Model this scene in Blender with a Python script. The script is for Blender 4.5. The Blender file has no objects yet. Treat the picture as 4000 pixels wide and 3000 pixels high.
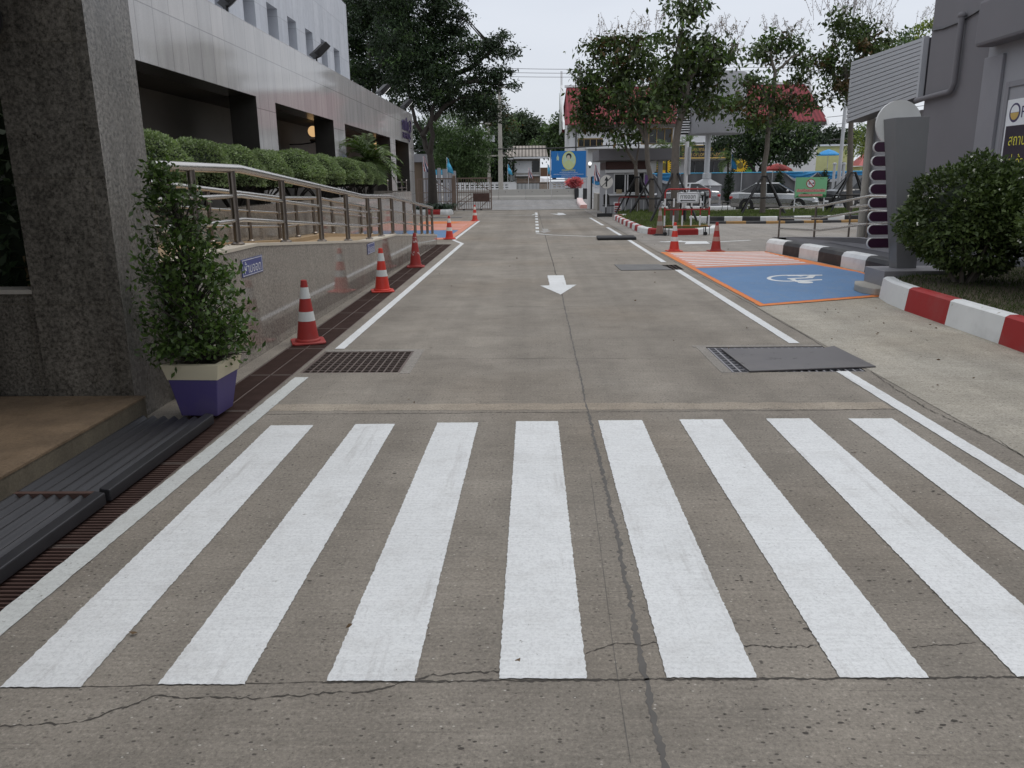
import bpy, math, random
import numpy as np
from mathutils import Vector, Matrix
R = math.radians
rnd = random.Random(7)
rng = np.random.default_rng(11)
scene = bpy.context.scene
COL = scene.collection

# ------------------------------------------------------------------ camera, sky, sun, exposure
CAM_H, FOC = 1.75, 3110.0
YAW, PITCH, ROLL = -0.02482689, 0.2505956, -0.01219939
fw = np.array([math.sin(YAW)*math.cos(PITCH), math.cos(YAW)*math.cos(PITCH), -math.sin(PITCH)])
_r = np.array([math.cos(YAW), -math.sin(YAW), 0.0])
_u = np.cross(_r, fw)
rt = _r*math.cos(ROLL) + _u*math.sin(ROLL)
up = _u*math.cos(ROLL) - _r*math.sin(ROLL)
cd = bpy.data.cameras.new('camera')
cam = bpy.data.objects.new('camera', cd)
COL.objects.link(cam)
cd.sensor_fit = 'HORIZONTAL'
cd.sensor_width = 36.0
cd.lens = FOC/4000*36
cd.clip_start, cd.clip_end = 0.05, 2000
cam.matrix_world = Matrix(((rt[0], up[0], -fw[0], 0), (rt[1], up[1], -fw[1], 0), (rt[2], up[2], -fw[2], CAM_H), (0, 0, 0, 1)))
scene.camera = cam

def ray(u, v): return fw + rt*(u-2000)/FOC - up*(v-1500)/FOC
def gp(u, v, z=0.0):                      # survey: a point of the photograph on the level z
    d = ray(u, v); t = (z-CAM_H)/d[2]; return (float(d[0]*t), float(d[1]*t))
def at(u, v, Y):                          # survey: a point of the photograph at the distance Y
    d = ray(u, v); t = Y/d[1]; return Vector((float(d[0]*t), Y, float(CAM_H+d[2]*t)))

w = bpy.data.worlds.new('World'); scene.world = w; w.use_nodes = True
nt = w.node_tree; nt.nodes.clear()
SUN_EL, SUN_AZ = 62, 55
def wn(t, **k):
    n = nt.nodes.new(t)
    for a, b in k.items(): setattr(n, a, b)
    return n
tc = wn('ShaderNodeTexCoord'); sp = wn('ShaderNodeSeparateXYZ'); nt.links.new(tc.outputs['Generated'], sp.inputs[0])
ramp = wn('ShaderNodeValToRGB'); nt.links.new(sp.outputs['Z'], ramp.inputs[0])
e = ramp.color_ramp.elements
e[0].position = 0.0; e[0].color = (0.70, 0.735, 0.79, 1)
e[1].position = 0.9; e[1].color = (1.0, 1.03, 1.08, 1)
x = ramp.color_ramp.elements.new(0.25); x.color = (0.67, 0.71, 0.785, 1)
mp = wn('ShaderNodeMapping'); mp.inputs['Scale'].default_value = (1.6, 1.6, 6.0); nt.links.new(tc.outputs['Generated'], mp.inputs[0])
nz = wn('ShaderNodeTexNoise'); nz.inputs['Scale'].default_value = 1.6; nz.inputs['Detail'].default_value = 5; nt.links.new(mp.outputs[0], nz.inputs['Vector'])
cr = wn('ShaderNodeValToRGB'); nt.links.new(nz.outputs['Fac'], cr.inputs[0])
cr.color_ramp.elements[0].position = 0.3; cr.color_ramp.elements[0].color = (0.95, 0.955, 0.965, 1)
cr.color_ramp.elements[1].position = 0.7; cr.color_ramp.elements[1].color = (1.05, 1.045, 1.04, 1)
mx = wn('ShaderNodeMix', data_type='RGBA', blend_type='MULTIPLY'); mx.inputs[0].default_value = 1
nt.links.new(ramp.outputs[0], mx.inputs[6]); nt.links.new(cr.outputs[0], mx.inputs[7])
b1 = wn('ShaderNodeBackground'); b1.inputs[1].default_value = 0.92; nt.links.new(mx.outputs[2], b1.inputs[0])
sky = wn('ShaderNodeTexSky', sky_type='NISHITA'); sky.sun_disc = False
sky.sun_elevation = R(SUN_EL); sky.sun_rotation = R(SUN_AZ); sky.dust_density = 4
b2 = wn('ShaderNodeBackground'); b2.inputs[1].default_value = 0.012; nt.links.new(sky.outputs[0], b2.inputs[0])
ad = wn('ShaderNodeAddShader'); nt.links.new(b1.outputs[0], ad.inputs[0]); nt.links.new(b2.outputs[0], ad.inputs[1])
wo = wn('ShaderNodeOutputWorld'); nt.links.new(ad.outputs[0], wo.inputs[0])
sl = bpy.data.lights.new('sun', 'SUN'); sl.energy = 0.55; sl.angle = R(25); sl.color = (1.0, 0.96, 0.9)
sun = bpy.data.objects.new('sun', sl); COL.objects.link(sun)
sdir = Vector((math.sin(R(SUN_AZ))*math.cos(R(SUN_EL)), math.cos(R(SUN_AZ))*math.cos(R(SUN_EL)), math.sin(R(SUN_EL))))
sun.rotation_euler = sdir.to_track_quat('Z', 'Y').to_euler(); sun.location = sdir*60
vs = scene.view_settings
vs.view_transform = 'Standard'; vs.look = 'None'; vs.exposure = 0.12; vs.gamma = 1.0; vs.use_curve_mapping = False
scene.cycles.max_bounces = 6
scene.cycles.transparent_max_bounces = 6

# ------------------------------------------------------------------ materials
class NT:
    def __init__(s, name):
        s.m = bpy.data.materials.new(name); s.m.use_nodes = True
        s.t = s.m.node_tree; s.t.nodes.clear()
        s.out = s.n('ShaderNodeOutputMaterial'); s.b = s.n('ShaderNodeBsdfPrincipled')
        s.l(s.b.outputs[0], s.out.inputs[0])
    def n(s, t, **k):
        n = s.t.nodes.new(t)
        for a, b in k.items(): setattr(n, a, b)
        return n
    def l(s, a, b): s.t.links.new(a, b)
    def coord(s, kind='Object', scale=(1, 1, 1)):
        if kind == 'Position': o = s.n('ShaderNodeNewGeometry').outputs['Position']
        else: o = s.n('ShaderNodeTexCoord').outputs[kind]
        if tuple(scale) != (1, 1, 1):
            m = s.n('ShaderNodeMapping'); m.inputs['Scale'].default_value = scale; s.l(o, m.inputs[0]); o = m.outputs[0]
        return o
    def noise(s, co, scale, detail=4, rough=0.55):
        n = s.n('ShaderNodeTexNoise'); n.inputs['Scale'].default_value = scale; n.inputs['Detail'].default_value = detail
        n.inputs['Roughness'].default_value = rough; s.l(co, n.inputs['Vector']); return n.outputs['Fac']
    def ramp(s, f, stops):
        r = s.n('ShaderNodeValToRGB'); els = r.color_ramp.elements
        while len(els) < len(stops): els.new(0.5)
        for el, (p, c) in zip(els, stops):
            el.position = p; el.color = (c, c, c, 1) if isinstance(c, (int, float)) else (*c, 1)
        s.l(f, r.inputs[0]); return r.outputs[0]
    def mix(s, f, a, b, mode='MIX'):
        m = s.n('ShaderNodeMix', data_type='RGBA', blend_type=mode)
        for i, v in ((0, f), (6, a), (7, b)):
            if isinstance(v, (int, float)): m.inputs[i].default_value = v if i == 0 else (v, v, v, 1)
            elif isinstance(v, tuple): m.inputs[i].default_value = (*v, 1)
            else: s.l(v, m.inputs[i])
        return m.outputs[2]
    def base(s, c):
        if isinstance(c, tuple): s.b.inputs['Base Color'].default_value = (*c, 1)
        else: s.l(c, s.b.inputs['Base Color'])
    def bump(s, h, strength, dist=0.01):
        b = s.n('ShaderNodeBump'); b.inputs['Strength'].default_value = strength; b.inputs['Distance'].default_value = dist
        s.l(h, b.inputs['Height']); s.l(b.outputs[0], s.b.inputs['Normal'])
    def set(s, **k):
        for a, v in k.items():
            i = s.b.inputs[a.replace('_', ' ')]
            if isinstance(v, (int, float)): i.default_value = v
            else: s.l(v, i)
        return s

def sc(c, f): return tuple(min(1, a*f) for a in c)
def simple(name, col, rough=0.6, metal=0.0, var=0.15, vs_=3.0, bump=0.0, bs=40, spec=0.5, grain=0.0, gs=60):
    t = NT(name); co = t.coord('Object')
    c = t.mix(t.noise(co, vs_, 5), sc(col, 1-var), sc(col, 1+var))
    if grain: c = t.mix(1.0, c, t.ramp(t.noise(co, gs, 3), [(0.3, 1-grain), (0.7, 1.0)]), 'MULTIPLY')
    t.base(c); t.set(Roughness=rough, Metallic=metal, Specular_IOR_Level=spec)
    if bump: t.bump(t.noise(co, bs, 4), bump)
    return t.m
def worn(name, col, under, amount=0.35, scale=5, rough=0.6, dirt=(0.2, 0.18, 0.16), spec=0.4):   # old paint with chips and grime
    t = NT(name); co = t.coord('Object')
    n = t.noise(co, scale, 8, 0.7)
    chip = t.ramp(n, [(amount, 0.0), (amount+0.03, 1.0)])
    c = t.mix(chip, under, t.mix(t.noise(co, 2.5, 4), sc(col, 0.85), sc(col, 1.08)))
    g = t.ramp(t.noise(co, 1.7, 6, 0.65), [(0.5, 0.0), (0.8, 0.35)])
    t.base(t.mix(g, c, dirt)); t.set(Roughness=rough, Specular_IOR_Level=spec); return t.m

def concrete_road(name, c1, c2, streak=0.10):
    t = NT(name); p = t.coord('Position')
    blot = t.noise(p, 0.42, 7, 0.62)
    c = t.mix(t.ramp(blot, [(0.34, 0.0), (0.66, 1.0)]), c1, c2)
    c = t.mix(1.0, c, t.ramp(t.noise(p, 2.1, 8, 0.72), [(0.28, 0.80), (0.72, 1.14)]), 'MULTIPLY')
    tyre = t.noise(t.coord('Position', (1.5, 0.05, 1)), 1.0, 4, 0.6)
    c = t.mix(1.0, c, t.ramp(tyre, [(0.36, 0.86), (0.62, 1.06)]), 'MULTIPLY')
    st = t.noise(t.coord('Position', (1.4, 34, 1)), 1.0, 6, 0.75)
    c = t.mix(1.0, c, t.ramp(st, [(0.36, 1-streak), (0.64, 1+streak*0.6)]), 'MULTIPLY')
    sp1 = t.noise(p, 62, 6, 0.85)
    c = t.mix(1.0, c, t.ramp(sp1, [(0.36, 0.52), (0.45, 0.90), (0.55, 1.05), (0.66, 1.55)]), 'MULTIPLY')
    pit = t.noise(p, 19, 6, 0.75)
    pm = t.ramp(pit, [(0.645, 0.0), (0.70, 0.8)])
    c = t.mix(pm, c, (0.06, 0.054, 0.048))
    vo = t.n('ShaderNodeTexVoronoi'); vo.inputs['Scale'].default_value = 1.0; t.l(t.coord('Position', (34, 52, 1)), vo.inputs['Vector'])
    vsep = t.n('ShaderNodeSeparateColor'); t.l(vo.outputs['Color'], vsep.inputs[0])
    hole = t.n('ShaderNodeMath', operation='MULTIPLY'); t.l(t.ramp(vo.outputs['Distance'], [(0.20, 1.0), (0.30, 0.0)]), hole.inputs[0]); t.l(t.ramp(vsep.outputs[0], [(0.80, 0.0), (0.86, 0.85)]), hole.inputs[1])
    c = t.mix(hole.outputs[0], c, (0.07, 0.062, 0.055))
    chip = t.n('ShaderNodeMath', operation='MULTIPLY'); t.l(t.ramp(vo.outputs['Distance'], [(0.12, 1.0), (0.2, 0.0)]), chip.inputs[0]); t.l(t.ramp(vsep.outputs[1], [(0.90, 0.0), (0.93, 0.8)]), chip.inputs[1])
    c = t.mix(chip.outputs[0], c, (0.55, 0.52, 0.47))
    ln = t.ramp(t.noise(t.coord('Position', (1.1, 95, 1)), 1.0, 5, 0.7), [(0.33, 0.45), (0.39, 0.0)])
    c = t.mix(ln, c, (0.10, 0.09, 0.08))
    pale = t.ramp(t.noise(p, 31, 5, 0.7), [(0.66, 0.0), (0.72, 0.5)])
    c = t.mix(pale, c, (0.48, 0.45, 0.40))
    oil = t.ramp(t.noise(p, 0.9, 5, 0.55), [(0.62, 0.0), (0.78, 0.28)])
    c = t.mix(oil, c, t.mix(1.0, c, (0.55, 0.53, 0.52), 'MULTIPLY'))
    brown = t.ramp(t.noise(p, 0.27, 4, 0.5), [(0.50, 0.0), (0.70, 0.3)])
    c = t.mix(brown, c, t.mix(1.0, c, (1.04, 0.90, 0.74), 'MULTIPLY'))
    t.base(c)
    t.set(Roughness=0.85, Specular_IOR_Level=0.3)
    h = t.n('ShaderNodeMath', operation='SUBTRACT'); t.l(sp1, h.inputs[0]); t.l(pm, h.inputs[1])
    h2 = t.n('ShaderNodeMath', operation='MULTIPLY_ADD'); t.l(st, h2.inputs[0]); h2.inputs[1].default_value = 0.5; t.l(h.outputs[0], h2.inputs[2])
    t.bump(h2.outputs[0], 0.6, 0.007)
    return t.m
def road_paint(name, col, wear=0.30):
    t = NT(name); p = t.coord('Position')
    c = t.mix(t.noise(p, 0.9, 6, 0.65), sc(col, 0.80), sc(col, 1.10))
    st = t.noise(t.coord('Position', (1.5, 55, 1)), 1.0, 4, 0.6)
    c = t.mix(1.0, c, t.ramp(st, [(0.32, 0.92), (0.6, 1.0)]), 'MULTIPLY')
    c = t.mix(1.0, c, t.ramp(t.noise(p, 70, 5, 0.8), [(0.36, 0.80), (0.55, 1.0)]), 'MULTIPLY')
    dirt = t.ramp(t.noise(p, 3.2, 8, 0.75), [(0.50, 0.0), (0.70, 0.24)])
    c = t.mix(dirt, c, (0.34, 0.32, 0.29))
    scuff = t.ramp(t.noise(t.coord('Position', (9, 0.7, 1)), 1.0, 7, 0.72), [(0.56, 0.0), (0.72, 0.40)])
    c = t.mix(scuff, c, (0.28, 0.26, 0.24))
    pit = t.ramp(t.noise(p, 27, 8, 0.8), [(wear, 1.0), (wear+0.035, 0.0)])
    t.base(t.mix(pit, c, (0.17, 0.155, 0.14))); t.set(Roughness=0.7, Specular_IOR_Level=0.35)
    t.bump(t.noise(p, 90, 5, 0.75), 0.45, 0.005); return t.m
def granite(name, ca, cb, joint, tile=(0.6, 0.9), axis='X', rough=0.14, stain=0.25, js=0.006, gs=55, contrast=1.0):
    t = NT(name); g = t.coord('Position'); s_ = t.n('ShaderNodeSeparateXYZ'); t.l(g, s_.inputs[0])
    cb_ = t.n('ShaderNodeCombineXYZ'); t.l(s_.outputs['Y' if axis == 'X' else 'X'], cb_.inputs[0]); t.l(s_.outputs['Z'], cb_.inputs[1])
    br = t.n('ShaderNodeTexBrick'); br.offset = 0.0; t.l(cb_.outputs[0], br.inputs['Vector'])
    br.inputs['Scale'].default_value = 1.0; br.inputs['Brick Width'].default_value = tile[0]; br.inputs['Row Height'].default_value = tile[1]
    br.inputs['Mortar Size'].default_value = js; br.inputs['Mortar Smooth'].default_value = 0.1
    br.inputs['Color1'].default_value = (0.94, 0.94, 0.94, 1); br.inputs['Color2'].default_value = (1.06, 1.05, 1.04, 1); br.inputs['Mortar'].default_value = (*joint, 1)
    c = t.mix(t.ramp(t.noise(g, gs, 5, 0.75), [(0.5-0.14/contrast, 0.0), (0.5+0.14/contrast, 1.0)]), ca, cb)
    c = t.mix(1.0, c, t.ramp(t.noise(t.coord('Position', (2, 2, 0.35)), 1.6, 6, 0.65), [(0.3, 1-stain), (0.65, 1.06)]), 'MULTIPLY')
    c = t.mix(1.0, c, br.outputs['Color'], 'MULTIPLY')
    t.base(c); t.set(Roughness=t.ramp(t.noise(g, 7, 4), [(0.3, rough*0.8), (0.7, rough*1.5)]), Specular_IOR_Level=0.5); return t.m
def leaf(name, dark, light, rough=0.45, trans=0.25):
    t = NT(name); rd = t.n('ShaderNodeNewGeometry').outputs['Random Per Island']
    big = t.noise(t.coord('Object'), 0.9, 3)
    c = t.mix(t.ramp(rd, [(0.0, 0.0), (1.0, 1.0)]), dark, light)
    c = t.mix(1.0, c, t.ramp(big, [(0.35, 0.6), (0.65, 1.25)]), 'MULTIPLY')
    t.base(c); t.set(Roughness=rough, Specular_IOR_Level=0.35)
    tr = t.n('ShaderNodeBsdfTranslucent'); t.l(t.mix(1.0, c, (1.0, 1.25, 0.5), 'MULTIPLY'), tr.inputs[0])
    ms = t.n('ShaderNodeMixShader'); ms.inputs[0].default_value = trans
    t.l(t.b.outputs[0], ms.inputs[1]); t.l(tr.outputs[0], ms.inputs[2]); t.l(ms.outputs[0], t.out.inputs[0]); return t.m
def stripes(name, cols, period, axis='X', rough=0.5, metal=0.0, bump=0.4):     # ribbed sheet: colour bands and relief along one axis
    t = NT(name); s_ = t.n('ShaderNodeSeparateXYZ'); t.l(t.coord('Position'), s_.inputs[0])
    m = t.n('ShaderNodeMath', operation='MULTIPLY'); m.inputs[1].default_value = 2*math.pi/period; t.l(s_.outputs[axis], m.inputs[0])
    si = t.n('ShaderNodeMath', operation='SINE'); t.l(m.outputs[0], si.inputs[0])
    h = t.n('ShaderNodeMath', operation='MULTIPLY_ADD'); h.inputs[1].default_value = 0.5; h.inputs[2].default_value = 0.5; t.l(si.outputs[0], h.inputs[0])
    c = t.mix(t.ramp(h.outputs[0], [(0.1, 0.0), (0.9, 1.0)]), cols[0], cols[1])
    c = t.mix(1.0, c, t.ramp(t.noise(t.coord('Position', (1, 1, 0.4)), 1.3, 6, 0.65), [(0.3, 0.72), (0.7, 1.1)]), 'MULTIPLY')
    t.base(c); t.set(Roughness=rough, Metallic=metal); t.bump(h.outputs[0], bump, 0.02); return t.m
def glow(name, col, strength):
    t = NT(name); t.base(col); t.b.inputs['Emission Color'].default_value = (*col, 1); t.b.inputs['Emission Strength'].default_value = strength; return t.m

m_road = concrete_road('concrete_road', (0.235, 0.209, 0.176), (0.312, 0.282, 0.241))
m_apron = concrete_road('pale_concrete', (0.34, 0.31, 0.255), (0.44, 0.41, 0.35))
m_lot = concrete_road('grey_concrete', (0.26, 0.24, 0.215), (0.34, 0.315, 0.285))
m_street = concrete_road('street_asphalt', (0.23, 0.225, 0.22), (0.29, 0.285, 0.28))
m_crack = simple('crack_dark', (0.065, 0.058, 0.05), 0.95, var=0.5, vs_=9)
m_tar = simple('joint_tar', (0.115, 0.108, 0.10), 0.9, var=0.4, vs_=5)
m_band = concrete_road('patch_concrete', (0.33, 0.285, 0.23), (0.40, 0.35, 0.285))
m_soil = simple('soil', (0.07, 0.055, 0.035), 0.95, var=0.4)
m_pit = simple('pit_dark', (0.02, 0.017, 0.015), 0.9)
m_white = road_paint('white_road_paint', (0.80, 0.815, 0.815), 0.33)
m_oldwhite = road_paint('old_white_road_paint', (0.66, 0.68, 0.66), 0.36)
m_faint = road_paint('faded_road_paint', (0.40, 0.385, 0.36), 0.42)
m_blue = road_paint('blue_road_paint', (0.125, 0.25, 0.45), 0.36)
m_orange = road_paint('orange_road_paint', (0.80, 0.24, 0.055), 0.27)
m_salmon = road_paint('salmon_road_paint', (0.74, 0.30, 0.20), 0.27)
m_facade = granite('polished_granite', (0.40, 0.395, 0.395), (0.58, 0.57, 0.565), (0.58, 0.58, 0.58), (0.62, 1.12), 'X', 0.07, 0.16, 0.010)
m_colg = granite('shaded_dark_granite', (0.036, 0.033, 0.028), (0.26, 0.24, 0.205), (0.8, 0.78, 0.72), (0.62, 0.9), 'Y', 0.3, 0.62, 0.004, 46, 1.0)  # dark granite, darkened further: the canopy's shade is in the colour
m_colside = granite('lit_side_granite', (0.075, 0.07, 0.064), (0.36, 0.34, 0.31), (0.8, 0.8, 0.78), (0.7, 1.2), 'X', 0.25, 0.4, 0.003, 34, 0.9)  # same pier granite, lighter copy for its brighter lit side
m_rampg = granite('ramp_granite', (0.16, 0.142, 0.122), (0.42, 0.385, 0.34), (0.55, 0.52, 0.5), (1.2, 1.6), 'X', 0.06, 0.2, 0.003, 45)
m_panel = granite('grey_panel', (0.50, 0.525, 0.57), (0.55, 0.575, 0.62), (0.80, 0.80, 0.80), (0.62, 1.25), 'X', 0.5, 0.08, 0.012, 5)
m_recess = simple('recess_grey', (0.20, 0.205, 0.225), 0.5, var=0.2)
m_brownwall = simple('dark_brown_wall', (0.075, 0.065, 0.055), 0.7, var=0.2)
m_reveal = simple('shaded_reveal', (0.045, 0.042, 0.038), 0.25, var=0.25)  # opening sides turned from the sky, their shade put into the colour
m_arc = simple('arcade_wall', (0.155, 0.138, 0.118), 0.7, var=0.12)
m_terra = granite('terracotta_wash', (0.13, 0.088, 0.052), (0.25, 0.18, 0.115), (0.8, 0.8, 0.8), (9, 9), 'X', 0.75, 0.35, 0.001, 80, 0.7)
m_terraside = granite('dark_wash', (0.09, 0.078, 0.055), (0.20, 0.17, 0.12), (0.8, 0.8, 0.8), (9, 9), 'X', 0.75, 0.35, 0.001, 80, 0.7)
m_tan = simple('tan_render', (0.42, 0.30, 0.17), 0.8, var=0.15, grain=0.2)
m_cream = simple('cream_edge', (0.62, 0.56, 0.46), 0.7)
m_steel = simple('stainless_steel', (0.62, 0.58, 0.53), 0.22, 1.0, var=0.08)
m_steeld = simple('dull_steel', (0.24, 0.21, 0.185), 0.34, 1.0, var=0.15)  # darker brown steel; railing posts carry brown reflections in this colour
m_rust = simple('rusty_grating', (0.10, 0.058, 0.047), 0.75, 0.25, var=0.4, vs_=6)
m_rustl = simple('worn_grating_edge', (0.15, 0.115, 0.10), 0.6, 0.4, var=0.3)
m_plate = worn('dark_steel_plate', (0.115, 0.108, 0.11), (0.045, 0.04, 0.04), 0.36, 5, 0.5, (0.20, 0.18, 0.165))
m_corr = simple('dark_corrugated', (0.040, 0.040, 0.044), 0.40, 0.35, var=0.3, vs_=4)
m_rubber = simple('black_rubber', (0.022, 0.022, 0.024), 0.7)
m_red = simple('cone_red', (0.60, 0.045, 0.028), 0.5, var=0.15, vs_=4)
m_dkred = worn('cone_old_red', (0.36, 0.035, 0.03), (0.16, 0.05, 0.045), 0.33, 9)
m_dull = worn('cone_faded', (0.30, 0.17, 0.13), (0.17, 0.12, 0.10), 0.36, 9)
m_refl = worn('reflective_band', (0.68, 0.70, 0.68), (0.22, 0.18, 0.16), 0.34, 14)
m_reflc = simple('clean_band', (0.74, 0.72, 0.66), 0.45)
m_cream2 = worn('pot_cream', (0.66, 0.60, 0.44), (0.36, 0.30, 0.22), 0.30, 6)
m_purple = worn('pot_purple', (0.085, 0.065, 0.20), (0.20, 0.17, 0.22), 0.27, 8)
m_bark = simple('bark', (0.145, 0.125, 0.105), 0.9, var=0.35, vs_=7, bump=0.6, bs=18)
m_barkd = simple('dark_bark', (0.045, 0.038, 0.032), 0.9, var=0.35, vs_=7, bump=0.6, bs=18)
m_twig = simple('pale_twig', (0.27, 0.23, 0.22), 0.8)
l_dark = leaf('leaf_dark', (0.010, 0.020, 0.009), (0.040, 0.070, 0.026), 0.5, 0.12)
l_mid = leaf('leaf_mid', (0.035, 0.065, 0.02), (0.10, 0.165, 0.052), 0.45, 0.2)
l_bam = leaf('leaf_fresh', (0.045, 0.075, 0.03), (0.13, 0.20, 0.075), 0.5, 0.25)
l_rain = leaf('leaf_far', (0.028, 0.045, 0.024), (0.085, 0.12, 0.062), 0.6, 0.15)
l_myr = leaf('leaf_broad', (0.022, 0.034, 0.012), (0.085, 0.115, 0.036), 0.42, 0.25)
l_myr2 = leaf('leaf_broad_bright', (0.035, 0.06, 0.018), (0.12, 0.185, 0.05), 0.42, 0.22)
l_autumn = leaf('leaf_rusty', (0.05, 0.035, 0.014), (0.14, 0.085, 0.032), 0.5, 0.2)
l_pale = leaf('seed_spray', (0.20, 0.165, 0.16), (0.42, 0.34, 0.34), 0.7, 0.2)
l_top = leaf('leaf_clipped', (0.14, 0.19, 0.085), (0.38, 0.46, 0.25), 0.6, 0.25)
l_ball = leaf('leaf_bush', (0.028, 0.048, 0.014), (0.115, 0.16, 0.05), 0.4, 0.15)
l_pot = leaf('leaf_glossy', (0.028, 0.056, 0.014), (0.115, 0.185, 0.045), 0.3, 0.18)
l_palm = leaf('palm_leaf', (0.05, 0.085, 0.02), (0.16, 0.23, 0.07), 0.4, 0.2)
l_pink = leaf('bougainvillea', (0.68, 0.09, 0.13), (0.95, 0.30, 0.33), 0.5, 0.3)
l_yel = leaf('leaf_yellow', (0.13, 0.16, 0.03), (0.30, 0.34, 0.08), 0.5, 0.3)
l_lily = leaf('strap_leaf', (0.010, 0.022, 0.012), (0.05, 0.085, 0.045), 0.35, 0.1)
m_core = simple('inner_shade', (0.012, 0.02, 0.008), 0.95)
m_flower = simple('white_petal', (0.75, 0.76, 0.66), 0.6)
l_grass = leaf('grass_blade', (0.045, 0.07, 0.018), (0.16, 0.20, 0.06), 0.6, 0.3)
l_grassd = leaf('grass_blade_dark', (0.022, 0.04, 0.010), (0.085, 0.12, 0.03), 0.6, 0.3)
m_kred = worn('kerb_red', (0.36, 0.022, 0.022), (0.42, 0.16, 0.13), 0.31, 7)
m_kwhite = worn('kerb_white', (0.76, 0.77, 0.76), (0.42, 0.39, 0.34), 0.33, 6)
m_kblack = worn('kerb_black', (0.03, 0.03, 0.032), (0.12, 0.11, 0.10), 0.26, 6)
m_kyel = worn('kerb_yellow', (0.36, 0.20, 0.06), (0.14, 0.12, 0.10), 0.36, 6)
m_greyb = simple('grey_render', (0.175, 0.168, 0.178), 0.75, var=0.10, vs_=0.8, bump=0.25, bs=60)
m_greyl = simple('pale_grey_render', (0.32, 0.32, 0.335), 0.75, var=0.08, vs_=0.8)
m_greym = simple('mid_grey_paint', (0.25, 0.245, 0.26), 0.6, var=0.08)
m_totem = simple('totem_grey', (0.19, 0.19, 0.193), 0.45, var=0.10)
m_clad = simple('aluminium_cladding', (0.50, 0.51, 0.53), 0.42, 0.25, var=0.06)
m_cladd = simple('cladding_gap', (0.12, 0.12, 0.13), 0.5, 0.5)
m_plum = simple('plum_panel', (0.042, 0.014, 0.035), 0.35)
m_silver = simple('satin_white', (0.62, 0.62, 0.60), 0.4)
m_pole = simple('galvanised_pole', (0.50, 0.51, 0.52), 0.45, 0.3, var=0.1)
m_conc = simple('weathered_concrete', (0.40, 0.375, 0.33), 0.85, var=0.2, vs_=2, grain=0.15)
m_barr = simple('barrier_concrete', (0.42, 0.40, 0.365), 0.85, var=0.15, vs_=1.0, grain=0.12)
m_wpaint = simple('white_wall', (0.72, 0.72, 0.72), 0.75, var=0.07, vs_=0.6)
m_roofred = stripes('red_roof', ((0.14, 0.020, 0.027), (0.235, 0.036, 0.044)), 0.45, 'X', 0.9)
m_roofgrey = stripes('fibre_cement_roof', ((0.15, 0.13, 0.11), (0.38, 0.34, 0.30)), 0.36, 'X', 0.8)
m_sheet = stripes('grey_sheet_fence', ((0.115, 0.115, 0.12), (0.15, 0.15, 0.155)), 0.9, 'X', 0.6)
m_board = stripes('old_boards', ((0.33, 0.31, 0.28), (0.43, 0.41, 0.375)), 0.30, 'Z', 0.85)
m_tin = stripes('tin_sheet', ((0.34, 0.35, 0.35), (0.47, 0.48, 0.48)), 0.35, 'X', 0.6)
m_darkw = simple('dark_glass', (0.012, 0.013, 0.014), 0.12)
m_gold = simple('gold_letter', (0.62, 0.42, 0.12), 0.4, 0.3)
m_dgold = simple('dull_gold', (0.30, 0.20, 0.08), 0.6)
m_black = simple('black_board', (0.015, 0.015, 0.016), 0.4)
m_blackm = simple('black_steel', (0.016, 0.015, 0.015), 0.5, 0.2)
m_brownm = simple('brown_gate_paint', (0.20, 0.145, 0.115), 0.65, 0.2, var=0.25)
m_navy = simple('navy_sign', (0.055, 0.075, 0.26), 0.35)
m_signw = simple('sign_white', (0.80, 0.81, 0.82), 0.5, var=0.05)
m_bill = simple('billboard_blue', (0.012, 0.17, 0.48), 0.5, var=0.06)
m_lblue = simple('light_blue_cloth', (0.08, 0.42, 0.66), 0.7)
m_cblue = simple('bunting_blue', (0.035, 0.22, 0.44), 0.75, var=0.25, vs_=6)
m_cwhite = simple('bunting_white', (0.62, 0.63, 0.66), 0.75, var=0.15, vs_=6)
m_palegreen = simple('portrait_pale', (0.50, 0.62, 0.45), 0.6)
m_skin = simple('portrait_skin', (0.58, 0.55, 0.44), 0.6)
m_hair = simple('portrait_hair', (0.02, 0.02, 0.025), 0.6)
m_gsign = simple('green_sign', (0.22, 0.52, 0.27), 0.55, var=0.05)
m_gdark = simple('dark_green_print', (0.025, 0.17, 0.045), 0.55)
m_redp = simple('red_print', (0.42, 0.03, 0.035), 0.5)
m_pinkp = simple('pink_print', (0.72, 0.38, 0.33), 0.5)
m_sun = simple('sunflower_yellow', (0.80, 0.50, 0.02), 0.6)
m_sunc = simple('sunflower_heart', (0.16, 0.11, 0.015), 0.7)
m_umb = simple('red_canvas', (0.62, 0.07, 0.06), 0.7)
m_umbb = simple('blue_canvas', (0.03, 0.27, 0.60), 0.7)
m_yelb = simple('pale_yellow_wall', (0.56, 0.56, 0.27), 0.8)
m_carsil = simple('silver_paint', (0.40, 0.405, 0.41), 0.22, 0.75, var=0.02)
m_cardk = simple('black_paint', (0.03, 0.032, 0.035), 0.15, 0.2, var=0.02)
m_glass = simple('car_glass', (0.015, 0.017, 0.018), 0.05)
m_chrome = simple('chrome', (0.75, 0.75, 0.76), 0.12, 1.0)
m_tail = simple('tail_lamp', (0.50, 0.02, 0.02), 0.2)
m_lens = simple('lamp_lens', (0.60, 0.62, 0.62), 0.1)
m_louver = simple('dark_red_louver', (0.105, 0.052, 0.045), 0.6)
m_globe = glow('lit_globe', (0.95, 0.60, 0.28), 0.6)
m_lit = glow('lit_lamp', (1.0, 1.0, 1.0), 1.0)
m_cable = simple('black_cable', (0.02, 0.02, 0.02), 0.7)
m_wire = simple('grey_wire', (0.14, 0.14, 0.15), 0.7)
m_letter = simple('purple_letter', (0.045, 0.03, 0.10), 0.4)
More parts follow.
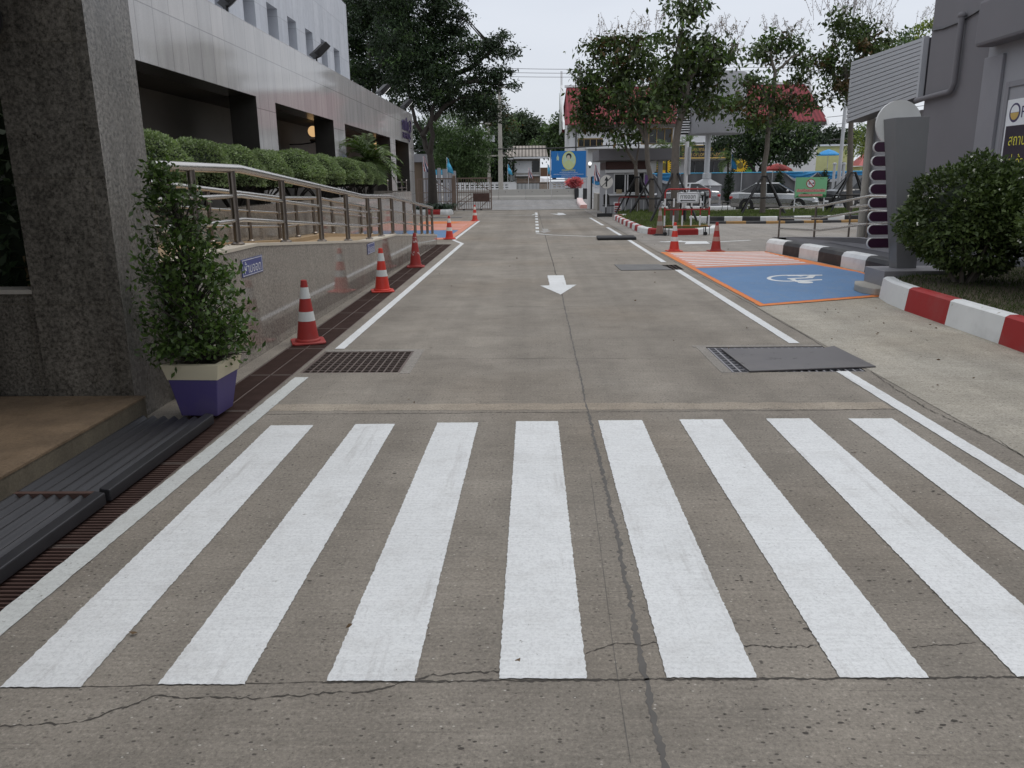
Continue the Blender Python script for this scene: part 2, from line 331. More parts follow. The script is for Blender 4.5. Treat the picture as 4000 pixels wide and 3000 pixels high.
m_yelp = simple('yellow_print', (0.72, 0.66, 0.05), 0.5)
m_poster = simple('poster_dark', (0.022, 0.012, 0.026), 0.5)
m_tile = simple('pink_tile_roof', (0.50, 0.13, 0.12), 0.6, var=0.3, vs_=8)
m_stain = simple('cardboard', (0.36, 0.30, 0.20), 0.8)
m_vio = simple('violet_banner', (0.20, 0.10, 0.30), 0.6)

# ------------------------------------------------------------------ mesh building
class MB:
    def __init__(s): s.v = []; s.f = []; s.mi = []
    def add(s, vs, fs, m=0):
        o = len(s.v); s.v += [tuple(map(float, p)) for p in vs]; s.f += [tuple(o+i for i in f) for f in fs]; s.mi += [m]*len(fs); return s
    def box(s, x0, x1, y0, y1, z0, z1, m=0):
        return s.add([(x0, y0, z0), (x1, y0, z0), (x1, y1, z0), (x0, y1, z0), (x0, y0, z1), (x1, y0, z1), (x1, y1, z1), (x0, y1, z1)],
                     [(0, 3, 2, 1), (4, 5, 6, 7), (0, 1, 5, 4), (1, 2, 6, 5), (2, 3, 7, 6), (3, 0, 4, 7)], m)
    def poly(s, pts, m=0): return s.add(pts, [tuple(range(len(pts)))], m)
    def prism(s, pts, z0, z1, m=0):               # xy outline, counter-clockwise
        n = len(pts); vs = [(p[0], p[1], z0) for p in pts]+[(p[0], p[1], z1) for p in pts]
        return s.add(vs, [tuple(range(n))[::-1], tuple(range(n, 2*n))]+[(i, (i+1) % n, n+(i+1) % n, n+i) for i in range(n)], m)
    def slab(s, pts, off, m=0):                   # 3-D outline pushed along a vector
        n = len(pts); P = [Vector(p) for p in pts]; Q = [p+Vector(off) for p in P]
        return s.add(P+Q, [tuple(range(n))[::-1], tuple(range(n, 2*n))]+[(i, (i+1) % n, n+(i+1) % n, n+i) for i in range(n)], m)
    def tube(s, path, r, n=8, m=0, cap=True):
        path = [Vector(p) for p in path]; rs = r if isinstance(r, (list, tuple)) else [r]*len(path)
        vs = []; fs = []; up_ = None
        for i, p in enumerate(path):
            d = (path[min(i+1, len(path)-1)]-path[max(i-1, 0)]).normalized()
            if up_ is None or abs(up_.dot(d)) > 0.98: up_ = Vector((0, 0, 1)) if abs(d.z) < 0.9 else Vector((1, 0, 0))
            a = (up_-d*up_.dot(d)).normalized(); b = d.cross(a); up_ = a
            vs += [p+(a*math.cos(2*math.pi*k/n)+b*math.sin(2*math.pi*k/n))*rs[i] for k in range(n)]
        for i in range(len(path)-1):
            for k in range(n): fs.append((i*n+k, i*n+(k+1) % n, (i+1)*n+(k+1) % n, (i+1)*n+k))
        if cap: fs += [tuple(range(n))[::-1], tuple(range((len(path)-1)*n, len(path)*n))]
        return s.add(vs, fs, m)
    def lathe(s, prof, c=(0, 0, 0), n=24, m=0, cap=True):
        vs = []; fs = []
        for r, z in prof: vs += [(c[0]+r*math.cos(2*math.pi*k/n), c[1]+r*math.sin(2*math.pi*k/n), c[2]+z) for k in range(n)]
        for i in range(len(prof)-1):
            for k in range(n): fs.append((i*n+k, i*n+(k+1) % n, (i+1)*n+(k+1) % n, (i+1)*n+k))
        if cap: fs += [tuple(range(n))[::-1], tuple(range((len(prof)-1)*n, len(prof)*n))]
        return s.add(vs, fs, m)
    def ell(s, c, r, nu=16, nv=10, m=0):
        vs = [(c[0], c[1], c[2]-r[2])]; fs = []
        for j in range(1, nv):
            a = -math.pi/2+math.pi*j/nv
            vs += [(c[0]+r[0]*math.cos(a)*math.cos(2*math.pi*k/nu), c[1]+r[1]*math.cos(a)*math.sin(2*math.pi*k/nu), c[2]+r[2]*math.sin(a)) for k in range(nu)]
        vs.append((c[0], c[1], c[2]+r[2]))
        for k in range(nu): fs.append((0, 1+(k+1) % nu, 1+k))
        for j in range(nv-2):
            for k in range(nu): fs.append((1+j*nu+k, 1+j*nu+(k+1) % nu, 1+(j+1)*nu+(k+1) % nu, 1+(j+1)*nu+k))
        l = len(vs)-1
        for k in range(nu): fs.append((l, 1+(nv-2)*nu+k, 1+(nv-2)*nu+(k+1) % nu))
        return s.add(vs, fs, m)
    def wall(s, mapf, us, vs_, holes, depth, m=0, mr=None):   # wall with openings; mapf(u, v, d) gives the point, d = depth behind the face
        U = sorted(set(us+[h[0] for h in holes]+[h[1] for h in holes])); V = sorted(set(vs_+[h[2] for h in holes]+[h[3] for h in holes]))
        for i in range(len(U)-1):
            for j in range(len(V)-1):
                cu, cv = (U[i]+U[i+1])/2, (V[j]+V[j+1])/2
                if any(h[0] < cu < h[1] and h[2] < cv < h[3] for h in holes): continue
                s.add([mapf(U[i], V[j], 0), mapf(U[i+1], V[j], 0), mapf(U[i+1], V[j+1], 0), mapf(U[i], V[j+1], 0)], [(0, 1, 2, 3)], m)
        for a, b, c, d in holes:
            q = [(a, c), (b, c), (b, d), (a, d)]
            for k in range(4):
                p, r_ = q[k], q[(k+1) % 4]
                s.add([mapf(*p, 0), mapf(*r_, 0), mapf(*r_, depth), mapf(*p, depth)], [(0, 1, 2, 3)], m if mr is None else mr)
        return s

def link(o, parent=None, label=None, cat=None, group=None, kind=None):
    COL.objects.link(o)
    if parent: o.parent = parent
    if label: o['label'] = label
    if cat: o['category'] = cat
    if group: o['group'] = group
    if kind: o['kind'] = kind
    return o
def obj(name, mb, mats, parent=None, label=None, cat=None, group=None, kind=None, smooth=False, bevel=0.0, loc=None, off=None):
    me = bpy.data.meshes.new(name)
    vs_ = mb.v if off is None else [(a-off[0], b-off[1], c-off[2]) for a, b, c in mb.v]
    me.from_pydata(vs_, [], mb.f)
    for m in (mats if isinstance(mats, (list, tuple)) else [mats]): me.materials.append(m)
    me.polygons.foreach_set('material_index', mb.mi)
    if smooth: me.polygons.foreach_set('use_smooth', [True]*len(mb.f))
    me.update()
    o = bpy.data.objects.new(name, me); link(o, parent, label, cat, group, kind)
    if off is not None and parent is None: o.location = off
    if loc is not None: o.location = loc
    if smooth:
        try: me.set_sharp_from_angle(angle=R(40))
        except Exception: pass
    if bevel:
        b = o.modifiers.new('bevel', 'BEVEL'); b.width = bevel; b.segments = 2; b.limit_method = 'ANGLE'; b.angle_limit = R(35)
    return o
def thing(name, label, cat, loc=(0, 0, 0), rz=0.0, group=None):
    o = bpy.data.objects.new(name, None); o.empty_display_size = 0.2
    o.location = loc; o.rotation_euler = (0, 0, rz); return link(o, None, label, cat, group)
def copytree(o, loc, rz=0.0, label=None, parent=None):
    c = o.copy(); COL.objects.link(c)
    if parent is None:
        c.location = loc; c.rotation_euler = (0, 0, rz)
        if label: c['label'] = label
    else: c.parent = parent
    for ch in list(o.children): copytree(ch, None, parent=c)
    return c
def text(name, body, mat_, parent, c, right, upv, width, height=None, thick=0.0, label=None):
    cu = bpy.data.curves.new('lettering', 'FONT'); cu.body = body; cu.resolution_u = 2
    to = bpy.data.objects.new('lettering', cu); COL.objects.link(to)
    me = bpy.data.meshes.new_from_object(to.evaluated_get(bpy.context.evaluated_depsgraph_get()))
    bpy.data.objects.remove(to); bpy.data.curves.remove(cu)
    n = len(me.vertices); co = np.empty(n*3); me.vertices.foreach_get('co', co); co = co.reshape(-1, 3)
    lo, hi = co.min(0), co.max(0); sx = width/(hi[0]-lo[0]); sy = sx if height is None else height/(hi[1]-lo[1])
    a = (co[:, 0]-(lo[0]+hi[0])/2)*sx; b = (co[:, 1]-(lo[1]+hi[1])/2)*sy
    r_, u_, c_ = np.array(right, float), np.array(upv, float), np.array(c, float)
    P = c_+a[:, None]*r_+b[:, None]*u_
    me.vertices.foreach_set('co', P.ravel()); me.name = name
    me.materials.clear(); me.materials.append(mat_)
    me.update()
    o = bpy.data.objects.new(name, me); link(o, parent, label)
    if thick:
        sm = o.modifiers.new('solid', 'SOLIDIFY'); sm.thickness = thick; sm.offset = 1
    return o
def leaves(name, pts, size, mats, parent=None, aspect=0.45, droop=0.3, outward=None, midx=None, jitter=0.35, **kw):
    n = len(pts); pts = np.asarray(pts, float)
    d = rng.normal(size=(n, 3))
    if outward is not None: d = d*0.8+outward
    d[:, 2] -= droop
    d /= np.linalg.norm(d, axis=1)[:, None]+1e-9
    q = rng.normal(size=(n, 3)); s_ = np.cross(d, q); s_ /= np.linalg.norm(s_, axis=1)[:, None]+1e-9
    L = (size*(1+jitter*rng.uniform(-1, 1, n)))[:, None]; W = L*aspect*0.5
    nrm = np.cross(d, s_)
    V = np.empty((n, 4, 3))
    V[:, 0] = pts; V[:, 1] = pts+d*L*0.45+s_*W+nrm*L*0.06; V[:, 2] = pts+d*L; V[:, 3] = pts+d*L*0.45-s_*W+nrm*L*0.06
    me = bpy.data.meshes.new(name); me.vertices.add(n*4); me.vertices.foreach_set('co', V.ravel())
    me.loops.add(n*4); me.loops.foreach_set('vertex_index', np.arange(n*4, dtype=np.int32))
    me.polygons.add(n); me.polygons.foreach_set('loop_start', np.arange(0, n*4, 4, dtype=np.int32)); me.polygons.foreach_set('loop_total', np.full(n, 4, np.int32))
    for m in (mats if isinstance(mats, (list, tuple)) else [mats]): me.materials.append(m)
    if midx is not None: me.polygons.foreach_set('material_index', np.asarray(midx, np.int32))
    me.update(calc_edges=True); me.validate()
    o = bpy.data.objects.new(name, me); return link(o, parent, **kw)
def in_ell(c, r, n, shell=0.35):
    d = rng.normal(size=(n, 3)); d /= np.linalg.norm(d, axis=1)[:, None]
    k = (shell+(1-shell)*rng.uniform(0, 1, n)**0.6)[:, None]
    return np.array(c)+d*k*np.array(r), d

# ------------------------------------------------------------------ ground
def sheet(mb, xs, ys, z, holes, m=0):
    X = sorted(set(xs+[h[0] for h in holes]+[h[1] for h in holes])); Y = sorted(set(ys+[h[2] for h in holes]+[h[3] for h in holes]))
    for i in range(len(X)-1):
        for j in range(len(Y)-1):
            cx, cy = (X[i]+X[i+1])/2, (Y[j]+Y[j+1])/2
            if any(h[0] < cx < h[1] and h[2] < cy < h[3] for h in holes): continue
            mb.poly([(X[i], Y[j], z), (X[i+1], Y[j], z), (X[i+1], Y[j+1], z), (X[i], Y[j+1], z)], m)
TR = (-2.67, -2.24, 1.2, 22.95)
GL = (-2.20, -1.24, 7.30, 8.26)
GR = (1.86, 3.10, 7.22, 8.36)
GM = (2.62, 3.04, 15.86, 16.80)
ground = MB(); sheet(ground, [-40, 40], [-12, 49.0], 0.0, [TR, GL, GR, GM])
def ribbon(mb, pts, wd, z, m, jit=0.4, step=0.12, wob=0.0):
    P = []
    for (a, b) in zip(pts[:-1], pts[1:]):
        a = Vector((*a, 0)); b = Vector((*b, 0)); k = max(1, int((b-a).length/step))
        for i in range(k): P.append(a.lerp(b, i/k))
    P.append(Vector((*pts[-1], 0)))
    Ls, Rs = [], []; dr = 0.0
    for i, p in enumerate(P):
        d = (P[min(i+1, len(P)-1)]-P[max(i-1, 0)]).normalized(); q = Vector((-d.y, d.x, 0))
        dr = dr*0.75+rnd.gauss(0, 1)*wob
        ww = wd*(1+jit*rnd.uniform(-1, 1))*0.5; o = q*(wd*jit*0.5*rnd.uniform(-1, 1)+dr)
        Ls.append(p+q*ww+o); Rs.append(p-q*ww+o)
    for i in range(len(P)-1):
        mb.poly([(Rs[i].x, Rs[i].y, z), (Rs[i+1].x, Rs[i+1].y, z), (Ls[i+1].x, Ls[i+1].y, z), (Ls[i].x, Ls[i].y, z)], m)
ribbon(ground, [(0.47, 49), (0.49, 12.29)], 0.016, 0.0015, 1, 0.5, 0.12, 0.002)
ribbon(ground, [(0.49, 12.29), (0.44, 5.94)], 0.013, 0.0015, 3, 0.6, 0.04, 0.002)
ribbon(ground, [(0.44, 5.94), (0.43, 3.6), (0.40, 2.3), (0.40, 0.8)], 0.020, 0.0015, 3, 0.55, 0.02, 0.0018)
ribbon(ground, [(-2.15, 5.92), (0.44, 5.94), (2.95, 5.97)], 0.007, 0.0015, 1, 0.8, 0.02, 0.003)
ribbon(ground, [(-2.0, 2.46), (-0.76, 2.505)], 0.004, 0.0015, 1, 0.8, 0.015, 0.001)
ribbon(ground, [(-0.76, 2.505), (0.42, 2.525), (2.9, 2.56)], 0.009, 0.0015, 1, 0.8, 0.012, 0.0012)
for yy, wd in ((7.86, 0.005), (11.28, 0.006), (14.9, 0.008), (18.4, 0.012), (22.5, 0.012), (28.5, 0.016), (34.5, 0.02), (40.5, 0.02)):
    ribbon(ground, [(-1.9, yy+0.03), (0.4, yy), (2.8, yy-0.06)], wd, 0.0015, 1, 0.7, 0.1, 0.003)
ribbon(ground, [(0.36, 4.6), (0.335, 3.6), (0.31, 2.73), (0.30, 2.1)], 0.0022, 0.0015, 3, 0.6, 0.05)
CK = [(-2.3, 2.18), (-1.77, 2.25), (-1.53, 2.28), (-1.31, 2.42), (-0.96, 2.41), (-0.55, 2.46), (-0.36, 2.54), (-0.12, 2.57)]
ribbon(ground, CK, 0.0055, 0.0018, 1, 0.9, 0.012, 0.004)
ribbon(ground, [(0.2, 2.69), (0.32, 2.76), (0.5, 2.76)], 0.0045, 0.0018, 1, 0.9, 0.01, 0.004)
ribbon(ground, [(0.8, 2.74), (1.08, 2.74)], 0.006, 0.0018, 1, 0.9, 0.01, 0.005); ribbon(ground, [(1.45, 2.73), (1.71, 2.76)], 0.003, 0.0018, 1, 0.9, 0.01, 0.004)
ribbon(ground, [(3.10, 49), (3.12, 20), (3.13, 11), (3.11, 8.4)], 0.012, 0.0015, 1, 0.5, 0.1, 0.003)
ribbon(ground, [(3.12, 7.2), (3.05, 6.0), (3.16, 5.2), (3.1, 4.2)], 0.006, 0.0055, 1, 0.9, 0.015, 0.004)
def chip(cx, cy, r_, m=1):
    n = rnd.randint(5, 8); a0_ = rnd.random()*6; el = rnd.uniform(.35, .7)
    ground.poly([(cx+r_*rnd.uniform(.6, 1.2)*math.cos(a0_+2*math.pi*k/n), cy+el*r_*rnd.uniform(.6, 1.2)*math.sin(a0_+2*math.pi*k/n), 0.0016) for k in range(n)], m)
for cx, cy, n in ((0.98, 3.25, 8), (1.02, 2.80, 9), (1.55, 3.30, 5), (1.74, 3.12, 6), (1.0, 4.2, 4), (2.12, 4.95, 7), (2.3, 4.3, 6), (1.45, 4.3, 3), (-0.9, 4.6, 4), (-1.0, 3.3, 3), (1.3, 2.3, 7), (0.9, 2.25, 6), (1.7, 2.25, 5), (0.7, 2.35, 4), (-0.2, 2.1, 4), (1.1, 7.8, 9), (0.9, 9.5, 6), (1.8, 9.9, 5), (-0.5, 9.2, 4), (-1.0, 6.9, 5)):
    for k in range(n): chip(cx+rnd.gauss(0, .09), cy+rnd.gauss(0, .03), rnd.uniform(.004, .014))
for k in range(330): chip(rnd.uniform(-1.9, 2.7), 2.0+3.8*rnd.random()**1.3, rnd.uniform(.0025, .006))
ribbon(ground, [(-2.1, 6.11), (0.44, 6.10), (2.8, 6.08)], 0.19, 0.0012, 2, 0.12, 0.08)
obj('road', ground, [m_road, m_crack, m_band, m_tar], kind='structure')
pit = MB()
for h in (TR, GL, GR, GM):
    x0, x1, y0, y1 = h
    pit.poly([(x0, y0, -.35), (x1, y0, -.35), (x1, y1, -.35), (x0, y1, -.35)])
    for a, b in (((x0, y0), (x1, y0)), ((x1, y0), (x1, y1)), ((x1, y1), (x0, y1)), ((x0, y1), (x0, y0))):
        pit.poly([(*a, -.35), (*b, -.35), (*b, 0), (*a, 0)])
obj('drain_channel', pit, m_pit, kind='structure')
mb = MB()
ap = [(3.12, -6), (9.0, -6), (9.0, 5.0), (5.02, 5.0), (5.02, 11.9), (5.2, 11.95), (3.15, 11.1)]
sheet(mb, [3.14, 30.0], [-6, 11.0], 0.004, [])
mb2 = MB(); mb2.poly([(3.14, 11.0, 0.004), (5.1, 11.0, 0.004), (5.1, 11.85, 0.004), (3.2, 11.08, 0.004)])
mb.add(mb2.v, mb2.f)
obj('pavement', mb, m_apron, kind='structure')
mb = MB(); sheet(mb, [3.16, 40], [13.5, 48.9], 0.0035, [(3.16, 6.3, 13.5, 19.7)])
obj('parking_lot', mb, m_lot, kind='structure')
mb = MB(); sheet(mb, [-300, 300], [49.0, 79], 0.0, [])
obj('street', mb, m_street, kind='structure')
mb = MB()
for a in ((-300, 300, 79, 700), (-300, -40, -40, 49.0), (40, 300, -40, 49.0), (-40, 40, -40, -12)):
    mb.poly([(a[0], a[2], 0), (a[1], a[2], 0), (a[1], a[3], 0), (a[0], a[3], 0)])
obj('ground', mb, m_soil, kind='structure')

# ------------------------------------------------------------------ road markings
def ragged(poly, z, j=0.006, step=0.04):
    P = []
    for a, b in zip(poly, poly[1:]+poly[:1]):
        a, b = Vector((*a[:2], 0)), Vector((*b[:2], 0)); k = max(1, int((b-a).length/step)); d = (b-a).normalized(); q = Vector((-d.y, d.x, 0))
        for i in range(k): P.append(a.lerp(b, i/k)+q*j*rnd.uniform(-1, 1))
    return [(p.x, p.y, z) for p in P]
def mark(name, poly, mat_, label, cat, group=None, z=0.005, j=0.006, step=0.04):
    return obj(name, MB().poly(ragged(poly, z, j, step)), mat_, None, label, cat, group)
ZX = [(-1.918, -1.626, 2.465, -1.939, -1.618, 5.62), (-1.352, -1.038, 2.485, -1.31, -1.015, 5.643), (-.746, -.428, 2.507, -.701, -.396, 5.668), (-.123, .195, 2.525, -.114, .198, 5.694),
      (.483, .807, 2.533, .499, .826, 5.707), (1.104, 1.421, 2.536, 1.104, 1.422, 5.72), (1.735, 2.05, 2.545, 1.75, 2.067, 5.733), (2.35, 2.665, 2.55, 2.355, 2.676, 5.722)]
ORD = ['leftmost white zebra stripe, next to the left edge line', 'second white zebra stripe from the left', 'third white zebra stripe from the left, faint tyre scuffs at its far end', 'white zebra stripe just left of the long road joint',
       'white zebra stripe just right of the long road joint', 'third white zebra stripe from the right', 'second white zebra stripe from the right, pitted near end', 'rightmost white zebra stripe, next to the right edge line']
for (a, b, y0, c, d, y1), l in zip(ZX, ORD):
    mark('crosswalk_stripe', [(a, y0), (b, y0), (d, y1), (c, y1)], m_white, l, 'road marking', 'zebra crossing stripes', j=0.0028, step=0.013)
def line(pts, wd, label, mat_=m_white, group='painted edge lines', j=0.003, step=0.04, name='edge_line', z=0.005):
    L_, R_ = [], []
    P = [Vector((*p, 0)) for p in pts]
    for i, p in enumerate(P):
        d1 = (P[i]-P[i-1]).normalized() if i else (P[1]-P[0]).normalized(); d2 = (P[i+1]-P[i]).normalized() if i < len(P)-1 else d1
        d = (d1+d2).normalized(); q = Vector((-d.y, d.x, 0))*(wd/2)/max(0.4, d.dot(d1))
        L_.append(p+q); R_.append(p-q)
    mb = MB()
    for i in range(len(P)-1):
        a, b, c, d = R_[i], R_[i+1], L_[i+1], L_[i]
        k = max(1, int((b-a).length/step)); pr_, pl = a, d
        for n_ in range(1, k+1):
            f = n_/k; jr = rnd.uniform(-j, j); jl = rnd.uniform(-j, j)
            nr = a.lerp(b, f); nl = d.lerp(c, f)
            if n_ < k: nr = nr+Vector((jr, jr, 0)); nl = nl+Vector((jl, jl, 0))
            mb.poly([(pr_.x, pr_.y, z), (nr.x, nr.y, z), (nl.x, nl.y, z), (pl.x, pl.y, z)]); pr_, pl = nr, nl
    return obj(name, mb, mat_, None, label, 'road marking', group)
line([(-2.19, 1.0), (-2.195, 2.9), (-2.155, 4.95), (-2.125, 7.12)], 0.125, 'worn white edge line beside the covered gutter, left of the zebra crossing', m_oldwhite)
line([(-2.07, 8.40), (-1.955, 23.1), (-2.33, 24.5), (-2.28, 36.2), (-4.6, 36.7)], 0.105, 'long white edge line along the cone row, with a kink by the orange bay')
line([(2.86, 1.0), (2.88, 4.4), (2.875, 7.22)], 0.115, 'white edge line right of the zebra crossing, ending at the steel plate')
line([(2.855, 8.53), (2.89, 15.8)], 0.115, 'white edge line between the near steel plate and the far checker plate')
line([(2.872, 17.32), (2.90, 23.75)], 0.115, 'white edge line between the checker plate and the black speed bump')
line([(2.885, 24.95), (2.88, 30.3)], 0.115, 'white edge line just beyond the black speed bump')
line([(2.84, 31.7), (2.80, 38.0)], 0.115, 'farthest short white edge line near the no-straight sign')
line([(0.20, 27.2), (0.7, 26.4), (1.84, 25.55), (2.85, 25.2)], 0.10, 'curved white stop line across the right lane near the speed bump')
line([(-3.4, 41.2), (-1.0, 41.35), (0.1, 41.6), (0.3, 43.3)], 0.10, 'thin white stop line across the left lane near the gate', m_oldwhite)
line([(0.33, 41.7), (0.33, 45.0)], 0.13, 'solid white centre line piece nearest the gate', group='centre line dashes')
yy = 27.75
for i, l in enumerate(['nearest white dash of the centre line', 'second nearest white dash of the centre line', 'third nearest white dash of the centre line', 'fourth nearest white dash of the centre line', 'fifth nearest white dash of the centre line', 'sixth and farthest short dash of the centre line']):
    ln = (1.0, 1.15, 1.2, 1.3, 1.4, 1.5)[i]
    line([(0.25+0.012*i, yy), (0.25+0.012*i, yy+ln)], 0.125, l, group='centre line dashes', name='centre_line_dash'); yy += ln+(1.0+0.06*i)
line([(3.7, 18.05+5), (5.2, 22.75), (6.3, 23.25)], 0.13, 'white arrow shaft painted across the side lane behind the two right cones', name='lane_arrow_shaft', group=None)
mark('arrow_marking', [(0.472, 12.45), (0.785, 13.65), (0.615, 13.62), (0.622, 15.05), (0.318, 15.05), (0.325, 13.6), (0.165, 13.55)], m_white, 'white straight arrow in mid road pointing at the zebra crossing', 'road marking', z=0.005)
mark('turn_arrow', [(3.6, 22.9), (4.35, 23.35), (4.35, 23.1), (5.0, 23.0), (4.9, 22.1), (4.2, 22.05), (4.35, 22.65), (4.3, 22.75)], m_white, 'white turn arrow head on the side lane by the striped bay', 'road marking', z=0.0095)
a0 = at(1500+1750/2.765, 400+1388/2.765, 30)
mark('faded_arrow', [gp(1500+x/2.765, 400+y/2.765) for x, y in ((1728, 1412), (1812, 1388), (1774, 1386), (1774, 1366), (1700, 1366), (1722, 1386), (1680, 1390))][::-1], m_faint, 'faded grey arrow beside the dashed centre line', 'road marking')
mark('far_arrow', [gp(1500+x/2.765, 400+y/2.765) for x, y in ((1790, 1203), (1875, 1204), (1875, 1193), (1930, 1195), (1970, 1214), (1890, 1219), (1850, 1211))], m_white, 'white arrow on the road nearest the gate rail', 'road marking')
# parking bay with the wheelchair symbol
bay = thing('accessible_parking_bay', 'blue and salmon striped disabled parking bay with orange border on the right', 'parking bay', (4.6, 15, 0))
OFF = (4.6, 15, 0)
outer = [(3.17, 19.68), (5.70, 19.62), (6.22, 15.2), (6.1, 13.2), (5.25, 12.0), (5.18, 11.92), (3.20, 11.10)]
obj('border', MB().poly(ragged(outer[::-1], 0.0085, 0.008)), m_orange, bay, off=OFF)
obj('hatch_field', MB().poly(ragged([(3.29, 16.12), (5.80, 16.63), (5.60, 19.48), (3.30, 19.56)], 0.0105, 0.008)), m_salmon, bay, off=OFF)
obj('blue_field', MB().poly(ragged([(3.30, 11.30), (5.12, 12.06), (6.02, 13.3), (6.12, 15.1), (5.78, 16.52), (3.29, 16.02)], 0.0105, 0.008)), m_blue, bay, off=OFF)
for i in range(9):
    t_ = i/8.6; y0, y1 = 16.32+t_*3.1, 16.82+t_*2.72; xr = 5.74-t_*0.12
    obj('hatch_line', MB().poly(ragged([(3.36, y0), (xr, y1), (xr, y1+0.14), (3.36, y0+0.15)], 0.0125, 0.008)), m_white, bay, off=OFF)
sym = MB()
def zz5(x, y): return gp(2400+x/2.212, 800+y/2.212)
def arcband(cx, cy, rx, ry, a0_, a1_, tx, ty, n=26):
    A = [zz5(cx+rx*math.cos(a0_+(a1_-a0_)*i/n), cy+ry*math.sin(a0_+(a1_-a0_)*i/n)) for i in range(n+1)]
    B = [zz5(cx+(rx-tx)*math.cos(a0_+(a1_-a0_)*i/n), cy+(ry-ty)*math.sin(a0_+(a1_-a0_)*i/n)) for i in range(n+1)]
    for i in range(n): sym.poly([(*A[i], .0125), (*A[i+1], .0125), (*B[i+1], .0125), (*B[i], .0125)][::-1])
arcband(1500, 640, 184, 29, R(42), R(318), 36, 7)
for pl in ([(1480, 612), (1795, 610), (1798, 617), (1500, 622)], [(1690, 616), (1745, 614), (1712, 640), (1640, 639)], [(1490, 641), (1712, 632), (1712, 640), (1500, 648)],
           [(1500, 644), (1545, 640), (1600, 672), (1565, 672)], [(1560, 660), (1790, 649), (1798, 656), (1600, 668)]):
    sym.poly([(*zz5(*p), .013+0.0004*len(sym.f) % .001) for p in pl][::-1])
sym.poly([(*zz5(1650+68*math.cos(k*math.pi/10), 676+9.5*math.sin(k*math.pi/10)), .0135) for k in range(20)][::-1])
obj('wheelchair_symbol', sym, m_white, bay, off=OFF)
lbay = thing('accessible_parking_bay', 'pink, orange and blue parking bay behind the ramp on the left', 'parking bay', (-3.5, 30, 0))
OFF = (-3.5, 30, 0)
obj('border', MB().poly(ragged([(-2.42, 24.8), (-2.36, 36.0), (-4.75, 36.5), (-4.75, 24.8)], 0.0062, 0.01, 0.1)), m_salmon, lbay, off=OFF)
obj('blue_field', MB().poly(ragged([(-2.62, 25.6), (-2.62, 29.6), (-4.6, 29.6), (-4.6, 25.6)], 0.0082, 0.01, 0.1)), m_blue, lbay, off=OFF)
obj('orange_field', MB().poly(ragged([(-3.2, 34.3), (-3.0, 35.7), (-4.6, 36.0), (-4.6, 34.3)], 0.0082, 0.01, 0.1)), m_orange, lbay, off=OFF)
for i in range(4):
    obj('hatch_line', MB().poly(ragged([(-2.6, 30.3+i*1.0), (-2.6, 30.6+i*1.0), (-4.6, 30.6+i*1.0), (-4.6, 30.3+i*1.0)], 0.0084, 0.01, 0.1)), m_pinkp, lbay, off=OFF)

# ------------------------------------------------------------------ drains and covers
def bars(mb, x0, x1, y0, y1, nx, ny, t=0.008, z1=-0.002, dep=0.03, m=0):
    for i in range(nx+1):
        xx = x0+(x1-x0)*i/nx; mb.box(xx-t/2, xx+t/2, y0, y1, z1-dep, z1, m)
    for j in range(ny+1):
        yy = y0+(y1-y0)*j/ny; mb.box(x0, x1, yy-t/2, yy+t/2, z1-dep-0.004, z1-0.003, m)
gx0, gx1 = TR[0], TR[1]
def gutter(ln):
    t = thing('gutter_grate', 'rusty slotted gutter grate in the row along the granite ramp wall', 'grate', (0, 0, 0), 0, 'gutter grates along the ramp wall')
    g = MB(); n = int(ln/0.036)
    for j in range(n+1):
        yy = 0.012+(ln-0.024)*j/n; g.box(gx0+0.012, gx1-0.012, yy-0.005, yy+0.005, -0.035, -0.004)
    obj('bars', g, m_rust, t)
    f = MB()
    f.box(gx0+0.002, gx0+0.014, 0.0, ln, -0.04, -0.001); f.box(gx1-0.014, gx1-0.002, 0.0, ln, -0.04, -0.001)
    f.box(-2.462, -2.452, 0.014, ln-0.014, -0.03, -0.0025); f.box(gx0+0.014, gx1-0.014, 0.0, 0.012, -0.04, -0.002); f.box(gx0+0.014, gx1-0.014, ln-0.012, ln, -0.04, -0.002)
    obj('frame', f, m_rustl, t); return t
GL_N = 18; glen = (TR[3]-TR[2])/GL_N
g0 = gutter(glen-0.012); g0.location = (0, TR[2]+0.006, 0)
for i in range(1, GL_N): copytree(g0, (0, TR[2]+0.006+i*glen, 0))
t = thing('road_grate', 'square mesh steel grate set in the road on the left', 'grate', (-1.72, 7.78, 0)); OFF = (-1.72, 7.78, 0)
g = MB(); bars(g, GL[0]+.02, GL[1]-.02, GL[2]+.02, GL[3]-.02, 13, 9, 0.014); obj('mesh', g, m_rustl, t, off=OFF)
f = MB()
for a in ((GL[0], GL[1], GL[2], GL[2]+.02), (GL[0], GL[1], GL[3]-.02, GL[3]), (GL[0], GL[0]+.02, GL[2]+.02, GL[3]-.02), (GL[1]-.02, GL[1], GL[2]+.02, GL[3]-.02)): f.box(*a, -.05, -.001)
obj('frame', f, m_rustl, t, off=OFF)
rim = MB()
for a in ((GL[0], GL[1]+.10, GL[3], GL[3]+.09), (GL[1], GL[1]+.10, GL[2]-.05, GL[3])): rim.box(*a, -.03, 0.003)
obj('rim', rim, m_lot, t, off=OFF)
t = thing('road_grate', 'open mesh grate half hidden under the near steel plate', 'grate', (2.5, 7.8, 0)); OFF = (2.5, 7.8, 0)
g = MB(); bars(g, GR[0]+.02, GR[1]-.02, GR[2]+.02, GR[3]-.02, 17, 10, 0.016); obj('mesh', g, m_greym, t, off=OFF)
rim = MB()
for a in ((GR[0]-.13, GR[1], GR[3], GR[3]+.09), (GR[0]-.10, GR[0], GR[2]-.02, GR[3])): rim.box(*a, -.03, 0.003)
obj('rim', rim, m_lot, t, off=OFF)
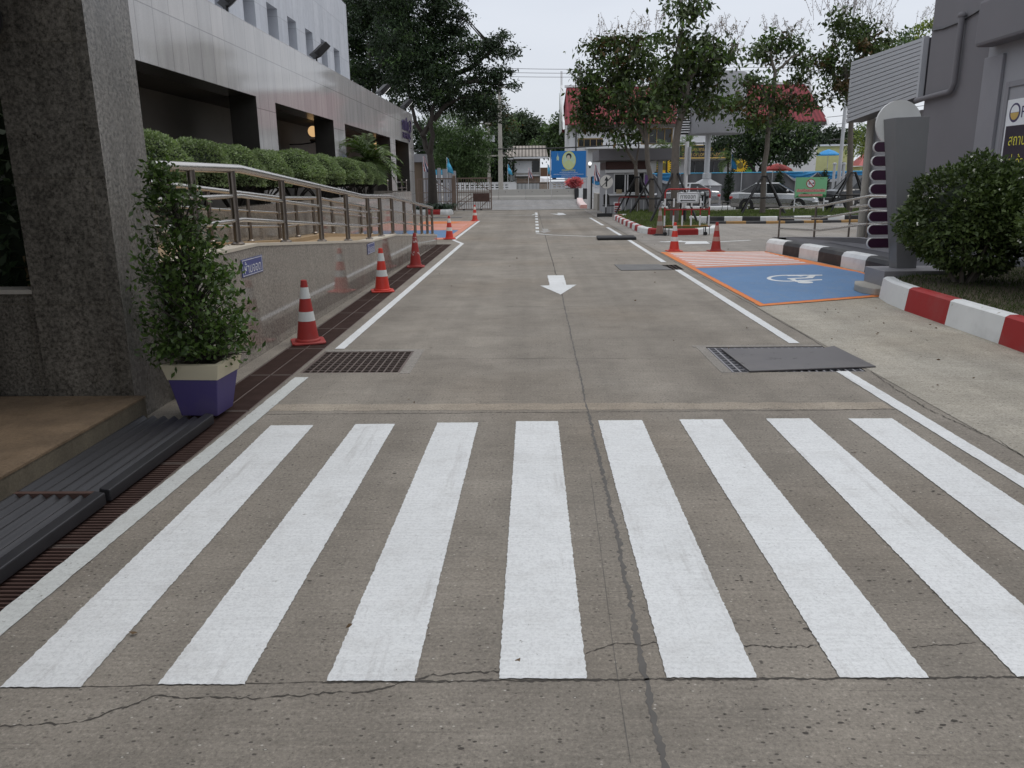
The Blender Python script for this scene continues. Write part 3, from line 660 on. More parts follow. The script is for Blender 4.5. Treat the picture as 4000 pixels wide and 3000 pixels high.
mb = MB().slab([(2.02, 7.205, .004), (3.24, 7.36, .004), (3.20, 8.32, .004), (3.05, 8.20, .006), (1.99, 8.20, .004)], (0, 0, .014))
obj('steel_plate', mb, m_plate, None, 'dark steel plate lying over the near right grate', 'plate', bevel=0.003)
mb = MB().slab([(1.78, 15.76, .003), (2.80, 15.80, .003), (2.70, 16.83, .003), (1.76, 16.86, .003)], (0, 0, .008))
obj('steel_plate', mb, simple('grey_plate', (0.17, 0.165, 0.16), 0.5, 0.5, var=0.3), None, 'flat grey steel plate in the right edge line by the striped bay', 'plate')
g = MB(); bars(g, GM[0], GM[1], GM[2]+.02, GM[3]-.02, 5, 3, 0.012); obj('road_grate', g, m_steeld, None, 'small strip of grate showing beside the grey steel plate', 'grate')
mb = MB().slab([(1.98, 23.86, .001), (2.02, 24.75, .001), (3.16, 24.72, .001), (3.13, 23.86, .001)][::-1], (0, 0, .085))
obj('speed_bump', mb, m_rubber, None, 'black rubber wedge lying across the right edge line', 'ramp', bevel=0.03)
mb = MB().box(-4.9, -3.35, 39.7, 40.5, 0.002, 0.012)
obj('drain_cover', mb, m_plate, None, 'dark flat drain cover near the red and white garden kerb', 'drain cover')
# corrugated covers over the gutter beside the terracotta step
def corrugated(name, y0, y1, xl0, xr0, xl1, xr1, label, tilt=0.0):
    t = thing(name, label, 'cover', (xr0, y0, 0), 0, 'corrugated gutter covers'); OFF = (xr0, y0, 0)
    mb = MB(); nx, ny = 60, 2; P = []
    for j in range(ny+1):
        f_ = j/ny; Y = y0+(y1-y0)*f_; a = xl0+(xl1-xl0)*f_; b = xr0+(xr1-xr0)*f_-0.07
        P.append([(a+(b-a)*i/nx, Y, 0.035+0.030*(0.5+0.5*math.sin(i/nx*6.2*2*math.pi))+0.012*(1-i/nx)+tilt*f_) for i in range(nx+1)])
    vs_ = [p for r_ in P for p in r_]; lo = [(p[0], p[1], p[2]-0.006) for p in vs_]; o = len(vs_); fs = []
    for j in range(ny):
        for i in range(nx):
            q = (j*(nx+1)+i, j*(nx+1)+i+1, (j+1)*(nx+1)+i+1, (j+1)*(nx+1)+i); fs.append(q); fs.append(tuple(o+k for k in q[::-1]))
    for i in range(nx): fs.append((i, o+i, o+i+1, i+1)); b_ = ny*(nx+1); fs.append((b_+i, b_+i+1, o+b_+i+1, o+b_+i))
    mb.add(vs_+lo, fs); obj('corrugated_sheet', mb, m_corr, t, smooth=True, off=OFF)
    e_ = MB().slab([(xr0-.075, y0, .012), (xr0, y0, .012), (xr0, y0, .082), (xr0-.06, y0, .092)], (xr1-xr0, y1-y0, tilt))
    obj('edge_bar', e_, m_corr, t, bevel=0.006, off=OFF)
corrugated('gutter_cover', 4.16, 5.66, -2.93, -2.385, -2.93, -2.375, 'dark corrugated gutter cover nearest the purple pot')
obj('cover_strip', MB().box(-2.93, -2.47, 4.125, 4.158, .012, .074), m_rust, None, 'rusty strip closing the gap between the two gutter covers', 'strip')
corrugated('gutter_cover', 2.2, 4.12, -2.95, -2.40, -2.93, -2.39, 'dark corrugated gutter cover at the left frame edge')

# ------------------------------------------------------------------ traffic cones
def cone(loc, label, mats, rz=0.0, hgt=0.70, bw=0.37, tone=0, lean=0.0):
    t = thing('traffic_cone', label, 'traffic cone', loc, rz, 'red and white traffic cones')
    b = MB(); h_ = bw/2
    b.prism([(-h_, -h_+.03), (-h_+.03, -h_), (h_-.03, -h_), (h_, -h_+.03), (h_, h_-.03), (h_-.03, h_), (-h_+.03, h_), (-h_, h_-.03)], 0, 0.022)
    b.lathe([(h_*.78, .022), (h_*.74, .045), (h_*.66, .05)], n=28)
    obj('base', b, mats[0], t, bevel=0.006, smooth=True)
    def rr(z): return 0.122-(0.122-0.032)*(z-0.04)/(hgt-0.04)
    rings = [(0.04, .25, 1), (.25, .355, 2), (.355, .50, 1), (.50, .625, 3 if len(mats) > 3 else 2), (.625, .70, 1)]
    for z0, z1, k in rings:
        z0, z1 = z0/.7*hgt, z1/.7*hgt; ex = 0.0015 if k != 1 else 0
        mm = MB().lathe([(rr(z0)+ex, z0), (rr((z0+z1)/2)+ex, (z0+z1)/2), (rr(z1)+ex, z1)], n=28, cap=False)
        if z1 > .69/.7*hgt: mm.lathe([(rr(z1), z1), (rr(z1)*.8, z1+.004), (.018, z1+.002), (.017, z1-.05)], n=28)
        obj('reflective_band' if k != 1 else 'cone_body', mm, mats[k], t, smooth=True)
    return t
CM_old = (m_dkred, m_dkred, m_refl); CM_new = (m_red, m_red, m_refl); CM_c = (m_red, m_red, m_reflc)
def cone2(*a, m, **k): return cone(*a, mats=(m[0], m[1], m[2], m[2]), **k)
cone2((-2.52, 8.80, 0.0), 'worn red cone with chipped white bands standing nearest on the gutter', m=CM_old, rz=0.35)
cone2((-2.44, 13.05, 0.0), 'bright orange red cone second from the potted shrub', m=CM_new, rz=0.25)
cone2((-2.42, 16.85, 0.0), 'dull red cone with scratched off bands, third on the gutter', m=(m_dkred, m_dkred, worn('scratched_red', (0.33, 0.05, 0.045), (0.62, 0.56, 0.52), 0.42, 16)), rz=0.1)
cone2((-2.50, 24.95, 0.009), 'red cone with cream top band at the near corner of the pink bay', m=CM_c, rz=0.2)
cone2((-2.48, 36.4, 0.0), 'farthest red cone, by the brown gate', m=CM_c, rz=0.1)
cone2((3.55, 19.95, 0.0), 'red and white cone left of the pair on the striped bay', m=CM_new, rz=0.1)
cone2((4.55, 19.85, 0.0), 'faded maroon cone right of the pair on the striped bay', m=(m_dkred, m_dkred, worn('dull_band', (0.42, 0.26, 0.22), (0.2, 0.12, 0.1), 0.36, 9)), rz=0.15)
cone2((4.10, 25.75, 0.0), 'grey faded cone leaning on the barricade with the exit sign', m=(m_rubber, m_dull, m_conc), hgt=0.86, bw=0.40)

# ------------------------------------------------------------------ leafy potted shrub
t = thing('potted_shrub', 'leafy shrub in a purple pot with a cream rim', 'potted plant', (-2.53, 5.93, 0.0), -0.05)
def frustum(mb, w0, w1, z0, z1, m=0, cap=True):
    a, b = w0/2, w1/2
    mb.add([(-a, -a, z0), (a, -a, z0), (a, a, z0), (-a, a, z0), (-b, -b, z1), (b, -b, z1), (b, b, z1), (-b, b, z1)],
           [(0, 1, 5, 4), (1, 2, 6, 5), (2, 3, 7, 6), (3, 0, 4, 7)]+([(3, 2, 1, 0)] if cap else []), m)
pm = MB(); frustum(pm, .285, .385, .03, .335); obj('pot', pm, m_purple, t, bevel=0.006)
rm_ = MB(); frustum(rm_, .392, .445, .325, .445)
a, b = .445/2, .36/2
rm_.add([(-a, -a, .445), (a, -a, .445), (a, a, .445), (-a, a, .445), (-b, -b, .448), (b, -b, .448), (b, b, .448), (-b, b, .448), (-b, -b, .40), (b, -b, .40), (b, b, .40), (-b, b, .40)],
        [(0, 1, 5, 4), (1, 2, 6, 5), (2, 3, 7, 6), (3, 0, 4, 7), (4, 5, 9, 8), (5, 6, 10, 9), (6, 7, 11, 10), (7, 4, 8, 11)])
obj('pot_rim', rm_, m_cream2, t, bevel=0.004)
obj('pot_soil', MB().poly([(-.18, -.18, .405), (.18, -.18, .405), (.18, .18, .405), (-.18, .18, .405)]), m_soil, t)
pts = []; stem = MB()
stem.tube([(0, .0, .40), (.03, 0, .75), (-.02, .03, 1.15), (-.09, .02, 1.50), (-.19, .0, 1.86)], [.02, .016, .013, .009, .004], 7)
PT = [(.42, .04, .27), (.47, .0, .36), (.72, -.04, .395), (1.07, -.05, .335), (1.42, -.065, .265), (1.60, -.085, .22), (1.72, -.12, .17), (1.81, -.15, .11), (1.88, -.19, .02)]
def axis(z):
    for (a_, ca, _), (b_, cb, _) in zip(PT[:-1], PT[1:]):
        if z <= b_: f = max(0, (z-a_)/(b_-a_)); return Vector((ca+(cb-ca)*f, .02, z))
    return Vector((-.19, .02, z))
prof = [(a_, r_) for a_, _, r_ in PT]
def prad(z):
    for (a_, ra), (b_, rb) in zip(prof[:-1], prof[1:]):
        if a_ <= z <= b_: return ra+(rb-ra)*(z-a_)/(b_-a_)
    return 0.02
for k in range(250):
    z = .45+1.42*(rnd.random()**1.95); rr = prad(z)*math.sqrt(rnd.random())*1.02; an = rnd.uniform(0, 6.283)
    c = axis(z)+Vector((rr*math.cos(an), rr*math.sin(an), 0)); p0 = axis(max(.42, z-.25))
    stem.tube([p0, p0.lerp(c, .6)+Vector((0, 0, .02)), c], [.006, .004, .002], 5)
    for q in range(26):
        s_ = rnd.random()**.4*.11
        pts.append(c+Vector((rnd.gauss(0, 1), rnd.gauss(0, 1), rnd.gauss(0, .8))).normalized()*s_)
pts = [p for p in pts if p.z > .50 or rnd.random() < .10]
obj('stems', stem, m_barkd, t)
leaves('foliage', pts, 0.052, l_pot, t, 0.46, -0.25)

# ------------------------------------------------------------------ office building on the left
FX = -6.0
bld = thing('office_building', 'grey granite office building with upper windows along the left side', 'building', (FX, 25, 0)); OFF = (FX, 25, 0)
wl = MB()
holes = [(11.4, 18.36, .9, 3.6), (19.72, 25.46, .9, 3.59), (27.0, 35.64, .9, 3.59), (37.0, 41.02, .9, 3.58)]
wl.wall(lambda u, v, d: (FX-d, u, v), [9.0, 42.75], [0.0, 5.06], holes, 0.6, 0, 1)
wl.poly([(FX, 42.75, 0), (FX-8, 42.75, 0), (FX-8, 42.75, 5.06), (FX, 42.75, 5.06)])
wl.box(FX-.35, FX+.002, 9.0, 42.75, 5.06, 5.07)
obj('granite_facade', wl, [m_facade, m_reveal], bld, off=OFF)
cr_ = MB(); BX = FX-1.75
cr_.poly([(BX, 9, .9), (BX, 42.7, .9), (BX, 42.7, 3.7), (BX, 9, 3.7)][::-1])
obj('arcade_wall', cr_, m_arc, bld, off=OFF); cr_ = MB()
cr_.poly([(FX-.6, 9, 3.63), (BX, 9, 3.63), (BX, 42.7, 3.63), (FX-.6, 42.7, 3.63)])
cr_.poly([(FX-.02, 9, .9), (FX-.02, 42.7, .9), (BX, 42.7, .9), (BX, 9, .9)]); cr_.poly([(FX-.6, 9, .9), (BX, 9, .9), (BX, 9, 3.7), (FX-.6, 9, 3.7)]); cr_.poly([(FX-.6, 42.69, .9), (BX, 42.69, .9), (BX, 42.69, 3.7), (FX-.6, 42.69, 3.7)])
obj('arcade', cr_, m_brownwall, bld, off=OFF)
UX = -7.0
WY = [(19.15, 20.05), (21.05, 21.95), (22.93, 23.88), (24.82, 25.72), (26.72, 27.6), (28.62, 29.46), (30.45, 31.34)]
WH = [(a, b, 5.15, 6.44) for a, b in WY]
um = MB(); um.wall(lambda u, v, d: (UX-d, u, v), [9.0, 32.95], [4.9, 8.33], WH, 0.42)
um.box(UX-12, UX-.42, 32.75, 32.95, 4.9, 8.33); um.poly([(UX, 32.95, 4.9), (UX-.42, 32.95, 4.9), (UX-.42, 32.95, 8.33), (UX, 32.95, 8.33)])
um.poly([(UX, 9, 8.33), (UX, 32.95, 8.33), (UX-12, 32.95, 8.33), (UX-12, 9, 8.33)])
um.poly([(FX-.35, 9, 4.9), (FX-.35, 42.7, 4.9), (UX-5, 42.7, 4.9), (UX-5, 9, 4.9)])
obj('upper_wall', um, m_panel, bld, off=OFF)
for a, b in WY:
    wv = obj('window', MB().box(UX-.44, UX-.40, a-.01, b+.01, 5.1, 6.46), m_recess, bld, off=OFF)
    fr = MB()
    fr.box(UX-.40, UX-.37, a, a+.06, 5.16, 6.43); fr.box(UX-.40, UX-.37, b-.06, b, 5.16, 6.43); fr.box(UX-.40, UX-.37, a+.06, b-.06, 6.37, 6.43)
    obj('window_frame', fr, m_greym, wv, off=OFF)
text('sign_lettering', 'กฟน.3', m_letter, bld, (0.03, 40.35-25, 4.42), (0, 1, 0), (0, 0, 1), 2.7, 0.62, 0.05)
text('sign_lettering', 'จ.ลพบุรี', m_letter, bld, (0.03, 40.2-25, 3.88), (0, 1, 0), (0, 0, 1), 2.4, 0.50, 0.05)
for yy in (37.02, 35.2):
    r_ = MB()
    for zz in (1.18, 1.45, 1.72): r_.tube([(FX-.15, yy+.1, zz), (FX-.15, 41.0 if yy > 36 else 35.6, zz)], .022, 8)
    for py in ((37.4, 39.2, 40.7) if yy > 36 else (35.35,)): r_.tube([(FX-.15, py, .9), (FX-.15, py, 1.75)], .03, 8); r_.ell((FX-.15, py, 1.8), (.05, .05, .05), 10, 6)
    obj('arcade_rail', r_, m_steel, bld, off=OFF, smooth=True)
def globe(y, label):
    t = thing('globe_lamp', label, 'lamp', (FX-.95, y, 3.0), 0, 'globe lamps in the arcade')
    obj('globe', MB().ell((0, 0, .34), (.155, .155, .17), 20, 14), m_globe, t, smooth=True)
    obj('bracket', MB().lathe([(.06, .0), (.13, .06), (.10, .1)]).tube([(0, 0, 0), (-.4, .0, -.05), (-.78, .0, -.05)], .02, 8), m_blackm, t)
globe(26.6, 'lit round globe lamp in the second arcade opening'); globe(37.6, 'lit globe lamp behind the palm fronds')
def flood(y, label, lit=False, yaw=0.55):
    t = thing('floodlight', label, 'floodlight', (FX-.12, y, 5.07), yaw, 'floodlights along the ledge')
    b = MB().slab([(-.14, -.27, .26), (.03, -.27, .14), (.36, -.27, .46), (.22, -.27, .58)], (0, .54, .0))
    obj('housing', b, m_blackm, t, bevel=0.012)
    obj('lens', MB().slab([(.075, -.23, .178), (.075, .23, .178), (.335, .23, .43), (.335, -.23, .43)], (.008, 0, -.008)), m_lit if lit else m_lens, t)
    obj('bracket', MB().tube([(0, 0, 0), (0, 0, .28)], .025, 8).box(-.09, .09, -.06, .06, 0, .015).tube([(0, -.32, .36), (0, -.32, .18), (0, .32, .18), (0, .32, .36)], .014, 6), m_blackm, t)
for y, l, li in ((17.4, 'black floodlight on the ledge nearest the camera', False), (24.4, 'black floodlight on the ledge before the last windows', False), (34.6, 'pale lit floodlight on the ledge under the dark trees', True), (41.0, 'lit floodlight above the purple wall letters', True)): flood(y, l, li)
# near granite pier with an unseen shading canopy overhead, step and planter wall
pier = thing('pier_and_unseen_canopy', 'dark granite pier carrying an unseen shade canopy at the left edge', 'canopy', (-3.5, 6.1, 0)); OFF = (-3.5, 6.1, 0)
p_ = MB(); p_.poly([(-3.66, 5.75, .0), (-3.0, 5.75, .0), (-3.0, 5.75, 5.0), (-3.66, 5.75, 5.0)], 0); p_.poly([(-3.0, 5.75, 0), (-3.0, 6.42, 0), (-3.0, 6.42, 5.0), (-3.0, 5.75, 5.0)], 1)
p_.poly([(-3.66, 6.42, 0), (-3.66, 5.75, 0), (-3.66, 5.75, 5), (-3.66, 6.42, 5)], 0); p_.poly([(-3.0, 6.42, 0), (-3.66, 6.42, 0), (-3.66, 6.42, 5), (-3.0, 6.42, 5)], 0)
obj('pier', p_, [m_colg, m_colside], pier, off=OFF)
obj('unseen_canopy_roof', MB().box(-14, -2.9, -9, 5.74, 3.5, 4.0).box(-14, -3.7, 5.741, 8.3, 3.5, 4.0), m_greym, pier, off=OFF)  # unseen roof, set low and lengthened to shade pier and hedge
obj('unseen_back_wall', MB().box(-14, -4.0, -9, -8.7, 0, 3.5).box(-14.2, -14, -9, 5.7, 0, 3.5), m_brownwall, pier, off=OFF)  # unseen walls added to cut the light under the canopy
lp = MB().lathe([(.0, -.01), (.17, -.01), (.18, .06), (.12, .10), (.0, .10)], n=32)
t = thing('wall_lamp', 'round black lamp with a pale rim high on the dark pier', 'lamp', (-3.62, 5.55, 2.82))
q = MB(); q.ell((0, 0, 0), (.17, .13, .17), 24, 12); obj('housing', q, m_black, t, smooth=True)
q = MB(); q.tube([(.17*math.cos(a*math.pi/16), -.05, .17*math.sin(a*math.pi/16)) for a in range(-16, 17)], .006, 6); obj('rim', q, m_steeld, t)
obj('arm', MB().tube([(0, .1, 0), (-.05, .15, .0)], .03, 8).tube([(-.12, 0, .05), (-.45, 0, .25)], .05, 8), m_black, t)
t = thing('entrance_step', 'low terracotta coloured step at the foot of the dark pier', 'step', (-5, 4, 0)); OFF = (-5, 4, 0)
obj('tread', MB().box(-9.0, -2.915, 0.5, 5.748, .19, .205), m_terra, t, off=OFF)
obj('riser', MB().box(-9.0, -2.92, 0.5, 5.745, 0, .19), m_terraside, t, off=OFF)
t = thing('planter_wall', 'low dark granite planter wall left of the pier', 'wall', (-6, 5.9, 0)); OFF = (-6, 5.9, 0)
obj('wall_face', MB().box(-9.0, -3.662, 5.78, 5.95, .2, .98), m_colg, t, off=OFF)
obj('coping', MB().box(-9.0, -3.662, 5.76, 5.97, .98, 1.01), m_conc, t, off=OFF)
hd = thing('dark_hedge', 'dark shaded shrubs behind the low planter wall', 'hedge', (-4.75, 6.7, 1))
P_, D_ = in_ell((0, 0, .3), (1.4, .55, 1.5), 6500, .5); leaves('foliage', P_, .13, l_dark, hd, .35, .2)
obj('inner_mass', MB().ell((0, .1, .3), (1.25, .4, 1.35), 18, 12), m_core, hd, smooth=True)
obj('stems', MB().tube([(0, .2, -.9), (.1, .2, .8)], .04, 6).tube([(-.7, .2, -.9), (-.6, .2, .8)], .04, 6), m_barkd, hd)

# ------------------------------------------------------------------ ramp, railings, clipped shrubs
def lx(Y): return -2.86+0.0125*(Y-6.4)
PROF = [(6.43, 1.15), (8.3, 1.15), (14.0, .765), (16.4, .715), (22.95, .28)]
def rz_(Y):
    for (a_, za), (b_, zb) in zip(PROF[:-1], PROF[1:]):
        if Y <= b_: return za+(zb-za)*(Y-a_)/(b_-a_)
    return PROF[-1][1]
ramp = thing('access_ramp', 'granite faced wheelchair ramp rising towards the dark pier', 'ramp', (-3.5, 15, 0)); OFF = (-3.5, 15, 0)
YS = [6.43, 8.3, 10, 12, 14.0, 16.4, 18, 20, 22.95]
rw = MB()
for a, b in zip(YS[:-1], YS[1:]):
    rw.add([(lx(a), a, 0), (lx(b), b, 0), (lx(b), b, rz_(b)-.03), (lx(a), a, rz_(a)-.03), (lx(a)-.22, a, 0), (lx(b)-.22, b, 0), (lx(b)-.22, b, rz_(b)-.03), (lx(a)-.22, a, rz_(a)-.03)], [(0, 1, 2, 3), (5, 4, 7, 6)])
rw.poly([(lx(22.95), 22.95, 0), (lx(22.95)-.22, 22.95, 0), (lx(22.95)-.22, 22.95, .25), (lx(22.95), 22.95, .25)])
obj('granite_wall', rw, m_rampg, ramp, off=OFF)
cp = MB()
for a, b in zip(YS[:-1], YS[1:]):
    xa, xb = lx(a)+.012, lx(b)+.012; za, zb = rz_(a), rz_(b)
    cp.add([(xa, a, za-.03), (xb, b, zb-.03), (xb, b, zb), (xa, a, za), (xa-.25, a, za-.03), (xb-.25, b, zb-.03), (xb-.25, b, zb), (xa-.25, a, za)], [(0, 1, 2, 3), (3, 2, 6, 7)], 0)
obj('coping', cp, m_cream, ramp, off=OFF)
fl = MB()
for a, b in zip(YS[:-1], YS[1:]): fl.add([(lx(a)-.239, a, rz_(a)-.04), (lx(b)-.239, b, rz_(b)-.04), (-4.42, b, rz_(b)-.04), (-4.42, a, rz_(a)-.04)], [(0, 1, 2, 3)])
fl.poly([(-2.9, 22.95, 0), (-4.42, 22.95, 0), (-4.42, 22.95, .24), (-2.9, 22.95, .24)])
obj('ramp_floor', fl, m_tan, ramp, off=OFF)
RIN = [(6.43, 1.2), (9.65, 1.06), (13.6, .80), (16.0, .775), (22.9, .30)]
def rin(Y):
    for (a_, za), (b_, zb) in zip(RIN[:-1], RIN[1:]):
        if Y <= b_: return za+(zb-za)*(Y-a_)/(b_-a_)
    return RIN[-1][1]
ik = MB()
for a, b in zip(YS[:-1], YS[1:]): ik.add([(-4.12, a, rin(a)-.3), (-4.12, b, rin(b)-.3), (-4.12, b, rin(b)), (-4.12, a, rin(a)), (-4.42, a, rin(a)), (-4.42, b, rin(b))], [(0, 1, 2, 3), (3, 2, 5, 4)])
obj('inner_kerb', ik, m_tan, ramp, off=OFF)
def railing(name, label, X, basef, posts, y0, y1, top, mids, rr, rp, endpost=True):
    t = thing(name, label, 'railing', (X(posts[0]), posts[0], 0)); OFF = (X(posts[0]), posts[0], 0)
    ys = sorted(set([y0, y1]+[y for y, _ in PROF if y0 < y < y1]))
    obj('handrail', MB().tube([(X(y), y, basef(y)+top) for y in ys]+([(X(y1), y1+.03, basef(y1)+top-.06)] if endpost else []), rr, 12), m_steel, t, smooth=True, off=OFF)
    for k in mids: obj('mid_rail', MB().tube([(X(y), y, basef(y)+k) for y in ys], rr*.52, 10), m_steel, t, smooth=True, off=OFF)
    for y in posts:
        p = MB().tube([(X(y), y, basef(y)-.02), (X(y), y, basef(y)+top)], rp, 12)
        o = obj('post', p, m_steeld, t, smooth=True, off=OFF)
        obj('foot_flange', MB().lathe([(rp*1.9, 0), (rp*1.9, .012), (rp*1.2, .03)], (X(y), y, basef(y)+.001), 14), m_steeld, o, smooth=True, off=OFF)
    return t
railing('railing', 'stainless railing on the granite ramp wall nearest the road', lambda Y: lx(Y)-.12, rz_, [7.15, 8.1, 9.65, 11.25, 12.8, 14.4, 15.5, 16.75, 18.25, 19.75, 20.85, 21.9, 22.9], 6.45, 22.95, .745, (.24, .48), .042, .036)
railing('railing', 'inner stainless railing of the ramp, beside the shrub planter', lambda Y: -4.27, rin, [8.2, 9.4, 10.75, 12.26, 13.71, 14.78, 15.96, 17.43, 18.9, 20.45, 21.7, 22.8], 6.45, 22.85, .70, (.22, .45), .036, .03)
pl = thing('shrub_planter', 'long granite planter wall between ramp and arcade', 'planter', (-4.6, 20, 0)); OFF = (-4.6, 20, 0)
obj('planter_face', MB().box(-4.62, -4.43, 6.5, 30.5, 0, 1.40), m_rampg, pl, off=OFF)
obj('planter_soil', MB().box(-5.998, -4.62, 6.5, 30.4, 1.2, 1.30), m_soil, pl, off=OFF)
obj('planter_end', MB().box(-5.998, -4.62, 30.4, 30.5, 0, 1.42), m_rampg, pl, off=OFF)
def dome_pts(n, r, zc, squash):
    d = rng.normal(size=(n, 3)); d /= np.linalg.norm(d, axis=1)[:, None]; d[:, 2] = np.abs(d[:, 2])*1.0-0.25*(rng.random(n) < .35)
    k = (0.93+0.08*rng.random(n))[:, None]
    lump = 1+0.05*np.sin(d[:, :1]*7+1)*np.sin(d[:, 1:2]*6)+0.04*np.sin(d[:, 2:3]*9)
    return d*k*lump*np.array([r, r, squash])+np.array([0, 0, zc]), d
sh0 = thing('clipped_shrub', 'x', 'shrub', (-5.25, 11.6, 1.3), 0, 'clipped dome shrubs in the ramp planter')
P_, D_ = dome_pts(15000, .61, .56, .58); leaves('foliage', P_, .036, l_top, sh0, .7, 0.0, D_*.7)
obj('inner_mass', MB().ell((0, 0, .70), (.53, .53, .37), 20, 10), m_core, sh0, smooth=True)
st = MB()
for k in range(9):
    a = k*.7; st.tube([(.06*math.cos(a), .06*math.sin(a), -.02), (.2*math.cos(a), .2*math.sin(a), .22), (.5*math.cos(a), .5*math.sin(a), .5)], [.022, .017, .012], 6)
obj('stems', st, m_barkd, sh0)
SH = [(11.2, 1.0, 1.0), (12.75, 1.02, .98), (14.35, .98, .95), (16.0, .96, .93), (18.1, 1.14, 1.0), (20.3, 1.02, .97), (22.6, 1.10, .96), (24.4, .95, .93), (26.0, .92, .9)]
SL = ['clipped dome shrub half hidden by the dark pier', 'clipped dome shrub second from the dark pier', 'clipped dome shrub third from the dark pier', 'clipped dome shrub fourth from the pier, left of the biggest dome', 'biggest clipped dome shrub, in front of the granite column', 'clipped dome shrub just right of the biggest dome', 'clipped dome shrub left of the last two by the palm', 'clipped dome shrub second from the palm', 'smallest clipped dome shrub, right at the palm']
for i, ((y, s_, sz), l) in enumerate(zip(SH, SL)):
    o = sh0 if i == 0 else copytree(sh0, (-5.25, y, 1.3), i*1.1, l)
    o.location = (-5.25, y, 1.3); o['label'] = l; o.scale = (s_, s_, sz)
def palm(name, label, loc, n, ln, droop, zc, mat_=l_palm, cat='palm', seed=3, width=.05, trunk=.09, fan=False, group=None):
    t = thing(name, label, cat, loc, 0, group); q = random.Random(seed)
    obj('trunk', MB().tube([(0, 0, 0), (.03, 0, zc*.5), (0, 0, zc)], [trunk, trunk*.85, trunk*.7], 9), m_barkd, t, smooth=True)
    pts_, f = [], MB()
    for k in range(n):
        az = q.uniform(0, 6.283); el = q.uniform(-.35, 1.35); L = ln*q.uniform(.75, 1.1)
        d = Vector((math.cos(az)*math.cos(el), math.sin(az)*math.cos(el), math.sin(el))); p = Vector((0, 0, zc)); path = [p.copy()]
        for i in range(8):
            d = (d+Vector((0, 0, -droop*(i+1)/8*.35))).normalized(); p = p+d*L/8; path.append(p.copy())
        if fan:
            c = path[4]; side = d.cross(Vector((0, 0, 1))).normalized(); f.tube(path[:5], .008, 4); upn = side.cross(d)
            for j in range(-9, 10):
                a_ = j*.16; dd = (d*math.cos(a_)+side*math.sin(a_)).normalized(); LL = L*.55; w_ = dd.cross(upn).normalized()*width*.35
                e1 = c+dd*LL*.6+upn*.02; e2 = c+dd*LL+Vector((0, 0, -.12*LL))
                f.add([c, e1+w_, e2, e1-w_], [(0, 1, 2, 3)])
        else:
            f.tube(path, [.012]*5+[.007]*4, 4)
            for i in range(1, 9):
                for s2 in (-1, 1):
                    for m_ in range(3):
                        b_ = path[i-1].lerp(path[i], m_/3); dd = (path[i]-path[i-1]).normalized(); sd = dd.cross(Vector((0, 0, 1)))
                        sd = sd.normalized() if sd.length > .01 else Vector((1, 0, 0))
                        u_ = (sd*s2*.85+dd*.55+Vector((0, 0, .25-q.random()*.5))).normalized(); LL = L*.30*(1.1-abs(i-4)/7); wv = dd*width*.4
                        f.add([b_, b_+u_*LL*.5+wv, b_+u_*LL+Vector((0, 0, -.10*LL)), b_+u_*LL*.5-wv], [(0, 1, 2, 3)])
    obj('fronds', f, mat_, t)
    return t
palm('small_palm', 'bushy spiky palm growing at the end of the shrub row', (-5.2, 26.7, 1.3), 30, 1.30, 1.1, 1.15, seed=5, width=.07)
def wallsign(y, z, label):
    t = thing('no_parking_sign', label, 'sign', (lx(y)+.004, y, z), -0.0125, 'blue no parking signs'); 
    obj('plate', MB().box(0, .006, -.30, .30, -.087, .087), m_navy, t, bevel=0.002)
    b = MB()
    for a in ((-.285, .285, .072, .078), (-.285, .285, -.078, -.072), (-.285, -.279, -.072, .072), (.279, .285, -.072, .072)): b.box(.006, .0075, *a)
    obj('border', b, m_signw, t)
    text('lettering', 'ห้ามจอด', m_signw, t, (.008, 0, 0), (0, 1, 0), (0, 0, 1), .47, .118)
wallsign(8.1, .935, 'near blue wall sign with white Thai lettering, on the granite ramp'); wallsign(13.9, .64, 'far blue wall sign with white Thai lettering, behind the bright cone')

# ------------------------------------------------------------------ kerbs and planting beds
def kerb(name, label, pts, h, wd, cols, seg, mats, inward=1, z0=0.0, bevel=0.03, top_in=0.02):
    P = [Vector((*p, 0)) for p in pts]; mb = MB()
    cum = [0]
    for a, b in zip(P[:-1], P[1:]): cum.append(cum[-1]+(b-a).length)
    cuts = sorted(set([round(c, 4) for c in cum]+[round(s_, 4) for s_ in (seg if isinstance(seg, list) else np.arange(0, cum[-1], seg)) if s_ < cum[-1]]))
    segs = seg if isinstance(seg, list) else list(np.arange(0, cum[-1], seg))
    def pos(s_):
        for i in range(len(P)-1):
            if s_ <= cum[i+1]+1e-6: f = (s_-cum[i])/(cum[i+1]-cum[i]); return P[i].lerp(P[i+1], f)
        return P[-1]
    def tang(s_):
        a, b = pos(max(0, s_-.12)), pos(min(cum[-1], s_+.12)); return (b-a).normalized()
    prof_ = [(0, 0), (top_in*.6, h-bevel), (top_in+bevel*.4, h-bevel*.25), (top_in+bevel, h), (wd-bevel, h), (wd, h-bevel), (wd, 0)]
    rings = []
    for c in cuts:
        p = pos(c); t_ = tang(c); q = Vector((-t_.y, t_.x, 0))*inward
        rings.append([(p.x+q.x*a, p.y+q.y*a, z0+b) for a, b in prof_])
    n = len(prof_)
    for i in range(len(cuts)-1):
        k = sum(1 for s_ in segs if s_ <= cuts[i]+1e-6)-1
        for j in range(n-1):
            f = [rings[i][j], rings[i+1][j], rings[i+1][j+1], rings[i][j+1]]
            mb.add(f if inward < 0 else f[::-1], [(0, 1, 2, 3)], cols[k % len(cols)])
    mb.poly(rings[0] if inward > 0 else rings[0][::-1], cols[0]); mb.poly(rings[-1][::-1] if inward > 0 else rings[-1], cols[k % len(cols)])
    return obj(name, mb, mats, None, label, 'kerb', off=(P[0].x, P[0].y, 0))
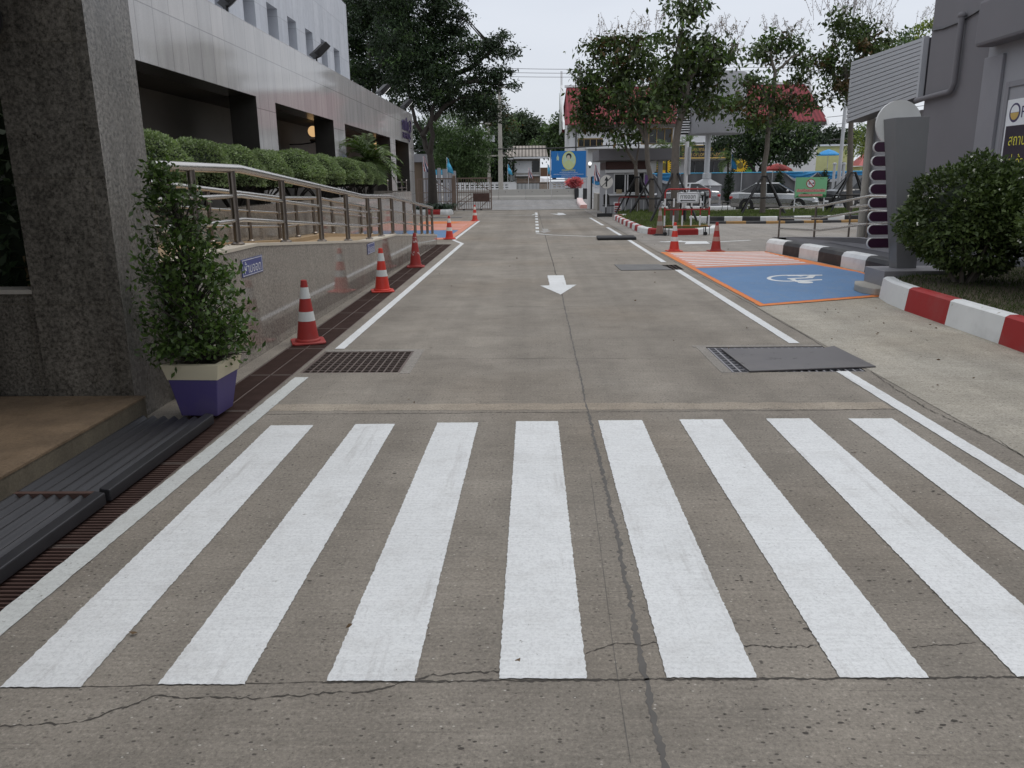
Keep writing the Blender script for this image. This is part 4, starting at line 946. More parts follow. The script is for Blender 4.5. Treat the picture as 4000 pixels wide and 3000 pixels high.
kerb('kerb', 'tall red and white kerb along the grass bed on the right', [(5.15, 11.85), (5.03, 11.3), (4.98, 10.65), (4.975, 9.6), (4.97, 8.4), (4.94, 7.2), (4.93, 4.5)], .315, .20, [0, 1], [0, 1.22, 2.30, 3.44, 4.6, 5.8], [m_kwhite, m_kred], 1, 0, .025, .06)
kerb('kerb', 'big rounded black and white kerb behind the blue bay', [(5.70, 19.62), (5.86, 18.8), (5.98, 18.05), (6.09, 17.15), (6.18, 16.1), (6.27, 15.15), (6.30, 14.0)], .305, .34, [0, 1], [0, .82, 1.6, 2.5, 3.55, 4.5], [m_kwhite, m_kblack], 1, 0, .09, .015)
kerb('kerb', 'red and white kerb around the grass island with the barricade', [(4.2, 37.2), (3.72, 36.3), (3.66, 33), (3.66, 30.2), (3.64, 28.2), (3.66, 26.9), (3.86, 26.1), (4.5, 25.62), (5.3, 25.72), (6.05, 26.5), (6.3, 27.4)], .20, .22, [0, 1, 0, 1, 0, 1, 0, 1, 0, 1, 0, 1, 0, 1, 0, 0, 1, 0, 1, 0, 0], [0, .5, 1.1, 1.8, 2.5, 3.2, 3.9, 4.6, 5.3, 6.0, 6.7, 7.4, 8.1, 8.9, 9.6, 10.4, 11.0, 11.5, 12.1, 12.9, 13.7], [m_kwhite, m_kred], 1, 0, .04)
kerb('kerb', 'long black and white kerb of the grass median across the side lane', [(6.35, 32.6), (9.2, 31.9), (13.0, 32.3), (22, 33.0)], .26, .2, [0, 1], .68, [m_kwhite, m_kblack], 1, 0, .03)
kerb('kerb', 'low old yellow and black kerb in front of the median kerb', [(6.9, 31.95), (9.2, 31.5), (13.0, 31.9), (22, 32.6)], .10, .3, [0, 1], .75, [m_kblack, m_kyel], 1, 0, .02)
kerb('kerb', 'white and black kerb under the grey chimney tower', [(7.4, 46.2), (10.05, 46.0), (13.5, 46.4)], .2, .3, [0, 1], [0, 4.2, 4.9, 5.6], [m_kwhite, m_kblack], 1, 0, .06)
kerb('kerb', 'red and white garden kerb by the brown gate', [(-6.3, 44.1), (-5.5, 43.85), (-4.5, 43.7), (-4.2, 44.0), (-4.2, 44.6)], .26, .35, [0, 1, 0], [0, .75, 1.5], [m_kwhite, m_kred], 1, 0, .11)
kerb('kerb', 'pink striped street corner kerb beside the white gate pillar', [(4.5, 70.0), (3.95, 60.0), (3.6, 50.6)], .22, .5, [0, 1], .9, [m_kwhite, m_pinkp], -1, 0, .05)
def bed(name, poly, z): obj(name, MB().prism([p for p in poly], 0.004, z), m_soil, kind='structure')
GB = [(5.14, 4.6), (8.9, 4.6), (8.9, 13.2), (6.45, 13.2), (6.3, 12.6), (5.3, 11.8), (5.18, 11.3), (5.14, 10.6)]
GI = [(3.88, 36.3), (3.84, 33), (3.84, 30), (3.84, 27), (4.0, 26.25), (4.55, 25.82), (5.2, 25.92), (5.85, 26.6), (6.1, 27.6), (6.5, 32.7), (9.2, 32.1), (13.0, 32.5), (22, 33.2), (22, 42.2), (9.4, 41.0), (7.6, 41.8), (6.8, 47), (4.4, 41)]
bed('planting_bed', GB, .285); bed('grass_island', GI, .14)
def inpoly(p, x, y):
    c = np.zeros(len(x), bool); n = len(p)
    for i in range(n):
        (x0, y0), (x1, y1) = p[i], p[i-1]
        c ^= ((y0 > y) != (y1 > y)) & (x < (x1-x0)*(y-y0)/(y1-y0+1e-12)+x0)
    return c
def grass(name, poly, z, n, h, wd, m, label, dens=None):
    xs = [p[0] for p in poly]; ys = [p[1] for p in poly]
    x = rng.uniform(min(xs), max(xs), n*3); y = rng.uniform(min(ys), max(ys), n*3)
    k = inpoly(poly, x, y); x, y = x[k][:n], y[k][:n]
    if dens is not None:
        nn = np.sin(x*1.7+1)*np.sin(y*1.3)+np.sin(x*4.1)*np.sin(y*3.3+2)*.6; k = rng.random(len(x)) < np.clip(dens+.35*nn, .08, 1); x, y = x[k], y[k]
    n = len(x); a = rng.uniform(0, 6.283, n); hh = h*rng.uniform(.4, 1.2, n); ln = rng.uniform(-.6, .6, (n, 2))*hh[:, None]
    V = np.empty((n, 3, 3)); dx, dy = np.cos(a)*wd, np.sin(a)*wd
    V[:, 0] = np.c_[x-dx, y-dy, np.full(n, z)]; V[:, 1] = np.c_[x+dx, y+dy, np.full(n, z)]; V[:, 2] = np.c_[x+ln[:, 0], y+ln[:, 1], z+hh]
    me = bpy.data.meshes.new(name); me.vertices.add(n*3); me.vertices.foreach_set('co', V.ravel()); me.loops.add(n*3); me.loops.foreach_set('vertex_index', np.arange(n*3, dtype=np.int32))
    me.polygons.add(n); me.polygons.foreach_set('loop_start', np.arange(0, n*3, 3, dtype=np.int32)); me.polygons.foreach_set('loop_total', np.full(n, 3, np.int32)); me.materials.append(m); me.update(calc_edges=True)
    return link(bpy.data.objects.new(name, me), None, label, 'grass', None, 'stuff')
grass('grass', GB, .285, 42000, .055, .0035, l_grassd, 'dark patchy grass in the bed under the round bushes', .8)
grass('grass', GI, .14, 52000, .11, .010, l_grass, 'green grass on the island and median under the propped trees', .85)

# ------------------------------------------------------------------ right side: bushes, totem, building, ramp
def bush(name, label, loc, r, n, size, seed, mat_=l_ball, flowers=60, cat='bush'):
    t = thing(name, label, cat, loc, 0, None); q = random.Random(seed); pts_ = []; outs = []
    for k in range(46):
        d = Vector((q.gauss(0, 1), q.gauss(0, 1), q.gauss(.1, .8))).normalized(); c = np.array([d.x*r[0]*.80, d.y*r[1]*.80, d.z*r[2]*.80])
        s_ = q.uniform(.16, .30)*max(r); p, dd = in_ell(c, (s_, s_, s_*.8), n//46, .5); pts_.append(p); outs.append(dd*.5+np.array([d.x, d.y, d.z+.3]))
    pts_ = np.concatenate(pts_); outs = np.concatenate(outs)
    sp_, sd = in_ell((0, 0, 0), r, n, .78); lump = 1+.13*np.sin(sd[:, :1]*5+seed)*np.sin(sd[:, 1:2]*6)+.09*np.sin(sd[:, 2:3]*7+sd[:, :1]*4)
    pts_ = np.concatenate([pts_, sp_*lump]); outs = np.concatenate([outs, sd*.8])
    leaves('foliage', pts_, size, mat_, t, .5, 0.0, outs)
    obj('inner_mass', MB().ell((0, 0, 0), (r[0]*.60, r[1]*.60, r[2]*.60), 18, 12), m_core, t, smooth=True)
    s_ = MB()
    for k in range(6):
        a = k*1.05+q.random(); s_.tube([(.10*math.cos(a), .10*math.sin(a), -loc[2]+.28), (.22*math.cos(a), .22*math.sin(a), -r[2]*.9), (.5*r[0]*math.cos(a), .5*r[1]*math.sin(a), -r[2]*.3)], [.032, .026, .018], 7)
    obj('stems', s_, m_bark, t)
    if flowers:
        f = []
        for k in range(flowers):
            d = Vector((q.gauss(0, 1), q.gauss(-.4, .8), q.gauss(.3, .7))).normalized()
            for j in range(4): f.append((d.x*r[0]*1.06+q.gauss(0, .008), d.y*r[1]*1.06+q.gauss(0, .008), d.z*r[2]*1.04+q.gauss(0, .008)))
        leaves('blossom', f, .026, m_flower, t, .9, 0)
    return t
bush('round_bush', 'round bush with small white flowers beside the grey totem', (6.08, 11.35, 1.17), (.88, .8, .78), 11000, .07, 1, flowers=30)
bush('round_bush', 'larger round bush at the right frame edge above the red kerb', (6.95, 9.75, 1.22), (.98, .9, .86), 12500, .07, 2, flowers=30)
TY, K = 12.6, .8
def tx(v): return v*K
t = thing('totem_sign', 'grey totem with plum coloured rounded plates and a white disc behind', 'sign', (5.8, TY, .35)); OFF = (5.8, TY, .35)
obj('pillar', MB().add([(5.70, TY-.02, .35), (6.0, TY-.02, .35), (5.95, TY-.02, 2.60), (5.445, TY-.02, 2.585), (5.66, TY+.16, .35), (6.0, TY+.16, .35), (5.95, TY+.16, 2.60), (5.345, TY+.16, 2.57)],
    [(0, 1, 2, 3), (1, 5, 6, 2), (5, 4, 7, 6), (4, 0, 3, 7), (3, 2, 6, 7), (1, 0, 4, 5)]), m_totem, t, off=OFF, bevel=0.004)
dk = [(5.585+.335*math.cos(k*math.pi/24), TY+.17, 2.515+.335*math.sin(k*math.pi/24)) for k in range(48)]
obj('disc', MB().slab(dk[::-1], (0, .05, 0)), m_silver, t, off=OFF)
for i, v in enumerate((2.28, 2.02, 1.76, 1.50, 1.24, .98, .725, .47)):
    z = 1.75+(v-1.75)*K; xl = (5.245, 5.235, 5.24, 5.25, 5.255, 5.27, 5.28, 5.29)[i]; r_ = .075
    def pill(r_, y0, y1):
        o = [(xl+.078+r_*math.cos(a), y0, z+r_*math.sin(a)) for a in [math.pi/2+math.pi*k/14 for k in range(15)]]+[(5.78, y0, z-r_), (5.78, y0, z+r_)]
        return MB().slab(o, (0, y1-y0, 0))
    po = obj('plate', pill(.072, TY+.165, TY+.20), m_plum, t, off=OFF)
    obj('plate_rim', pill(.081, TY+.172, TY+.215), m_silver, po, off=OFF)
obj('totem_plinth', MB().box(5.36, 6.42, 12.22, 12.95, .004, .348), m_greym, None, 'grey plinth block under the totem', 'plinth', bevel=0.008)
sl_ = MB().slab([(5.16, 12.02, .006), (5.5, 11.98, .006), (5.72, 12.2, .006), (5.72, 12.9, .006), (5.22, 12.95, .006), (5.08, 12.6, .006), (5.06, 12.3, .006)], (0, 0, .11))
obj('broken_slab', sl_, m_conc, None, 'broken concrete slab jutting over the blue bay below the totem', 'slab', bevel=0.015)
# grey building with sign box
RX = 9.0
rb = thing('grey_building', 'grey rendered building along the right side with pipes', 'building', (RX, 10, 0)); OFF = (RX, 10, 0)
obj('wall', MB().box(RX, RX+9, -8, 19.38, 0, 9.0), m_greyb, rb, off=OFF)
obj('pale_wall_field', MB().box(RX-.03, RX-.002, -4, 16.86, 0, 4.35), m_greyl, rb, off=OFF)
obj('pilaster', MB().box(RX-.10, RX-.032, 16.22, 16.86, 0, 3.95), m_greym, rb, off=OFF, bevel=.01)
fr = MB(); fr.box(RX-.06, RX-.032, 15.96, 16.06, 0, 3.42); fr.box(RX-.06, RX-.032, 8, 15.955, 3.32, 3.42); obj('panel_frame', fr, m_greym, rb, off=OFF)
obj('wall_box', MB().box(RX-.42, RX-.032, 12.5, 16.7, 4.12, 4.95), m_greyb, rb, off=OFF, bevel=.06)
obj('drain_pipe', MB().tube([(RX-.09, 17.95, 4.92), (RX-.09, 17.95, 3.62), (RX-.09, 18.02, 3.50), (RX-.09, 18.12, 3.46), (RX-.09, 19.60, 3.42)], .06, 12).ell((RX-.09, 17.95, 4.93), (.085, .085, .07), 12, 8), m_greyb, rb, smooth=True, off=OFF)
obj('cable', MB().tube([(RX-.03, 19.3, 4.86), (RX-.03, 18.8, 4.82), (RX-.03, 18.0, 4.83), (RX-.03, 17.2, 4.95), (RX-.03, 16.7, 5.02), (RX-.3, 16.4, 5.05)], .018, 8), m_black, rb, off=OFF)
obj('annexe_wall', MB().box(RX+.6, RX+6, 19.39, 24.0, 0, 3.3), m_greyl, rb, off=OFF)
t = thing('sign_box', 'horizontally ribbed aluminium sign box fixed to the grey building', 'sign box', (RX, 21.8, 3.3)); OFF = (RX, 21.8, 3.3)
def zb(Y): return 3.50-(Y-19.72)*.07
obj('casing', MB().slab([(RX-.02, 19.72, zb(19.72)), (RX-.02, 23.86, zb(23.86)), (RX-.02, 23.86, 4.83), (RX-.02, 19.72, 4.79)], (.42, 0, 0)), m_cladd, t, off=OFF)
for i in range(14):
    f0, f1 = i/14+.006, (i+1)/14-.006; a0_, a1_ = zb(19.72)+(4.79-zb(19.72))*f0, zb(19.72)+(4.79-zb(19.72))*f1; b0_, b1_ = zb(23.86)+(4.83-zb(23.86))*f0, zb(23.86)+(4.83-zb(23.86))*f1
    obj('slat', MB().slab([(RX-.045, 19.70, a0_), (RX-.045, 23.88, b0_), (RX-.045, 23.88, b1_), (RX-.045, 19.70, a1_)], (.02, 0, 0)), m_clad, t, off=OFF)
obj('end_cap', MB().box(RX-.06, RX+.06, 19.60, 19.70, 3.48, 4.80), m_clad, t, off=OFF)
pt = thing('poster', 'dark poster with yellow lettering and a round emblem on the grey building', 'poster', (RX-.035, 14.6, 2.35)); 
obj('poster_base', MB().box(-.006, 0, -1.35, 1.35, -.75, .74), m_signw, pt)
obj('poster_field', MB().box(-.009, -.0065, -1.33, 1.30, -.74, .27), m_poster, pt)
YP = 1.30
t_ = text('lettering', 'PEA', m_letter, pt, (-.009, YP-.72, .50), (0, -1, 0), (0, 0, 1), .58, .20)
em = MB().slab([(-.010, YP-.22+.17*math.cos(k*math.pi/16), .50+.17*math.sin(k*math.pi/16)) for k in range(32)], (.003, 0, 0)); obj('emblem', em, m_letter, pt)
em = MB().slab([(-.012, YP-.22+.13*math.cos(k*math.pi/12), .50+.13*math.sin(k*math.pi/12)) for k in range(12, 25)], (.0015, 0, 0)); obj('emblem_gold', em, m_gold, pt)
em = MB().slab([(-.012, YP-.22+.13*math.cos(k*math.pi/12), .505+.13*math.sin(k*math.pi/12)) for k in range(0, 13)], (.0015, 0, 0)); obj('emblem_white', em, m_signw, pt)
text('lettering', 'สถานประกอบการ', m_yelp, pt, (-.011, YP-1.02, .02), (0, -1, 0), (0, 0, 1), 1.75, .21)
text('lettering', 'ว่าด้วยการป้องกัน', m_yelp, pt, (-.011, YP-1.06, -.36), (0, -1, 0), (0, 0, 1), 1.65, .24)
text('lettering', '* ยาเสพติด พิษภัย', m_signw, pt, (-.011, YP-.86, -.66), (0, -1, 0), (0, 0, 1), 1.5, .15)
obj('support_post', MB().tube([(9.48, 23.4, 0), (9.46, 23.4, 3.3)], .10, 12), m_conc, None, 'weathered round post under the far end of the sign box', 'post', smooth=True)
t = thing('grey_column', 'square grey column behind the plum totem plates', 'column', (10.0, 23.7, 0)); 
obj('shaft', MB().box(-.17, .17, -.17, .17, 0, 4.3), m_greyb, t); obj('base', MB().box(-.22, .22, -.22, .22, 0, .12), m_conc, t)
t = thing('gate_pillar', 'grey rendered pillar beside the black car', 'pillar', (12.45, 30.0, 0)); obj('shaft', MB().box(-.14, .14, -.14, .14, 0, 2.25), m_greym, t); obj('cap', MB().box(-.17, .17, -.17, .17, 2.25, 2.30), m_greyl, t)
rp = thing('side_ramp', 'grey platform and ramp behind the black and white kerb', 'ramp', (7.3, 18, 0)); OFF = (7.3, 18, 0)
obj('platform', MB().slab([(6.2, 19.6, .004), (6.66, 13.3, .004), (8.98, 13.3, .004), (8.98, 19.3, .004), (7.4, 19.6, .004)], (0, 0, .20)), simple('dark_floor', (0.07, 0.07, 0.078), .6), rp, off=OFF)
obj('side_wall', MB().slab([(7.05, 22.4, .15), (7.30, 18.1, .42), (7.62, 14.2, .42), (7.62, 14.2, .004), (7.30, 18.1, .004), (7.05, 22.4, .004)], (.14, .01, 0)), m_greym, rp, off=OFF)
obj('ramp_slope', MB().slab([(7.2, 24.2, .02), (8.4, 24.2, .02), (8.6, 18.1, .40), (7.45, 18.1, .40)], (0, 0, -.012)), m_greym, rp, off=OFF)
def rrail(name, label, pts, posts, top, mids):
    t = thing(name, label, 'railing', pts[0]); OFF = pts[0]
    obj('handrail', MB().tube([(p[0], p[1], p[2]+top) for p in pts], .030, 12), m_steel, t, smooth=True, off=OFF)
    for m_ in mids: obj('mid_rail', MB().tube([(p[0], p[1], p[2]+m_) for p in pts], .024, 10), m_steel, t, smooth=True, off=OFF)
    for p in posts: obj('post', MB().tube([p, (p[0], p[1], p[2]+top-.01)], .027, 10), m_steeld, t, smooth=True, off=OFF)
rrail('railing', 'outer stainless railing of the side ramp behind the kerb', [(7.22, 23.67, 0), (7.20, 20.3, .15), (7.46, 18.1, .42), (7.85, 13.5, .42)], [(7.22, 23.67, 0), (7.21, 20.7, .13), (7.46, 18.1, .42), (7.7, 15.2, .42)], .90, (.30, .60))
rrail('railing', 'shorter inner stainless railing of the side ramp', [(9.05, 23.2, 0), (8.7, 20.3, .18), (8.62, 18.1, .42)], [(9.05, 23.2, 0), (8.62, 18.1, .42)], .90, (.42,))

# ------------------------------------------------------------------ trees
def curvy(path, q, j):
    out = []
    for a, b in zip(path[:-1], path[1:]):
        out.append(a); out.append(a.lerp(b, .5)+Vector((q.gauss(0, j), q.gauss(0, j), q.gauss(0, j))))
    return out+[path[-1]]
def tree(name, label, Y, trunk, forks, blobs, mats, size, dens, bark, tr=.15, seed=1, group=None, droop=.35, mixw=None, sprays=None, spray_n=9, aspect=.42, ydepth=1.0):
    q = random.Random(seed); px = Y/FOC
    base = at(*trunk[0], Y); base.z = max(base.z, 0) if base.z > .05 else 0.0
    t = thing(name, label, 'tree', base, 0, group)
    T = MB(); P = [base]+[at(u, v, Y) for u, v in trunk[1:]]; n = len(P)
    T.tube([p-base for p in curvy(P, q, tr*.12)], [tr*(1.15-.55*i/(2*n-2)) for i in range(2*n-1)], 9)
    cand = P[len(P)//2:]
    cand = P[len(P)//2:]
    for f in forks:
        F = [at(u, v, Y)+Vector((0, q.uniform(-.4, .4)*(1 if i else 0), 0)) for i, (u, v) in enumerate(f)]; m = len(F); cand = cand+F[1:]
        T.tube([p-base for p in curvy(F, q, tr*.15)], [tr*(.62-.42*i/(2*m-2)) for i in range(2*m-1)], 7)
    pts_, mi = [], []
    hub = P[-1]
    for (u, v, ru, rv) in blobs:
        yo = q.uniform(-1, 1)*ydepth*max(ru, rv)*px*.8
        c = at(u, v, Y)+Vector((0, yo, 0)); rx, rz2 = ru*px, rv*px; ry = (rx+rz2)*.55
        near = min(cand, key=lambda p: (p-c).length+max(0, p.z-c.z)*1.2)
        T.tube(curvy([near-base, near.lerp(c, .5)-base+Vector((0, 0, .1*rx)), c-base], q, .05*rx), [tr*.22, tr*.15, tr*.11, tr*.07, tr*.03], 5)
        k = int(12.0*dens*(ru*rv)*math.pi*px*px)
        nc = max(6, int(k/34))
        cc, _ = in_ell(tuple(c-base), (rx, ry, rz2), nc, .25)
        for c2 in cc:
            m_ = max(6, int(k/nc)); sp_ = size*q.uniform(.6, 1.45)
            pts_.append(c2+rng.normal(size=(m_, 3))*np.array([sp_, sp_, sp_*.6])); 
            mm = q.random(); mi += [0 if mixw is None else next(i for i, w_ in enumerate(np.cumsum(mixw)) if mm <= w_+1e-6)]*m_
    if sprays:
        S = T; lp = []
        for (u, v, s_) in sprays:
            for k in range(spray_n):
                b_ = at(u, v, Y)-base; L = s_*px*q.uniform(.7, 1.7); d = Vector((q.gauss(0, .5), q.gauss(0, .35), 1)).normalized(); b_ = b_+Vector((q.gauss(0, .45)*s_*px, q.gauss(0, .3), q.uniform(-.35, .35)*s_*px))
                e_ = b_+d*L; S.tube([b_, b_.lerp(e_, .5)+Vector((q.gauss(0, .03), 0, 0)), e_], [.010, .008, .005], 4, 1, cap=False)
                for j in range(11): lp.append(b_.lerp(e_, q.uniform(.3, 1))+Vector((q.gauss(0, .035), q.gauss(0, .035), q.gauss(0, .03))))
        pts_.append(np.array(lp)); mi += [len(mats)]*len(lp)
    obj('trunk', T, [bark, m_twig], t, smooth=True)
    size = np.where(np.array(mi) < len(mats), size, size*.34)
    leaves('crown', np.concatenate(pts_), size, list(mats)+[l_pale], t, aspect, droop, None, mi)
    return t
BK = 'trees by the brown gate'
tree('large_tree', 'large dark tree with leaning forked trunk beside the brown gate', 46, [(1692, 835), (1688, 700), (1678, 590)],
     [[(1678, 600), (1655, 540), (1625, 480), (1605, 400), (1590, 300)], [(1680, 600), (1692, 530), (1690, 460), (1705, 380), (1740, 300)], [(1692, 470), (1740, 410), (1800, 380)], [(1650, 530), (1690, 450), (1660, 380)], [(1740, 300), (1850, 260), (1930, 190)], [(1740, 330), (1860, 320), (1960, 330)]],
     [(1600, 60, 150, 100), (1700, 120, 90, 80), (1580, 190, 130, 90), (1690, 240, 110, 80), (1620, 310, 110, 80), (1740, 320, 100, 70), (1820, 210, 80, 45), (1880, 190, 60, 35), (1935, 175, 45, 28), (1960, 140, 22, 18), (1880, 300, 80, 50), (1960, 215, 50, 22), (2010, 200, 28, 14), (1960, 290, 40, 28), (2015, 335, 26, 12), (1930, 350, 40, 18), (1800, 390, 90, 50), (1690, 390, 90, 50), (1890, 400, 60, 40), (1790, 120, 50, 40), (1810, 60, 30, 25), (1740, 20, 70, 45), (1560, -60, 200, 90), (1860, 450, 70, 35), (1940, 450, 30, 18), (1720, -40, 60, 50)],
     [l_dark, l_mid], .20, 46, m_barkd, .27, 3, BK, .5, [.90, .10], aspect=.38)
tree('dark_tree', 'dark tree right behind the upper building corner', 52, [(1452, 640), (1462, 450), (1465, 300)], [[(1465, 330), (1440, 200), (1420, 100)], [(1465, 330), (1500, 220), (1510, 120)]],
     [(1420, 60, 70, 80), (1500, 80, 90, 80), (1440, 180, 90, 70), (1530, 200, 80, 70), (1470, 280, 90, 60), (1400, 280, 60, 60), (1540, 330, 60, 45), (1450, -40, 120, 70), (1560, 400, 50, 30), (1420, 360, 50, 35)], [l_dark, l_mid], .22, 34, m_barkd, .20, 5, BK, .5, [.88, .12])
tree('dark_tree', 'thin trunked dark tree showing between the building and the larger trees', 54, [(1380, 640), (1385, 420), (1385, 260)], [[(1385, 300), (1370, 160), (1360, 60)]],
     [(1375, 60, 60, 90), (1385, 180, 60, 80), (1370, -60, 90, 80), (1390, 260, 50, 50)], [l_dark], .22, 30, m_barkd, .16, 6, BK, .5)
tree('fresh_green_tree', 'drooping fresh green tree behind the forked trunk', 64, [(1760, 770), (1770, 640), (1780, 560)], [],
     [(1770, 480, 70, 50), (1830, 530, 70, 60), (1760, 560, 70, 50), (1820, 600, 70, 50), (1870, 600, 50, 60), (1740, 630, 60, 40), (1800, 650, 70, 40), (1700, 500, 40, 60), (1860, 660, 40, 45), (1890, 540, 35, 40)], [l_bam, l_mid], .28, 34, m_barkd, .16, 8, None, 1.1, [.7, .3], aspect=.22)
tree('background_tree', 'dark shaded tree filling the gap behind the gate', 84, [(1860, 760), (1860, 640)], [],
     [(1830, 620, 80, 60), (1900, 600, 70, 70), (1860, 690, 110, 50), (1790, 690, 80, 50), (1940, 660, 50, 70), (1930, 560, 50, 60), (1720, 640, 70, 70), (1700, 560, 60, 70), (1640, 560, 40, 110), (1640, 680, 50, 60)], [l_dark], .40, 16, m_barkd, .2, 9, None, .5)
tree('background_tree', 'brownish green tree right behind the tall utility pole', 98, [(1965, 720), (1965, 620)], [],
     [(1965, 470, 40, 40), (1985, 520, 45, 50), (1960, 570, 45, 50), (1990, 610, 40, 35), (1930, 500, 40, 40), (1910, 440, 40, 45), (1880, 400, 40, 30), (1900, 370, 30, 30), (1950, 410, 30, 30)], [l_rain, l_autumn, l_bam], .34, 16, m_barkd, .2, 10, None, .4, [.6, .22, .18])
tree('rain_tree', 'broad domed dark tree far beyond the house', 150, [(2050, 700), (2050, 610)], [[(2050, 620), (2000, 560)], [(2050, 620), (2110, 560)]],
     [(2030, 470, 60, 26), (1990, 500, 50, 26), (2080, 490, 55, 26), (2050, 510, 70, 26), (2115, 520, 45, 24), (2000, 540, 60, 24), (2075, 545, 60, 22), (2020, 575, 50, 20), (2100, 570, 50, 22), (2130, 545, 40, 24), (1975, 570, 40, 24)], [l_rain], .62, 10, m_barkd, .45, 12, None, .2)
tree('bright_tree', 'lighter green tree between the domed tree and the white gable', 112, [(2165, 700), (2165, 620)], [],
     [(2190, 480, 30, 30), (2210, 520, 35, 35), (2160, 520, 40, 30), (2140, 560, 55, 35), (2200, 560, 45, 35), (2095, 590, 55, 22), (2160, 590, 60, 25), (2220, 470, 20, 30), (2215, 600, 30, 30)], [l_bam, l_rain], .42, 16, m_barkd, .25, 13, None, .3, [.6, .4])
MY = 'propped street trees on the grass'
MX = [.62, .30, .08]; MT = [l_myr, l_myr2, l_autumn]
tree('propped_tree', 'propped young tree nearest the guard booth with slim trunk', 41.4, [(2490, 822), (2487, 700), (2482, 640), (2450, 590), (2440, 560)], [[(2484, 650), (2492, 570), (2480, 480)], [(2440, 560), (2410, 500), (2390, 430)]],
     [(2330, 210, 60, 50), (2390, 190, 60, 50), (2310, 300, 70, 50), (2380, 290, 70, 60), (2290, 390, 50, 50), (2350, 390, 70, 50), (2300, 470, 55, 35), (2370, 480, 60, 40), (2440, 430, 50, 45), (2430, 330, 55, 50), (2275, 440, 35, 30), (2480, 500, 40, 30), (2440, 530, 45, 28), (2255, 500, 20, 14), (2290, 515, 26, 14)],
     MT, .27, 20, m_bark, .10, 21, MY, .7, MX, [(2360, 150, 55), (2410, 150, 50), (2310, 200, 50), (2300, 300, 40), (2270, 340, 30)], 8)
tree('propped_tree', 'propped young tree with kinked trunk just right of the slim one', 40.0, [(2545, 830), (2545, 715), (2530, 640), (2525, 545), (2500, 500), (2470, 465)], [[(2525, 545), (2520, 470), (2510, 380), (2520, 280)], [(2520, 440), (2560, 360), (2580, 280)]],
     [(2450, 190, 60, 45), (2510, 180, 60, 50), (2470, 270, 65, 50), (2540, 270, 60, 50), (2440, 370, 55, 45), (2520, 360, 60, 50), (2580, 340, 45, 40), (2560, 440, 50, 35), (2490, 440, 50, 35), (2590, 400, 40, 30)],
     MT, .27, 20, m_bark, .125, 22, MY, .7, MX, [(2470, 150, 50), (2540, 140, 55), (2510, 130, 45)], 8)
tree('propped_tree', 'tallest propped tree behind the red barricade, crown leaving the frame', 31.2, [(2632, 867), (2635, 700), (2640, 560), (2655, 470), (2680, 380), (2690, 260)], [[(2680, 380), (2640, 260), (2650, 150)], [(2690, 260), (2660, 180), (2670, 60)], [(2680, 330), (2740, 240), (2800, 190)]],
     [(2660, 45, 55, 32), (2700, 20, 40, 25), (2650, 80, 45, 22), (2720, 5, 30, 20), (2745, 25, 20, 16), (2620, 150, 60, 26), (2690, 150, 55, 30), (2760, 160, 70, 36), (2820, 185, 50, 45), (2720, 220, 70, 45), (2620, 230, 50, 35), (2790, 240, 60, 40), (2660, 290, 70, 45), (2740, 290, 60, 45), (2800, 300, 50, 30), (2610, 310, 45, 40), (2640, 380, 60, 40), (2580, 370, 40, 35), (2720, 370, 60, 35), (2580, 440, 40, 30), (2650, 430, 40, 25), (2780, 400, 60, 30), (2740, 430, 50, 22), (2830, 230, 35, 30)],
     MT, .24, 26, m_bark, .15, 23, MY, .7, [.64, .31, .05], [(2590, 90, 45), (2640, 20, 40), (2810, 150, 60), (2860, 150, 45), (2780, 120, 40), (2870, 200, 40)], 8)
tree('propped_tree', 'propped tree behind the silver car with bright upper crown', 37.2, [(2978, 835), (2985, 650), (3000, 520), (3018, 400), (3028, 280), (3010, 215)], [[(3000, 520), (3040, 440), (3090, 380)], [(3018, 400), (2960, 330), (2900, 320)], [(3028, 280), (3080, 230), (3140, 200)]],
     [(3030, 130, 45, 26), (2990, 170, 60, 28), (3060, 170, 60, 30), (2950, 200, 45, 24), (3110, 190, 60, 35), (3030, 210, 55, 28), (3150, 260, 45, 35), (3120, 310, 40, 35), (2960, 330, 60, 35), (2900, 320, 40, 30), (2920, 400, 60, 40), (2980, 400, 50, 35), (2850, 420, 60, 30), (2780, 420, 50, 26), (2900, 470, 60, 35), (2970, 480, 50, 30), (3040, 420, 45, 40), (3090, 380, 45, 40), (3070, 470, 50, 30), (3140, 400, 50, 30), (3020, 360, 30, 30)],
     MT, .22, 24, m_bark, .11, 24, MY, .8, [.38, .55, .07], [(3010, 110, 35), (3060, 110, 40), (3110, 150, 40), (3160, 130, 40)], 7)
tree('propped_tree', 'propped tree beside the ribbed sign box with bare seed sprays on top', 38.6, [(3320, 838), (3322, 600), (3325, 480), (3310, 380), (3300, 250)], [[(3310, 380), (3270, 300), (3250, 230)], [(3310, 330), (3360, 230), (3400, 160)]],
     [(3290, 110, 60, 40), (3350, 110, 70, 40), (3260, 60, 40, 30), (3320, 170, 80, 45), (3400, 150, 45, 40), (3260, 200, 50, 45), (3340, 230, 70, 40), (3220, 260, 45, 40), (3290, 280, 60, 40), (3350, 290, 45, 28), (3240, 330, 45, 35), (3290, 350, 45, 30), (3180, 230, 35, 40), (3200, 390, 35, 25), (3430, 190, 35, 28), (3300, 400, 30, 18)],
     MT, .22, 22, m_bark, .13, 25, MY, .8, [.64, .26, .10], [(3240, 60, 60), (3290, 40, 70), (3340, 40, 60), (3400, 70, 60), (3450, 110, 50), (3480, 140, 40), (3380, 30, 60)], 12)
